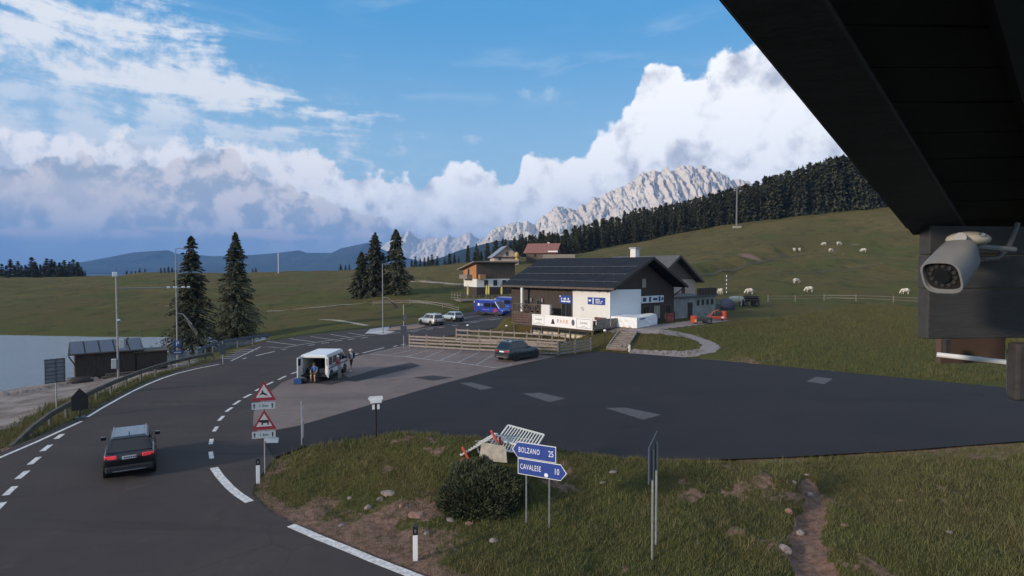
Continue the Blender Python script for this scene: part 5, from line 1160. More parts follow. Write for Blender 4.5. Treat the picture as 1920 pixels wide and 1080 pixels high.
for s_, ang in ((1, math.radians(184)), (-1, math.radians(-152))):
    # door leaf hinged at the rear corner
    hx = Vector((0, s_ * .92, 0)); dr = Vector((math.cos(ang), math.sin(ang), 0)); dr = Matrix.Rotation(0, 3, 'Z') @ dr; nr = Vector((-dr.y, dr.x, 0))
    R3 = Matrix((dr, nr, Vector((0, 0, 1)))).transposed()
    lf = MB().box(hx + dr * .42 + Vector((0, 0, .80)), (.82, .06, .78), M=R3)
    for zz, hh in ((1.74, .10),): lf.box(hx + dr * .42 + Vector((0, 0, zz)), (.82, .06, hh), M=R3)
    for q in (.05, .79): lf.box(hx + dr * q + Vector((0, 0, 1.44)), (.10, .06, .52), M=R3)
    dl = lf.build('rear_door', M_VAN, van); MB().box(hx + dr * .42 + Vector((0, 0, 1.44)), (.64, .02, .5), M=R3).build('door_window', M_CARGLASS, dl)
# ================================================================== people
M_SKIN = mat('skin', (0.42, 0.26, 0.19), 0.6, var=.06)
def person(name, loc, rz, label, J, cloth, hair, extra=None):
    """J: joints name -> (x, y, z, radius); body grown over the skeleton, clothing by limb"""
    names = list(J); idx_ = {n: i for i, n in enumerate(names)}
    E = [('pelvis', 'waist'), ('waist', 'chest'), ('chest', 'neck'), ('neck', 'head'), ('head', 'crown')]
    for s_ in 'lr':
        E += [('chest', 'sho' + s_), ('sho' + s_, 'elb' + s_), ('elb' + s_, 'wri' + s_), ('wri' + s_, 'palm' + s_), ('pelvis', 'hip' + s_), ('hip' + s_, 'kne' + s_), ('kne' + s_, 'ank' + s_), ('ank' + s_, 'toe' + s_)]
        for k_ in range(5): E.append(('palm' + s_, 'f%d' % k_ + s_))
    for s_ in 'lr':
        a = Vector(J['wri' + s_][:3]); b = Vector(J['palm' + s_][:3]); d = (b - a).normalized(); sd = d.cross(Vector((1, 0, 0.2)))
        sd = sd.normalized() if sd.length > .1 else Vector((0, 1, 0)); fw = sd.cross(d)
        for k_ in range(5):
            o = b + d * (.085 - .012 * abs(k_ - 2)) + fw * (.022 * (k_ - 2)) + sd * .01
            if k_ == 4: o = b + d * .03 + fw * .06
            J['f%d' % k_ + s_] = (o.x, o.y, o.z, .010)
    names = list(J); idx_ = {n: i for i, n in enumerate(names)}
    me = bpy.data.meshes.new('tmp'); me.from_pydata([J[n][:3] for n in names], [(idx_[a], idx_[b]) for a, b in E], []); ob = bpy.data.objects.new('tmp', me); COL.objects.link(ob)
    sk = ob.modifiers.new('skin', 'SKIN'); sv = me.skin_vertices[0].data
    for i, n in enumerate(names): sv[i].radius = (J[n][3], J[n][3]); sv[i].use_root = (n == 'pelvis')
    ss = ob.modifiers.new('sub', 'SUBSURF'); ss.levels = 1; ss.render_levels = 1
    dg = bpy.context.evaluated_depsgraph_get(); bm_ = bpy.data.meshes.new_from_object(ob.evaluated_get(dg)); bpy.data.objects.remove(ob)
    regs = list(dict.fromkeys(cloth.values())); bm_.materials.clear()
    for m_ in regs: bm_.materials.append(m_)
    segs = []
    for a, b in E:
        key = 'fingers' if a.startswith('palm') else None
        nm = {'pelvis-waist': 'hips', 'waist-chest': 'top', 'chest-neck': 'top', 'neck-head': 'head', 'head-crown': 'head'}.get(a + '-' + b)
        if nm is None:
            r_ = a[:-1] + '-' + b[:-1]
            nm = {'ches-sho': 'top', 'sho-elb': 'sleeve', 'elb-wri': 'forearm', 'wri-palm': 'head', 'pelvi-hip': 'hips', 'hip-kne': 'thigh', 'kne-ank': 'shin', 'ank-toe': 'shoe'}.get(r_, 'head')
        segs.append((Vector(J[a][:3]), Vector(J[b][:3]), regs.index(cloth.get(nm, M_SKIN)) if cloth.get(nm, M_SKIN) in regs else 0))
    for p in bm_.polygons:
        c = p.center; best = 1e9; mi = 0
        for a, b, k_ in segs:
            ab = b - a; t_ = max(0, min(1, (c - a).dot(ab) / max(1e-6, ab.length_squared))); dist = (c - a - ab * t_).length
            if dist < best: best, mi = dist, k_
        p.material_index = mi; p.use_smooth = True
    t = thing(name, loc, rz, label, 'person')
    body = link(bpy.data.objects.new('body', bm_), t)
    hd = Vector(J['head'][:3])
    if hair: MB().ball(hd + Vector((-.02, 0, .05)), .112, 12, 8, (1.0, .95, .95)).build('hair', hair, t, smooth=True)
    nose = MB().ball(hd + Vector((.105, 0, .0)), .022, 6, 5).build('nose', M_SKIN, t, smooth=True)
    for s_ in (-1, 1): MB().ball(hd + Vector((.085, s_ * .038, .03)), .013, 6, 5).build('eye', M_BLACK, t, smooth=True)
    if extra: extra(t, J)
    return t
def stand(bend=0.0, stride=0.0, arms=0.2, lean=0.0):
    J = {'pelvis': (0, 0, .94, .125), 'waist': (.01 + lean * .3, 0, 1.10, .125), 'chest': (.02 + lean, 0, 1.34, .135), 'neck': (.03 + lean * 1.3, 0, 1.48, .055), 'head': (.05 + lean * 1.5, 0, 1.60, .088), 'crown': (.04 + lean * 1.5, 0, 1.68, .080)}
    for s_, k_ in (('l', 1), ('r', -1)):
        J['sho' + s_] = (.02 + lean, k_ * .19, 1.40, .062); J['elb' + s_] = (-.02 + lean + arms * .25, k_ * .25, 1.13, .047); J['wri' + s_] = (.06 + lean + arms * .8, k_ * .22, .92 + arms * .35, .034); J['palm' + s_] = (.09 + lean + arms * .95, k_ * .21, .86 + arms * .35, .036)
        J['hip' + s_] = (0, k_ * .10, .88, .10); J['kne' + s_] = (.03 + k_ * stride, k_ * .11, .50, .066); J['ank' + s_] = (-.02 + k_ * stride * 1.3, k_ * .12, .09, .045); J['toe' + s_] = (.15 + k_ * stride * 1.3, k_ * .14, .035, .038)
    return J
M_REDSH = mat('red_shirt', (0.30, 0.06, 0.09), .85, var=.15, scale=12); M_BLUESH = mat('blue_shirt', (0.08, 0.15, 0.36), .85, var=.15, scale=12); M_WHSH = mat('white_shirt', (0.55, 0.54, 0.53), .85, var=.15, scale=12)
M_DKTR = mat('dark_shorts', (0.022, 0.022, 0.026), .9, var=.15); M_PALETR = mat('pale_trousers', (0.26, 0.25, 0.22), .9, var=.15); M_OLIVE = mat('olive_shorts', (0.10, 0.09, 0.04), .9, var=.15); M_SHOE = mat('white_shoes', (0.62, 0.62, 0.62), .7, var=.1); M_BROWNSHOE = mat('brown_shoes', (0.10, 0.07, 0.05), .8)
M_HAIRG = mat('grey_hair', (0.42, 0.40, 0.38), .8, var=.2); M_HAIRB = mat('brown_hair', (0.06, 0.04, 0.03), .8, var=.2)
def hat(t, J):
    hd = Vector(J['head'][:3]); o = MB().tube([hd + Vector((0, 0, .065)), hd + Vector((0, 0, .085))], .19, 14); o.build('hat_brim', mat('straw_hat', (.55, .53, .50), .85, var=.15), t); MB().ball(hd + Vector((0, 0, .09)), .12, 12, 6, (1, 1, .8)).build('hat', MATS['straw_hat'], t, smooth=True)
    for k_ in (-.11, .11): MB().beam((.12, k_, 1.0), (.16, k_, 1.44), .012, .05, up=(1, 0, 0)).build('strap', M_DKTR, t)
    MB().box((-.16, 0, 1.26), (.16, .3, .42)).build('backpack', M_DKTR, t, bevel=.04)
p3 = G(659, 697); person('person', (p3.x, p3.y, 0.02), math.radians(215), 'person in pale hat, white shirt and dark shorts beside the van bonnet', stand(stride=.04, arms=.15), dict(top=M_WHSH, sleeve=M_WHSH, forearm=M_SKIN, head=M_SKIN, hips=M_DKTR, thigh=M_DKTR, shin=M_SKIN, shoe=M_SHOE), M_HAIRG, hat)
p2_ = G(637, 712); person('person', (p2_.x, p2_.y, 0.02), math.radians(165), 'person in red shirt and pale trousers standing at the van side', stand(lean=.07, arms=.45), dict(top=M_REDSH, sleeve=M_REDSH, forearm=M_SKIN, head=M_SKIN, hips=M_PALETR, thigh=M_PALETR, shin=M_PALETR, shoe=M_BROWNSHOE), M_HAIRG)
J = {'pelvis': (0, 0, .62, .125), 'waist': (.05, 0, .78, .125), 'chest': (.13, 0, 1.0, .135), 'neck': (.19, 0, 1.13, .055), 'head': (.24, 0, 1.24, .088), 'crown': (.25, 0, 1.33, .080)}
for s_, k_ in (('l', 1), ('r', -1)):
    J['sho' + s_] = (.13, k_ * .19, 1.06, .062); J['elb' + s_] = (.24, k_ * .24, .80, .047); J['wri' + s_] = (.42, k_ * .15, .70, .034); J['palm' + s_] = (.49, k_ * .13, .69, .036)
    J['hip' + s_] = (.05, k_ * .10, .60, .10); J['kne' + s_] = (.46, k_ * .13, .56, .066); J['ank' + s_] = (.44, k_ * .14, .10, .045); J['toe' + s_] = (.60, k_ * .16, .035, .038)
pv = van.matrix_basis @ Vector((-.03, -.10, 0)); person('person', (pv.x, pv.y, 0.02), math.radians(87 + 180), 'person in blue shirt and olive shorts sitting on the rear sill of the van', J, dict(top=M_BLUESH, sleeve=M_BLUESH, forearm=M_SKIN, head=M_SKIN, hips=M_OLIVE, thigh=M_OLIVE, shin=M_SKIN, shoe=M_BROWNSHOE), M_HAIRB)
pb = G(558, 720); cr = thing('blue_crate', (pb.x, pb.y, 0.012), .3, 'blue plastic crate on the asphalt left of the open van', 'crate')
M_CRATE = mat('blue_plastic', (0.03, 0.09, 0.26), .5, var=.1)
for (c, d) in (((0, 0, .03), (.5, .36, .05)), ((0, .175, .2), (.5, .025, .34)), ((0, -.175, .2), (.5, .025, .34)), ((.245, 0, .2), (.025, .36, .34)), ((-.245, 0, .2), (.025, .36, .34))): MB().box(c, d).build('crate_wall', M_CRATE, cr)
MB().box((0, 0, .36), (.53, .40, .03)).build('rim', M_CRATE, cr)
pb = G(571, 719); MB().box((0, 0, .2), (.5, .3, .4)); o = MB().ball((0, 0, .2), .26, 12, 8, (1.1, .7, .8)).build('duffel_bag', mat('black_bag', (.02, .02, .024), .8, var=.2), smooth=True); o.location = (pb.x, pb.y, 0.015); tag(o, 'dark duffel bag on the asphalt between the blue crate and van', 'bag')
# ================================================================== signs, posts, rails, fences
M_REDB = mat('sign_red', (0.24, 0.018, 0.035), .5, var=.08); M_SIGNBACK = mat('sign_back', (0.10, 0.105, 0.11), .6, metal=.3, var=.15); M_PLATEB = mat('sign_plate', (0.36, 0.41, 0.45), .5, var=.06); M_SIGNFACE = mat('sign_face', (0.46, 0.46, 0.48), .5, var=.06); M_INKB = mat('sign_black', (0.012, 0.012, 0.014), .6, var=.05)
def pole(parent, h, r=.03, base=(0, 0), z0=-.3, m=None, name='post'): return MB().tube([(base[0], base[1], z0), (base[0], base[1], h)], r, 8).build(name, m or M_STEEL, parent)
def facing(loc, yaw=0.0):
    """rotation so that local -y looks at the camera side, turned by yaw"""
    return math.atan2(loc[1], loc[0]) - math.pi / 2 + yaw
def tri(s_): return [(-s_ / 2, 0), (s_ / 2, 0), (0, s_ * .866)]
# deer and cattle warning post
p = GG(497, 889); t = thing('warning_sign_post', p, facing(p, -.12), 'post with deer and cattle warning triangles and a white arrow board at the junction', 'road sign')
pole(t, 3.62, .03)
DEER = [(-.20, .06), (-.08, .10), (.02, .05), (.22, -.04), (.20, -.09), (.06, -.05), (.08, -.14), (.03, -.13), (-.02, -.03), (-.12, .0), (-.2, -.02), (-.14, .04), (-.10, .16), (-.06, .2), (-.04, .12)]
DEER = [(-.22, -.10), (-.10, -.04), (-.02, -.06), (.20, -.14), (.10, -.02), (-.02, .05), (-.06, .16), (-.10, .15), (-.09, .05), (-.16, -.02)]
COW = [(-.24, .10), (-.18, .12), (.18, .11), (.22, .02), (.19, -.14), (.15, -.14), (.14, -.03), (-.06, -.04), (-.08, -.14), (-.12, -.14), (-.13, -.01), (-.25, .03)]
for z, sh in ((2.92, DEER), (1.78, COW)):
    f_ = MB().prism(tri(.90), (1, 0, 0), (0, 0, 1), (0, -1, 0), (0, -.04, z), .015).build('warning_triangle', M_REDB, t)
    MB().prism([(x * .66, y * .66 + .125) for x, y in tri(.90)], (1, 0, 0), (0, 0, 1), (0, -1, 0), (0, -.054, z), .006).build('triangle_face', M_SIGNFACE, f_); MB().prism([(x * .8, y * .8) for x, y in sh], (1, 0, 0), (0, 0, 1), (0, -1, 0), (0, -.0605, z + .29), .004).build('symbol', M_INKB, f_)
    pl = MB().box((-.02, -.05, z - .20), (.86, .015, .27)).build('plate', M_PLATEB, t)
    for x in (-.34, .32): MB().prism([(-.018, -.09), (.018, -.09), (.018, .03), (.045, .03), (0, .10), (-.045, .03), (-.018, .03)], (1, 0, 0), (0, 0, 1), (0, -1, 0), (x - .02, -.058, z - .20), .004).build('arrow', M_INKB, pl)
    text('lettering', '1 km', .17, M_INKB, pl, (-.02, -.059, z - .20), depth=.002)
wa = MB().prism([(-.24, .0), (-.16, .12), (.28, .10), (.28, -.10), (-.16, -.12)], (1, 0, 0), (0, 0, 1), (0, -1, 0), (-.02, -.05, 1.36), .02).build('arrow_board', M_SIGNWHITE, t); wa.rotation_euler = (0, .18, .25)
# edge-on signs
p = GG(566, 838); t = thing('edge_on_sign_post', p, facing(p, 1.45), 'sign post seen edge-on at the tip of the fresh asphalt', 'road sign'); pole(t, 2.1, .028)
for z, hh in ((1.55, .5), (1.03, .42), (.62, .34)): MB().box((0, -.05, z), (.55, .02, hh)).build('plate', M_SIGNFACE, t); 
for z, hh in ((1.55, .5), (1.03, .42), (.62, .34)): MB().box((0, -.030, z), (.53, .012, hh * .96)).build('plate_back', M_SIGNBACK, t)
a = GG(1222, 1052); b = GG(1231, 1017); mid = (a + b) / 2; dr = (b - a); t = thing('edge_on_road_sign', (mid.x, mid.y, min(a.z, b.z)), math.atan2(dr.y, dr.x), 'large two-post road sign seen edge-on on the grassy bank', 'road sign'); hl = Vector((dr.x, dr.y)).length / 2
for s_ in (-1, 1): pole(t, 3.05, .035, (s_ * hl * .8, 0))
MB().box((0, .05, 2.75), (hl * 2 + .75, .03, 1.0)).build('sign_panel', M_SIGNBACK, t); MB().box((0, .072, 2.75), (hl * 2 + .70, .01, .95)).build('sign_face', M_BLUESIGN, t)
# direction signs
a = GG(987, 981); b = GG(1030, 990); mid = (a + b) / 2; rz = math.atan2(b.y - a.y, b.x - a.x); t = thing('direction_sign', (mid.x, mid.y, min(a.z, b.z)), rz, 'blue direction signs for Bolzano 25 and Cavalese 10 on two posts', 'road sign'); hl = (b - a).length / 2
sgn_top = HC - (835 - VH) * mid.y / F - t.location.z
for s_ in (-1, 1): pole(t, sgn_top - .06, .028, (s_ * hl, 0))
k_ = mid.y / F
def blade(z, x0, x1, h, tip, body, num, name):
    hh = h / 2
    def outline(e, tp):
        if tip < 0: return [(x0 - tp, 0), (x0 + .20, hh - e), (x1 - e, hh - e), (x1 - e, -hh + e), (x0 + .20, -hh + e)]
        return [(x0 + e, hh - e), (x1 - .20, hh - e), (x1 + tp, 0), (x1 - .20, -hh + e), (x0 + e, -hh + e)]
    wb = MB().prism(outline(0, .0), (1, 0, 0), (0, 0, 1), (0, -1, 0), (0, -.035, z), .02).build('direction_panel', M_SIGNWHITE, t)
    MB().prism(outline(.018, -.03), (1, 0, 0), (0, 0, 1), (0, -1, 0), (0, -.054, z), .004).build('panel_field', M_BLUESIGN, wb)
    text('lettering', body, h * .48, M_SIGNWHITE, wb, (x0 + (.23 if tip < 0 else .08), -.059, z), align='LEFT', squeeze=.60, depth=.002, space=1.12); text('lettering', num, h * .54, M_SIGNWHITE, wb, (x1 - (.07 if tip < 0 else .24), -.059, z), align='RIGHT', squeeze=.68, depth=.002)
    return wb
cx = (1008.5); W_ = lambda u: (u - cx) * k_ / math.cos(rz) * 1.02
hs = .50
zt = sgn_top - hs / 2
b1_ = blade(zt, W_(962), W_(1042), hs, -1, 'BOLZANO', '25', 'a'); b2_ = blade(zt - hs - .02, W_(973), W_(1061), hs, 1, 'CAVALESE', '10', 'b')
MB().tube([(W_(1025), -.058, zt - hs - .17), (W_(1025), -.066, zt - hs - .17)], .065, 14).build('sticker', M_SIGNWHITE, b2_)
# hiking signpost on the hump
p = GG(705, 822); t = thing('hiking_signpost', p, facing(p, .1), 'dark hiking signpost with two white arrow boards on the grassy hump', 'signpost'); pole(t, 1.78, .045, m=M_BLACK)
MB().prism([(-.26, .09), (.26, .09), (.30, .0), (.26, -.09), (-.26, -.09), (-.32, 0)], (1, 0, 0), (0, 0, 1), (0, -1, 0), (0, -.05, 1.70), .03).build('arrow_board', M_SIGNWHITE, t); MB().prism([(-.22, .07), (.24, .07), (.24, -.07), (-.22, -.07)], (1, 0, 0), (0, 0, 1), (0, -1, 0), (-.01, -.09, 1.58), .03).build('arrow_board', M_SIGNWHITE, t)
for x in (-.10, .10): MB().box((x, -.06, 1.34), (.10, .02, .2)).build('route_plate', M_SIGNWHITE, t)
# marker posts
for (u, v, lb) in ((484, 908, 'white marker post with black cap at the corner of the junction'), (779, 1052, 'white marker post with black cap at the foot of the bank')):
    p = GG(u, v); t = thing('marker_post', (p.x, p.y, p.z), facing(p), lb, 'marker post', 'roadside marker posts')
    MB().prism([(-.07, 0), (.07, 0), (.05, .10), (-.05, .10)], (1, 0, 0), (0, 1, 0), (0, 0, 1), (0, 0, -.2), .92).build('post', M_SIGNWHITE, t, bevel=.01); MB().prism([(-.071, -.001), (.071, -.001), (.051, .101), (-.051, .101)], (1, 0, 0), (0, 1, 0), (0, 0, 1), (0, 0, .72), .24).build('cap', M_BLACK, t); MB().box((0, -.004, .84), (.045, .008, .1)).build('reflector', M_RIM, t)
# sign backs along the far kerb of the bend
p = GG(104, 768); t = thing('sign_back', p, facing(p, .25), 'grey slatted back of a tall sign panel beside the lake beach', 'road sign'); pole(t, 3.0, .04, (.06, 0))
sb = MB().box((0, -.04, 2.42), (1.05, .03, 1.5)).build('sign_panel', mat('grey_mesh_panel', (.20, .20, .23), .7, var=.2), t)
for z in np.linspace(1.72, 3.12, 7): MB().box((0, -.07, z), (1.07, .03, .05)).build('slat', M_SIGNBACK, sb)
for x in (-.5, .06, .5): MB().box((x, -.09, 2.42), (.05, .03, 1.5)).build('upright', M_SIGNBACK, sb)
p = GG(150, 784); t = thing('wooden_sign_back', p, facing(p, .1), 'dark house-shaped sign seen from behind at the kerb by the guard rail', 'road sign'); pole(t, 1.5, .05, m=M_TDARK)
MB().prism([(-.38, .45), (.38, .45), (.38, 1.15), (.44, 1.12), (0, 1.65), (-.44, 1.12), (-.38, 1.15)], (1, 0, 0), (0, 0, 1), (0, -1, 0), (0, -.05, 0), .05).build('sign_panel', mat('tarred_wood', (.030, .027, .025), .85, var=.2), t)
MB().box((0, 0, .0), (.5, .4, .14)).build('foot', M_SIGNBACK, t)
p = GG(418, 684); t = thing('dark_sign_back', p, facing(p, .15), 'dark oblong sign back on a post at the start of the lay-by', 'road sign'); pole(t, 2.0, .035)
MB().box((0, -.04, 1.35), (.52, .03, .95)).build('sign_panel', M_SIGNBACK, t)
p = G(757, 652); t = thing('grey_sign_back', p, facing(p, 0), 'grey-blue sign backs one above the other on a tall post by the timber fence', 'road sign'); pole(t, 4.4, .035)
MB().box((0, -.045, 1.75), (.62, .03, .95)).build('sign_panel', mat('slate_back', (.06, .062, .085), .6, var=.15), t); MB().box((.12, -.045, 3.05), (.34, .03, .62)).build('sign_panel', M_SIGNBACK, t)
# ------------------------------------------------------------------ mast with traffic gear, lamp posts
p = GG(222, 716); t = thing('traffic_mast', p, facing(p, 0), 'tall grey mast with long side arm, cameras and white boxes beside the boat hut', 'mast'); Hm = HC - (512 - VH) * p.y / F - p.z; s1 = p.y / F
pole(t, Hm, .075, m=mat('mast_grey', (.26, .265, .27), .6, metal=.2, var=.15), name='pole')
za = HC - (541 - VH) * p.y / F - p.z
arm = MB().tube([(0, 0, za), (3.9, 0, za + .02)], .045, 8).build('arm', MATS['mast_grey'], t)
for x, sz in ((3.6, .24), (4.1, .3), (4.7, .22), (5.1, .2)): MB().box((x, -.05, za + .04), (sz, .2, .14)).build('arm_camera', M_SIGNWHITE, arm, bevel=.02)
MB().tube([(3.9, 0, za), (5.1, 0, za)], .03, 6).build('arm_tip', M_STEEL, arm)
MB().box((-.1, -.08, Hm - .1), (.34, .3, .36)).build('top_box', M_SIGNWHITE, t, bevel=.03); MB().tube([(0, 0, Hm), (0, 0, Hm + .35)], .015, 6).build('aerial', M_BLACK, t)
MB().box((.1, -.1, Hm * .57), (.2, .2, .12)).build('sensor', M_SIGNWHITE, t, bevel=.02); MB().tube([(.1, -.1, Hm * .57), (.32, -.14, Hm * .555)], .02, 6).build('sensor_arm', M_STEEL, t)
for x, v, hh in ((.26, 645, .70), (-.28, 682, .75)):
    zc = HC - (v - VH) * p.y / F - p.z; MB().box((x, -.05, zc), (.34, .36, hh)).build('cabinet', mat('cabinet_white', (.52, .52, .50), .6, var=.08), t, bevel=.02)
def lamp_post(u, v, top, lx, label, flagcol, parking=False, fz=(590, 632), fx=30):
    p = GG(u, v); Hh = HC - (top - VH) * p.y / F - p.z; t = thing('lamp_post', p, facing(p, 0), label, 'street lamp', 'lamp posts along the lake road'); k_ = p.y / F
    m_ = MATS['mast_grey']; MB().tube([(0, 0, -.3), (0, 0, 1.2), (0, 0, Hh)], [.08, .07, .045], 8).build('pole', m_, t)
    MB().tube([(0, 0, Hh - .03), (lx * .4, 0, Hh + .02), (lx, 0, Hh)], .03, 6).build('arm', m_, t); MB().box((lx, 0, Hh - .01), (.5, .2, .09)).build('lamp_head', m_, t, bevel=.03)
    z0, z1 = HC - (fz[0] - VH) * p.y / F - p.z, HC - (fz[1] - VH) * p.y / F - p.z; x1 = fx * k_
    MB().tube([(0, 0, z0), (x1 * .3, 0, z0 - .05), (x1 * .75, 0, z0 - (z0 - z1) * .5)], .028, 6).build('banner_pole', mat('pale_pole', (.45, .43, .38), .6), t)
    fl = MB(); n = 10
    for i in range(n + 1):
        q = i / n; cx_ = x1 * (.25 + .75 * q); cz = z0 - (z0 - z1) * q * .92; wv = .05 * math.sin(q * 9); hw = .10 + .26 * q
        fl.v += [(cx_ - hw * .3, wv, cz - hw * .35), (cx_ + hw * .15, wv + .05, cz + hw * .4), (cx_ + hw * .15, wv + .065, cz + hw * .4), (cx_ - hw * .3, wv + .015, cz - hw * .35)]
        if i:
            for k2 in range(4): fl.f.append(((i - 1) * 4 + k2, (i - 1) * 4 + (k2 + 1) % 4, i * 4 + (k2 + 1) % 4, i * 4 + k2)); fl.mi.append(0)
    fl.build('banner', flagcol, t, smooth=True)
    if parking:
        zp = HC - (645 - VH) * p.y / F - p.z
        ps = MB().box((.02, -.09, zp), (.62, .03, .62)).build('parking_sign', mat('parking_blue', (.03, .06, .18), .5, var=.08), t, bevel=.01); text('lettering', 'P', .56, M_SIGNWHITE, ps, (.02, -.108, zp), depth=.002)
        zp = HC - (661 - VH) * p.y / F - p.z; ps = MB().box((.02, -.09, zp), (.72, .03, .34)).build('plate', MATS['parking_blue'], t); MB().box((.02, -.108, zp), (.56, .008, .08)).build('stripe', M_SIGNFACE, ps)
    return t
lamp_post(333, 690, 466, .75, 'lamp post with parking sign and pale drooping flag in front of the lakeside spruces', mat('pale_flag', (.16, .14, .13), .85, var=.3), True, (588, 632), 34)
lamp_post(718, 627, 495, .45, 'slim lamp post with dark drooping flag by the zebra crossing', mat('dark_flag', (.045, .035, .05), .85, var=.3), False, (557, 580), 28)
for (u, v, top, lb) in ((877, 628, 610, 'low garden lamp with white head left of the deck behind the fence'), (950, 626, 611, 'low garden lamp with white head on the verge next to the deck'), (1134, 652, 620, 'low garden lamp with white head on the lawn left of the steps')):
    p = GG(u, v); Hh = max(.6, HC - (top - VH) * p.y / F - p.z); t = thing('garden_lamp', p, 0, lb, 'lamp', 'garden lamps around the chalet'); pole(t, Hh - .1, .035, m=M_BLACK); MB().ball((0, 0, Hh), .16, 10, 6, (1, 1, .7)).build('lamp_head', M_SIGNWHITE, t, smooth=True)
p = GG(522, 513); t = thing('far_mast', p, 0, 'thin white mast on the skyline of the lake meadow', 'mast'); pole(t, HC - (474 - VH) * p.y / F - p.z, .12, m=M_SIGNWHITE, name='pole'); MB().box((0, 0, .3), (.8, .8, .6)).build('base', M_GREYW, t)
p = GG(1381, 427); t = thing('lift_pylon', p, 0, 'grey lift pylon on concrete footing in front of the hillside wood', 'pylon'); Hh = HC - (352 - VH) * p.y / F - p.z
MB().tube([(0, 0, 0), (0, 0, Hh)], [.42, .30], 10).build('column', mat('pylon_grey', (.16, .16, .165), .6, metal=.3, var=.15), t); MB().beam((-2.0, 0, Hh - .2), (2.0, 0, Hh - .2), .3, .35).build('crosshead', MATS['pylon_grey'], t); MB().box((0, -.6, .2), (3.6, 1.6, .9)).build('footing', mat('concrete', (.33, .31, .27), .9, var=.2), t); MB().box((1.9, 0, .9), (1.2, 1.0, 1.6)).build('cabinet', M_TBROWN, t)
# ------------------------------------------------------------------ guard rail on the lake side
M_RAILT = timber('rail_timber', (0.085, 0.070, 0.056), (0.05, 0.042, 0.036), s=(1, 1, 1)); 
def guard_rail(pts, label, h=.72, step=2.2, ramp=True, m=None, w=.16, hh=.26):
    P = [Vector(G(u, v)) for u, v in pts]; L = [0]
    for i in range(1, len(P)): L.append(L[-1] + (P[i] - P[i - 1]).length)
    at = lambda s_: Vector((np.interp(s_, L, [q.x for q in P]), np.interp(s_, L, [q.y for q in P]), 0)); o0 = at(0)
    t = thing('guard_rail', (o0.x, o0.y, zg(o0.x, o0.y)), 0, label, 'guard rail'); n = max(2, int(L[-1] / step)); prev = None; zo = t.location.z
    for i in range(n + 1):
        q = at(L[-1] * i / n); z = zg(q.x, q.y); hgt = h * (min(1, i / 1.6) if ramp else 1)
        top = Vector((q.x, q.y, max(z, -.25) + hgt)) - t.location
        if i and not (ramp and i < 1): MB().box((q.x - o0.x, q.y - o0.y, (z - zo - .4 + top.z) / 2), (.12, .12, top.z - (z - zo - .4))).build('post', M_SIGNBACK, t)
        if prev is not None: MB().beam(prev, top - Vector((0, 0, .10)), w, hh).build('rail', m or M_RAILT, t)
        prev = top - Vector((0, 0, .10))
    return t
guard_rail([(18, 836), (70, 805), (120, 775), (160, 752), (210, 728), (260, 708), (300, 694), (340, 683), (375, 676), (398, 675)], 'brown timber-faced guard rail between the bend and the lake')
guard_rail([(370, 664), (400, 652), (440, 643), (480, 637), (505, 634)], 'blue-grey guard rail behind the lay-by under the spruces', ramp=False, m=mat('blue_grey_rail', (.10, .12, .16), .6, metal=.3, var=.15), w=.08)
# ------------------------------------------------------------------ timber fences by the parking bays
M_FENCE = mat('weathered_rail', (0.30, 0.25, 0.22), .9, var=.3, scale=5, bump=.4, stretch=(1, 1, 5), color2=(0.17, 0.135, 0.12)); M_FPOST = mat('weathered_post', (0.20, 0.165, 0.145), .9, var=.3, scale=5, bump=.4)
def rail_fence(A_, B_, label, h=1.25, rails=4, step=2.4, rw=.16, group='timber rail fences by the parking bays'):
    A_, B_ = Vector(A_), Vector(B_); d = B_ - A_; L = d.length; n = max(1, round(L / step)); d.normalize(); nn = Vector((-d.y, d.x, 0))
    if nn.y > 0: nn = -nn
    t = thing('timber_fence', A_, 0, label, 'fence', group)
    for i in range(n + 1): MB().box(d * (L * i / n) + Vector((0, 0, h / 2)), (.15, .15, h + .24), rz=math.atan2(d.y, d.x)).build('post', M_FPOST, t)
    for r in range(rails):
        for i in range(n):
            z = .22 + (h - .30) * r / (rails - 1) + random.uniform(-.02, .02)
            MB().beam(d * (L * i / n + .02) + nn * .10 + Vector((0, 0, z)), d * (L * (i + 1) / n - .02) + nn * .10 + Vector((0, 0, z + random.uniform(-.03, .03))), .055, rw).build('rail', M_FENCE, t)
    return t
rail_fence(G(768, 652), G(1046, 667.5), 'long weathered timber fence of four rails along the parking bays', 1.28, 4, 1.9)
rail_fence(G(856, 640), G(1060, 652), 'second weathered timber fence running parallel behind the long one', 1.35, 3, 1.5)
rail_fence(G(1048, 667), G(1108, 657.5), 'short timber fence turning the corner beside the fresh asphalt', 1.15, 4, 2.2)
# wire fence on the pasture and rail fence by the café meadow
def wire_fence(pts, label, group, h=1.1, step=None):
    P = [GG(u, v) for u, v in pts]; t = thing('pasture_fence', P[0], 0, label, 'fence', group)
    for i, q in enumerate(P): MB().box(q - P[0] + Vector((0, 0, h / 2 - .1)), (.13, .13, h + .2)).build('post', M_FPOST, t)
    for i in range(len(P) - 1):
        for z in (.45, .85): MB().beam(P[i] - P[0] + Vector((0, 0, z * h)), P[i + 1] - P[0] + Vector((0, 0, z * h)), .02, .02 if step is None else step).build('wire', M_STEEL if step is None else M_FENCE, t)
    return t
wire_fence([(1440, 566), (1491, 566), (1545, 564), (1605, 565), (1675, 568), (1740, 572)], 'thin wire pasture fence on pale posts crossing the slope', 'pasture fences', 1.25)
wire_fence([(700, 573), (768, 571), (800, 573), (830, 578), (860, 586)], 'low two-rail meadow fence beyond the parked cars', 'pasture fences', 1.0, .07)
wire_fence([(770, 531), (800, 533), (833, 536), (866, 540)], 'distant rail fence along the track left of the cafe', 'pasture fences', 1.1, .06)
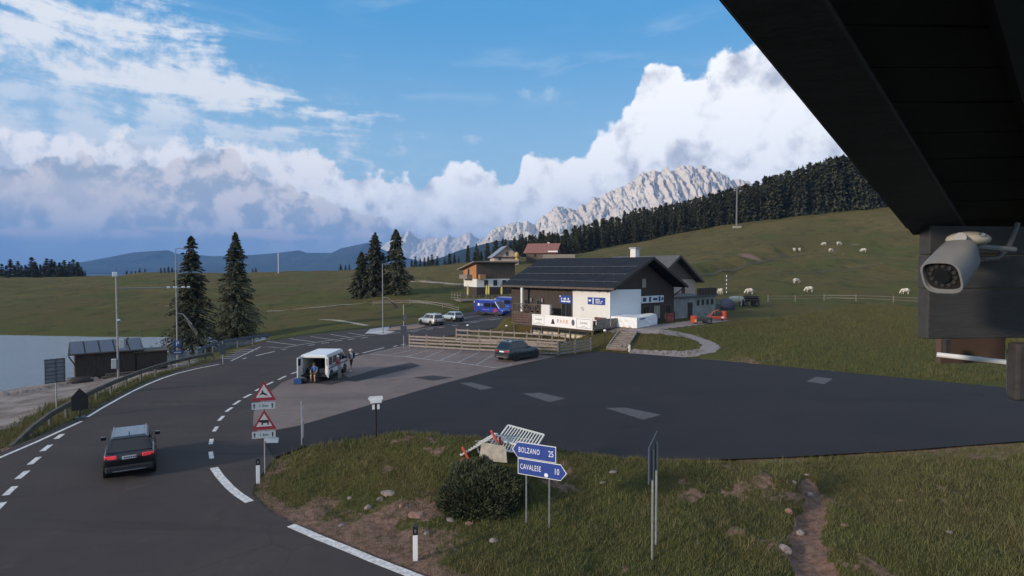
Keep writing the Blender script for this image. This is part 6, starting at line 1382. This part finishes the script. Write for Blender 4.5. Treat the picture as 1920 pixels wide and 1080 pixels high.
# ------------------------------------------------------------------ boat hut on the shore
p = G(215, 700, -1.15); hz = facing(p, .02); hut = thing('boat_hut', (p.x, p.y, -1.35), hz + .06, 'dark timber boat hut with panelled metal roof and lean-to at the lake shore', 'hut'); s1 = p.y / F
W2 = 5.4
MB().box((-.55, 1.4, 1.05), (4.5, 2.6, 2.3)).build('wall', M_TDARK, hut); MB().box((2.8, 1.2, .85), (2.6, 2.2, 2.0)).build('lean_to', M_TDARK, hut, bevel=.05); MB().box((2.85, 1.2, 1.92), (2.9, 2.6, .14)).build('lean_to_roof', M_TBROWN, hut, bevel=.05)
rfm = MB(); rfm.add([(-3.3, -.25, 2.05), (2.25, -.25, 2.05), (2.25, 2.9, 2.85), (-3.1, 2.9, 2.85)] + [(-3.3, -.25, 2.13), (2.25, -.25, 2.13), (2.25, 2.9, 2.93), (-3.1, 2.9, 2.93)], [(3, 2, 1, 0), (4, 5, 6, 7), (0, 1, 5, 4), (1, 2, 6, 5), (2, 3, 7, 6), (3, 0, 4, 7)]); rfo = rfm.build('roof', M_TDARK, hut)
for i in range(5):
    x = -2.62 + i * 1.08; mb = MB(); quadpane(mb, ((x - .5, -.2, 2.14), (x + .5, -.2, 2.14), (x + .5, 2.8, 2.92), (x - .5, 2.8, 2.92)), .02, .98, .02, .98, .03, .03); mb.build('roof_panel', mat('roof_sheet', (.085, .090, .115), .45, metal=.3, var=.15), rfo)
MB().beam((-2.75, -.2, 1.1), (-3.25, -.2, 2.0), .1, .1).build('brace', M_TDARK, hut); MB().tube([(1.05, 1.2, 2.3), (1.05, 1.2, 3.0), (1.12, 1.2, 3.12), (1.22, 1.2, 3.14)], .06, 8).build('stove_pipe', M_BLACK, rfo); MB().tube([(2.1, .6, 2.0), (2.1, .6, 4.2)], .025, 6).build('flag_pole', M_SIGNBACK, hut)
MB().box((-1.3, -.35, -.2), (3.4, 1.0, .12)).build('jetty_deck', M_TGREY, hut); MB().box((1.8, -.6, .2), (5.0, .5, .2)).build('jetty_beam', M_TBROWN, hut); MB().box((.6, -.9, .05), (3.2, .4, .16)).build('jetty_beam', M_TBROWN, hut)
p = GG(150, 718); t = thing('upturned_boat', p, .6, 'small dark upturned rowing boat on the gravel at the hut corner', 'boat'); MB().ball((0, 0, .1), .5, 14, 8, (1.9, .75, .8)).build('hull', mat('boat_brown', (.035, .022, .02), .7, var=.2), t, smooth=True); MB().beam((-.9, 0, .48), (.9, 0, .48), .05, .06).build('keel', M_TBROWN, t)
# ------------------------------------------------------------------ heap of plastic barriers
base = GG(930, 858); M_PVC = mat('white_pvc', (.58, .57, .54), .5, var=.1); M_FOOT = mat('orange_red_foot', (.55, .07, .045), .5, var=.1)
def barrier(loc, rot, label, L_=1.55, Hh=.95):
    t = thing('barrier', loc, 0, label, 'barrier', 'heaped plastic barriers'); t.rotation_euler = rot
    for z in (0.0, Hh): MB().box((0, 0, z), (L_, .06, .07)).build('rail', M_PVC, t, bevel=.01)
    for s_ in (-1, 1): MB().box((s_ * L_ / 2, 0, Hh / 2), (.07, .06, Hh)).build('upright', M_PVC, t, bevel=.01)
    for k_ in range(12): MB().box((-L_ / 2 + .13 + k_ * (L_ - .26) / 11, 0, Hh / 2), (.045, .035, Hh - .1)).build('bar', M_PVC, t)
    for s_ in (-1, 1): MB().box((s_ * L_ * .4, 0, -.08), (.09, .5, .10)).build('foot', M_FOOT, t, bevel=.03)
    return t
R_ = math.radians
barrier(base + Vector((.75, .25, .42)), (R_(-68), R_(8), R_(-24)), 'white slatted plastic barrier lying on top of the heap')
barrier(base + Vector((.45, .0, .24)), (R_(-74), R_(2), R_(-16)), 'white slatted plastic barrier lying under the top one of the heap')
eb = barrier(base + Vector((-.62, .0, .50)), (0, 0, 0), 'white plastic barrier tipped on edge with red foot at the heap left end')
ex_ = Vector((.86, .25, .44)).normalized(); ez_ = Vector((-.15, .95, -.25)); ez_ = (ez_ - ex_ * ez_.dot(ex_)).normalized(); eb.rotation_euler = Matrix((ex_, ez_.cross(ex_), ez_)).transposed().to_euler()
barrier(base + Vector((.1, .35, .12)), (R_(-80), R_(0), R_(12)), 'white plastic barrier at the bottom of the heap')
o = MB().prism([(-.5, -.25), (.55, -.35), (.5, .25), (-.4, .4)], (1, 0, 0), (0, .45, .9), (0, -.9, .45), base + Vector((-.12, -.45, .3)), .06).build('cardboard_sheet', mat('dirty_cardboard', (.42, .36, .28), .9, var=.25, scale=5), bevel=.01); tag(o, 'torn beige cardboard sheet leaning against the heap of barriers', 'sheet')
# ------------------------------------------------------------------ around the chalet
a = G(1156, 660); b = GG(1178, 625); st = thing('garden_steps', (a.x, a.y, 0), math.atan2(b.y - a.y, b.x - a.x) - math.pi / 2, 'timber garden steps climbing from the asphalt to the chalet', 'steps'); Ls = Vector((b.x - a.x, b.y - a.y)).length; zt_ = b.z
def stz(y_):
    w_ = st.matrix_basis @ Vector((0, y_, 0)); return max(zg(w_.x + dx_, w_.y) for dx_ in (-.8, 0, .8)) + .05
for k_ in range(9):
    q = (k_ + .5) / 9; zs_ = stz(Ls * (k_ + 1) / 9); MB().box((0, Ls * q, zs_ - .12), (1.7, Ls / 9 + .02, .3)).build('step', mat('earth_step', (.20, .14, .115), .95, var=.3, scale=6), st); MB().box((0, Ls * k_ / 9, zs_ - .04), (1.74, .09, .17)).build('riser', M_TGREY, st)
for s_ in (-1, 1):
    for k_ in range(3): MB().beam((s_ * .95, Ls * k_ / 3 - .02, stz(Ls * k_ / 3 + .01) + .08), (s_ * .95, Ls * (k_ + 1) / 3, stz(Ls * (k_ + 1) / 3) + .08), .14, .24).build('stringer', M_TGREY, st)
for (u, v, lb) in ((1166, 658, 'short brown post at the foot of the garden steps'), (1180, 658, 'pale carved stump at the foot of the garden steps')):
    p = GG(u, v); o = MB().tube([(0, 0, -.1), (0, 0, .35), (.05, 0, .6)], [.16, .13, .08], 8).build('stump', M_TBROWN if 'brown' in lb else M_CREAM); o.location = p; tag(o, lb, 'stump')
# tarpaulin-covered stall
p = G(1146, 612, 1.6); q = G(1194, 616, 1.6); r = G(1240, 606, 1.6)
ctr = (p + r) / 2; ex = (q - p); ey = (r - q); t = thing('covered_pool', (p.x, p.y, 1.60), math.atan2(ex.y, ex.x), 'low box wrapped in white tarpaulin on the chalet terrace', 'tarpaulin'); lx = ex.length; ang = math.atan2(ey.y, ey.x) - math.atan2(ex.y, ex.x); ly = min(ey.length, 6.0)
E2 = Vector((math.cos(ang), math.sin(ang), 0)) * ly; bm = bmesh.new()
nx, nyy, nz_ = 12, 12, 4; rsd = random.Random(5)
def tp(i, j): return Vector((lx * i / nx, 0, 0)) + E2 * (j / nyy)
grid_ = [[bm.verts.new(tp(i, j) + Vector((0, 0, 1.15 + .10 * math.sin(i * .5) * math.sin(j * .4) + rsd.uniform(-.02, .02)))) for j in range(nyy + 1)] for i in range(nx + 1)]
for i in range(nx):
    for j in range(nyy): bm.faces.new((grid_[i][j], grid_[i + 1][j], grid_[i + 1][j + 1], grid_[i][j + 1]))
loop = [(i, 0) for i in range(nx)] + [(nx, j) for j in range(nyy)] + [(i, nyy) for i in range(nx, 0, -1)] + [(0, j) for j in range(nyy, 0, -1)]
prev = [grid_[i][j] for i, j in loop]; cen = tp(nx / 2, nyy / 2)
for lv in range(1, nz_ + 1):
    cur = []
    for (i, j) in loop:
        b0 = tp(i, j); out = (b0 - cen).normalized() * (.05 * lv + .07 * rsd.uniform(-1, 1)); cur.append(bm.verts.new(b0 + out + Vector((0, 0, 1.12 * (1 - lv / nz_) + .04))))
    for k_ in range(len(loop)): k2 = (k_ + 1) % len(loop); bm.faces.new((prev[k_], cur[k_], cur[k2], prev[k2]))
    prev = cur
bmesh.ops.recalc_face_normals(bm, faces=bm.faces[:]); me = bpy.data.meshes.new('tarpaulin'); bm.to_mesh(me); bm.free(); me.materials.append(mat('white_tarpaulin', (.70, .70, .70), .55, var=.07, scale=2, bump=.3, bscale=6)); link(bpy.data.objects.new('tarpaulin', me), t)
MB().box((lx + .02, 0, 0), (.01, .01, .01)) ; MB().beam(Vector((lx + .10, .5, 1.0)), Vector((lx + .10, .5, 1.0)) + E2 * .25, .03, .12).build('blue_strap', M_BLUESIGN, t); MB().beam((.2, -.12, .05), (lx - .2, -.12, .05), .1, .12).build('base_board', mat('ochre_board', (.36, .22, .10), .8, var=.2), t)
p = GY(1256, 606, 72.5); t = thing('red_fence_panel', (p.x, p.y, 1.6), math.atan2(.67, .743), 'small red slatted gate at the end of the terrace by the house wing', 'gate')
for x in np.linspace(-.8, .8, 7): MB().box((x, 0, .6), (.09, .04, 1.1)).build('slat', mat('red_brown_paint', (.26, .06, .045), .7, var=.15), t)
for z in (.25, .95): MB().box((0, .04, z), (1.8, .04, .09)).build('rail', MATS['red_brown_paint'], t)
for x in (-.95, .95): MB().box((x, 0, .62), (.12, .12, 1.3)).build('post', M_TDARK, t)
# red mowing machinery
M_RED = mat('machine_red', (.46, .065, .035), .5, var=.15); M_DKG = mat('machine_green', (.035, .05, .04), .6, var=.2)
p = GG(1318, 607); t = thing('mower_trailer', p, R_(10), 'dark green and red mowing implement at the end of the gravel path', 'machine')
MB().box((0, 0, .55), (1.9, .9, .5)).build('frame', M_DKG, t, bevel=.08); MB().box((-1.2, -.1, .55), (.5, .8, .85)).build('guard', M_RED, t, bevel=.08); MB().box((-1.2, -.53, .42), (.22, .05, .3)).build('lamp', M_YEL, t); MB().tube([(.9, 0, .55), (1.6, .1, .7)], .06, 6).build('drawbar', M_RED, t); MB().tube([(-.2, 0, .8), (.1, 0, 1.3), (.5, 0, 1.05)], .07, 6).build('lever', M_DKG, t)
for s_ in (-1, 1): wheel(t, .5, s_ * .5, .34, .2, s_)
p = GG(1342, 602); t = thing('red_mower', p, R_(14), 'bright red disc mower standing behind the dark green implement', 'machine')
MB().box((0, 0, .45), (2.4, .7, .35)).build('cutter_bar', M_RED, t, bevel=.06); MB().box((1.1, 0, .7), (.4, .8, 1.0)).build('end_guard', M_RED, t, bevel=.08); MB().box((.2, .1, .95), (.9, .5, .5)).build('gearbox', M_DKG, t, bevel=.08); MB().tube([(-.8, .1, .6), (-.2, .1, 1.2), (.5, .1, 1.35)], .08, 6).build('linkage', M_RED, t); MB().box((.75, -.38, .45), (.3, .05, .2)).build('reflector', M_SIGNWHITE, t)
for s_ in (-1, 1): MB().tube([(s_ * .9, 0, -.02), (s_ * .9, 0, .3)], .07, 8).build('leg', M_DKG, t)
# snow pole
p = GG(1362, 553); t = thing('snow_pole', p, 0, 'tall black and pale banded snow pole on the slope behind the chalet', 'pole'); Hh = HC - (516 - VH) * p.y / F - p.z
for k_ in range(10): MB().tube([(0, 0, Hh * k_ / 10 - (.2 if k_ == 0 else 0)), (0, 0, Hh * (k_ + 1) / 10)], .075, 8).build('band', M_SIGNWHITE if k_ % 2 else M_BLACK, t)
# tarpaulin heap and dark cart by the snow pole
p = GG(1362, 580); t = thing('tarp_heap', p, .2, 'rounded heap under a dark blue tarpaulin behind the red mower', 'heap'); MB().ball((0, 0, .5), 1.0, 18, 10, (1.35, .95, 1.25)).build('tarpaulin', mat('navy_tarp', (.035, .04, .075), .6, var=.25, scale=3, bump=.4, bscale=4), t, smooth=True); MB().box((-1.6, .1, .4), (1.6, 1.0, 1.3)).build('side_cover', mat('teal_cover', (.075, .10, .09), .8, var=.2), t, bevel=.2)
p = GG(1405, 574); t = thing('dark_cart', p, .12, 'dark loaded cart with spoked wheels on the pasture beside the white cow', 'cart')
MB().box((0, 0, .85), (3.0, 1.2, .25)).build('bed', M_TDARK, t); MB().box((.3, 0, 1.35), (2.3, 1.1, .8)).build('load', mat('dark_load', (.030, .026, .026), .9, var=.4, scale=4, bump=.6, bscale=6), t, bevel=.25)
for x in (-1.0, 1.0):
    for s_ in (-1, 1): wheel(t, x, s_ * .62, .42, .12, s_, M_TGREY)
MB().tube([(-1.5, 0, .7), (-2.3, -.1, .45)], .05, 6).build('drawbar', M_TGREY, t)
for z in (1.1, 1.5): MB().box((.2, -.66, z), (2.8, .05, .14)).build('side_board', M_TBROWN, t)
# ------------------------------------------------------------------ cattle
M_COW = mat('cream_hide', (.56, .52, .43), .9, var=.15, scale=3); M_COWD = mat('muzzle', (.10, .08, .07), .8, var=.2)
def cow_mesh(graze):
    V_ = {'rump': (-.80, 0, 1.12, .30), 'hipm': (-.55, 0, 1.08, .36), 'belly': (0, 0, 1.02, .40), 'shoulder': (.55, 0, 1.08, .34), 'withers': (.72, 0, 1.12, .27)}
    if graze: V_.update(neck=(1.02, 0, .86, .18), poll=(1.22, 0, .52, .145), muzzle=(1.36, 0, .22, .085))
    else: V_.update(neck=(1.02, 0, 1.30, .19), poll=(1.24, 0, 1.44, .145), muzzle=(1.58, 0, 1.26, .085))
    E_ = [('rump', 'hipm'), ('hipm', 'belly'), ('belly', 'shoulder'), ('shoulder', 'withers'), ('withers', 'neck'), ('neck', 'poll'), ('poll', 'muzzle')]
    for s_, k_ in (('l', 1), ('r', -1)):
        V_.update({'st' + s_: (-.62, k_ * .20, .82, .16), 'ho' + s_: (-.74 + .05 * k_, k_ * .21, .46, .075), 'fe' + s_: (-.66 + .05 * k_, k_ * .21, .05, .06), 'el' + s_: (.60, k_ * .19, .72, .115), 'kn' + s_: (.62 - .08 * k_, k_ * .19, .40, .065), 'ff' + s_: (.60 - .10 * k_, k_ * .19, .05, .06), 'ear' + s_: (V_['poll'][0] - .05, k_ * .26, V_['poll'][2] + .02, .04)})
        E_ += [('hipm', 'st' + s_), ('st' + s_, 'ho' + s_), ('ho' + s_, 'fe' + s_), ('shoulder', 'el' + s_), ('el' + s_, 'kn' + s_), ('kn' + s_, 'ff' + s_), ('poll', 'ear' + s_)]
    V_.update(ta=(-1.08, 0, 1.12, .035), tb=(-1.14, 0, .62, .025)); E_ += [('rump', 'ta'), ('ta', 'tb')]
    nm = list(V_); ii = {n: i for i, n in enumerate(nm)}; me = bpy.data.meshes.new('tmp'); me.from_pydata([V_[n][:3] for n in nm], [(ii[a], ii[b]) for a, b in E_], []); ob = bpy.data.objects.new('tmp', me); COL.objects.link(ob)
    ob.modifiers.new('skin', 'SKIN')
    for i, n in enumerate(nm): me.skin_vertices[0].data[i].radius = (V_[n][3],) * 2; me.skin_vertices[0].data[i].use_root = (n == 'belly')
    ss = ob.modifiers.new('sub', 'SUBSURF'); ss.levels = 1; ss.render_levels = 1
    o = bpy.data.meshes.new_from_object(ob.evaluated_get(bpy.context.evaluated_depsgraph_get())); bpy.data.objects.remove(ob); o.materials.clear(); o.materials.append(M_COW); o.materials.append(M_COWD); o.name = 'cow'
    for p_ in o.polygons: p_.use_smooth = True; p_.material_index = 1 if (p_.center - Vector(V_['muzzle'][:3])).length < .09 else 0
    return o
CG, CS = cow_mesh(True), cow_mesh(False)
COWS = [(1350, 552, CG, 95, 'cream cow grazing head-on beside the snow pole'), (1380, 574, CG, 165, 'large cream cow grazing next to the blue tarpaulin heap', 1.15), (1405, 552, CG, 190, 'cream cow grazing just behind the dark cart'),
        (1489, 472, CS, 80, 'small cream cow end-on, the outer one of two on the upper slope'), (1499, 472, CS, 70, 'small cream cow end-on, next to another on the upper slope'), (1545, 461, CG, 190, 'cream cow high on the slope, topmost of the little herd'), (1558, 473, CG, 20, 'cream cow below the topmost one of the little herd'),
        (1573, 460, CG, 10, 'greyish cow beside the topmost one of the little herd'), (1619, 473, CG, 175, 'cream cow alone right of the little herd'), (1493, 532, CG, 20, 'cow with dark head lying low on the middle slope'), (1517, 548, CG, 185, 'cream cow grazing just above the wire fence'), (1697, 552, CG, 180, 'cream cow at the wire fence near the eave edge')]
for c in COWS:
    p = GG(c[0], c[1]); o = bpy.data.objects.new('cow', c[2]); link(o); o.location = p; o.rotation_euler = (0, 0, R_(c[3])); k_ = c[5] if len(c) > 5 else 0.86; o.scale = (k_,) * 3; tag(o, c[4], 'cow', 'cattle on the pasture')
# ================================================================== the hotel eave around the webcam
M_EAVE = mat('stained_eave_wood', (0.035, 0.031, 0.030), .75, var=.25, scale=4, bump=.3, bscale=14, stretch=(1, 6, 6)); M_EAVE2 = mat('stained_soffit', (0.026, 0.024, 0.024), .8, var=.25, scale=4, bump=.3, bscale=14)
eave = thing('hotel_eave', (1.5, 2.2, 7.6), 0, 'dark timber eave of the hotel with boarded soffit above the view', 'eave'); EO = eave.location
e1 = GY(1712, 442, 2.2); e0 = GY(1345, -6, 1.2); ed = (e1 - e0); e00 = e0 - ed * .9
wd = Vector((1, .15, .05)).normalized(); upn = wd.cross(ed.normalized()); upn = upn if upn.z > 0 else -upn
def obox(a, b, w0, w1, h0, h1):
    P = [p + wd * w + upn * hh for p in (a, b) for (w, hh) in ((w0, h0), (w1, h0), (w1, h1), (w0, h1))]
    P = [p - EO for p in P]
    return MB().add(P, [(0, 1, 2, 3), (7, 6, 5, 4), (0, 4, 5, 1), (1, 5, 6, 2), (2, 6, 7, 3), (3, 7, 4, 0)])
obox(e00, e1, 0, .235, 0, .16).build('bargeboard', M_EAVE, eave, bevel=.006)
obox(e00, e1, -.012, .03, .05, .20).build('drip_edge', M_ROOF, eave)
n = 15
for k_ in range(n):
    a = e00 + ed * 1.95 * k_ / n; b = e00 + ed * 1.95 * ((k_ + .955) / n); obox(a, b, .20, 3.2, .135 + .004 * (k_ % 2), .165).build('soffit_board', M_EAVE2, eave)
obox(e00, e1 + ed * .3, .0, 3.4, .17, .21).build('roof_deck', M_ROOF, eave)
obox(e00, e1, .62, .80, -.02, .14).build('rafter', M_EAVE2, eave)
# boarded end wall below the eave
zl = lambda v, Y=2.2: HC - (v - VH) * Y / F
xl = (1714 - 960) / F * 2.2
for i, (va, vb) in enumerate(((426, 478), (479, 540), (541, 632))):
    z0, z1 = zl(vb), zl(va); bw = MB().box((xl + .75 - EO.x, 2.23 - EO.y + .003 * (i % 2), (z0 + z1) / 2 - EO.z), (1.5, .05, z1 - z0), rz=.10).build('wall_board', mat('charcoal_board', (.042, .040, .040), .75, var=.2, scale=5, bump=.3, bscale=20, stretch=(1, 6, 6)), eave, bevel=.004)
MB().box(((1893 - 960) / F * 2.05 + .135 - EO.x, 2.08 - EO.y, zl(700, 2.05) - EO.z), (.19, .05, .20)).build('post_end', M_EAVE, eave, bevel=.01)
MB().box(((1836 - 960) / F * 2.6 - EO.x, 2.64 - EO.y, zl(655, 2.6) - EO.z), (.30, .03, .13), rz=.08).build('brown_board', mat('reddish_board', (.090, .055, .042), .8, var=.2), eave)
a = GY(1757, 665, 2.45); b = GY(1893, 680, 2.35); MB().tube([a - EO, b - EO], .010, 8).build('white_rod', M_SIGNWHITE, eave)
MB().beam(GY(1775, 636, 2.5) - EO, GY(1775, 668, 2.5) - EO, .02, .02).build('bracket', M_EAVE, eave); MB().beam(GY(1892, 655, 2.3) - EO, GY(1892, 735, 2.3) - EO, .012, .012).build('cable', M_SIGNBACK, eave)
# security camera
B_ = GY(1806, 472, 1.93); F_ = GY(1768, 517, 1.858); ax = (F_ - B_).normalized(); cc = thing('security_camera', B_, 0, 'pale grey bullet security camera under the dark eave boards', 'security camera')
sd_ = ax.cross(Vector((0, 0, 1))).normalized(); up2 = sd_.cross(ax)
M_CAM = mat('camera_grey', (.22, .22, .225), .45, var=.06, scale=20); Lc = (F_ - B_).length
def sq(t_, rx, ry): # rounded square section
    c, s_ = math.cos(t_), math.sin(t_); return (rx * math.copysign(abs(c) ** .6, c), ry * math.copysign(abs(s_) ** .6, s_))
mb = MB(); st_ = [(0, .80), (.02, .95), (Lc * .5, 1.0), (Lc + .012, 1.03)]; nn = 28; rx, ry = .053, .055
for d, k_ in st_:
    for j in range(nn): x, y = sq(2 * math.pi * j / nn, rx * k_, ry * k_); mb.v.append(tuple(ax * d + sd_ * x + up2 * y))
for i in range(len(st_) - 1):
    for j in range(nn): j2 = (j + 1) % nn; mb.f.append((i * nn + j, i * nn + j2, (i + 1) * nn + j2, (i + 1) * nn + j)); mb.mi.append(0)
mb.f.append(tuple(range(nn))); mb.mi.append(0)
e_ = (len(st_) - 1) * nn; b0 = len(mb.v)
for j in range(nn): x, y = sq(2 * math.pi * j / nn, rx * .92, ry * .92); mb.v.append(tuple(ax * (Lc + .012) + sd_ * x + up2 * y))
for j in range(nn): x, y = sq(2 * math.pi * j / nn, rx * .90, ry * .90); mb.v.append(tuple(ax * (Lc - .004) + sd_ * x + up2 * y))
for j in range(nn): j2 = (j + 1) % nn; mb.f += [(e_ + j, e_ + j2, b0 + j2, b0 + j), (b0 + j, b0 + j2, b0 + nn + j2, b0 + nn + j)]; mb.mi += [0, 0]
bd = mb.build('housing', M_CAM, cc, smooth=True); bd.modifiers.new('es', 'EDGE_SPLIT').split_angle = R_(40)
MB().prism([sq(2 * math.pi * j / nn, rx * .90, ry * .90) for j in range(nn)], sd_, up2, ax, ax * (Lc - .02), .018).build('front_plate', M_BLACK, cc)
ln = MB().tube([ax * (Lc - .002), ax * (Lc + .006)], .022, 18).build('lens', M_CARGLASS, cc)
for j in range(12):
    t_ = 2 * math.pi * j / 12 + .2; MB().tube([ax * (Lc - .002) + (sd_ * math.cos(t_) + up2 * math.sin(t_)) * .034, ax * (Lc + .003) + (sd_ * math.cos(t_) + up2 * math.sin(t_)) * .034], .0055, 8).build('infrared_lamp', mat('grey_led', (.05, .05, .052), .3, var=.05), cc)
mp = GY(1815, 449, 1.99); MB().tube([mp - B_ + Vector((0, .09, .0)), mp - B_ + Vector((0, -.0, 0))], .0, 3) if False else None
MB().ball(mp - B_, .062, 18, 8, (1, 1, .42)).build('mount_dome', mat('mount_beige', (.44, .40, .32), .5, var=.1), cc, smooth=True); MB().tube([mp - B_ + Vector((0, -.05, .012)), mp - B_ + Vector((0, -.064, .012))], .006, 10).build('screw', M_RIM, cc)
MB().tube([mp - B_ + Vector((0, -.01, -.02)), Vector((0, 0, 0)) + up2 * .05], .018, 10).build('neck', M_CAM, cc)
a = GY(1806, 460, 1.96); b = GY(1902, 468, 2.02); MB().tube([a - B_, b - B_], .009, 8).build('rod', M_CAM, cc)
MB().tube([GY(1842, 486, 2.06) - B_, GY(1870, 484, 2.1) - B_, GY(1890, 465, 2.12) - B_, GY(1902, 435, 2.12) - B_, GY(1908, 418, 2.12) - B_], .009, 8).build('cable', mat('grey_cable', (.13, .13, .13), .6), cc)
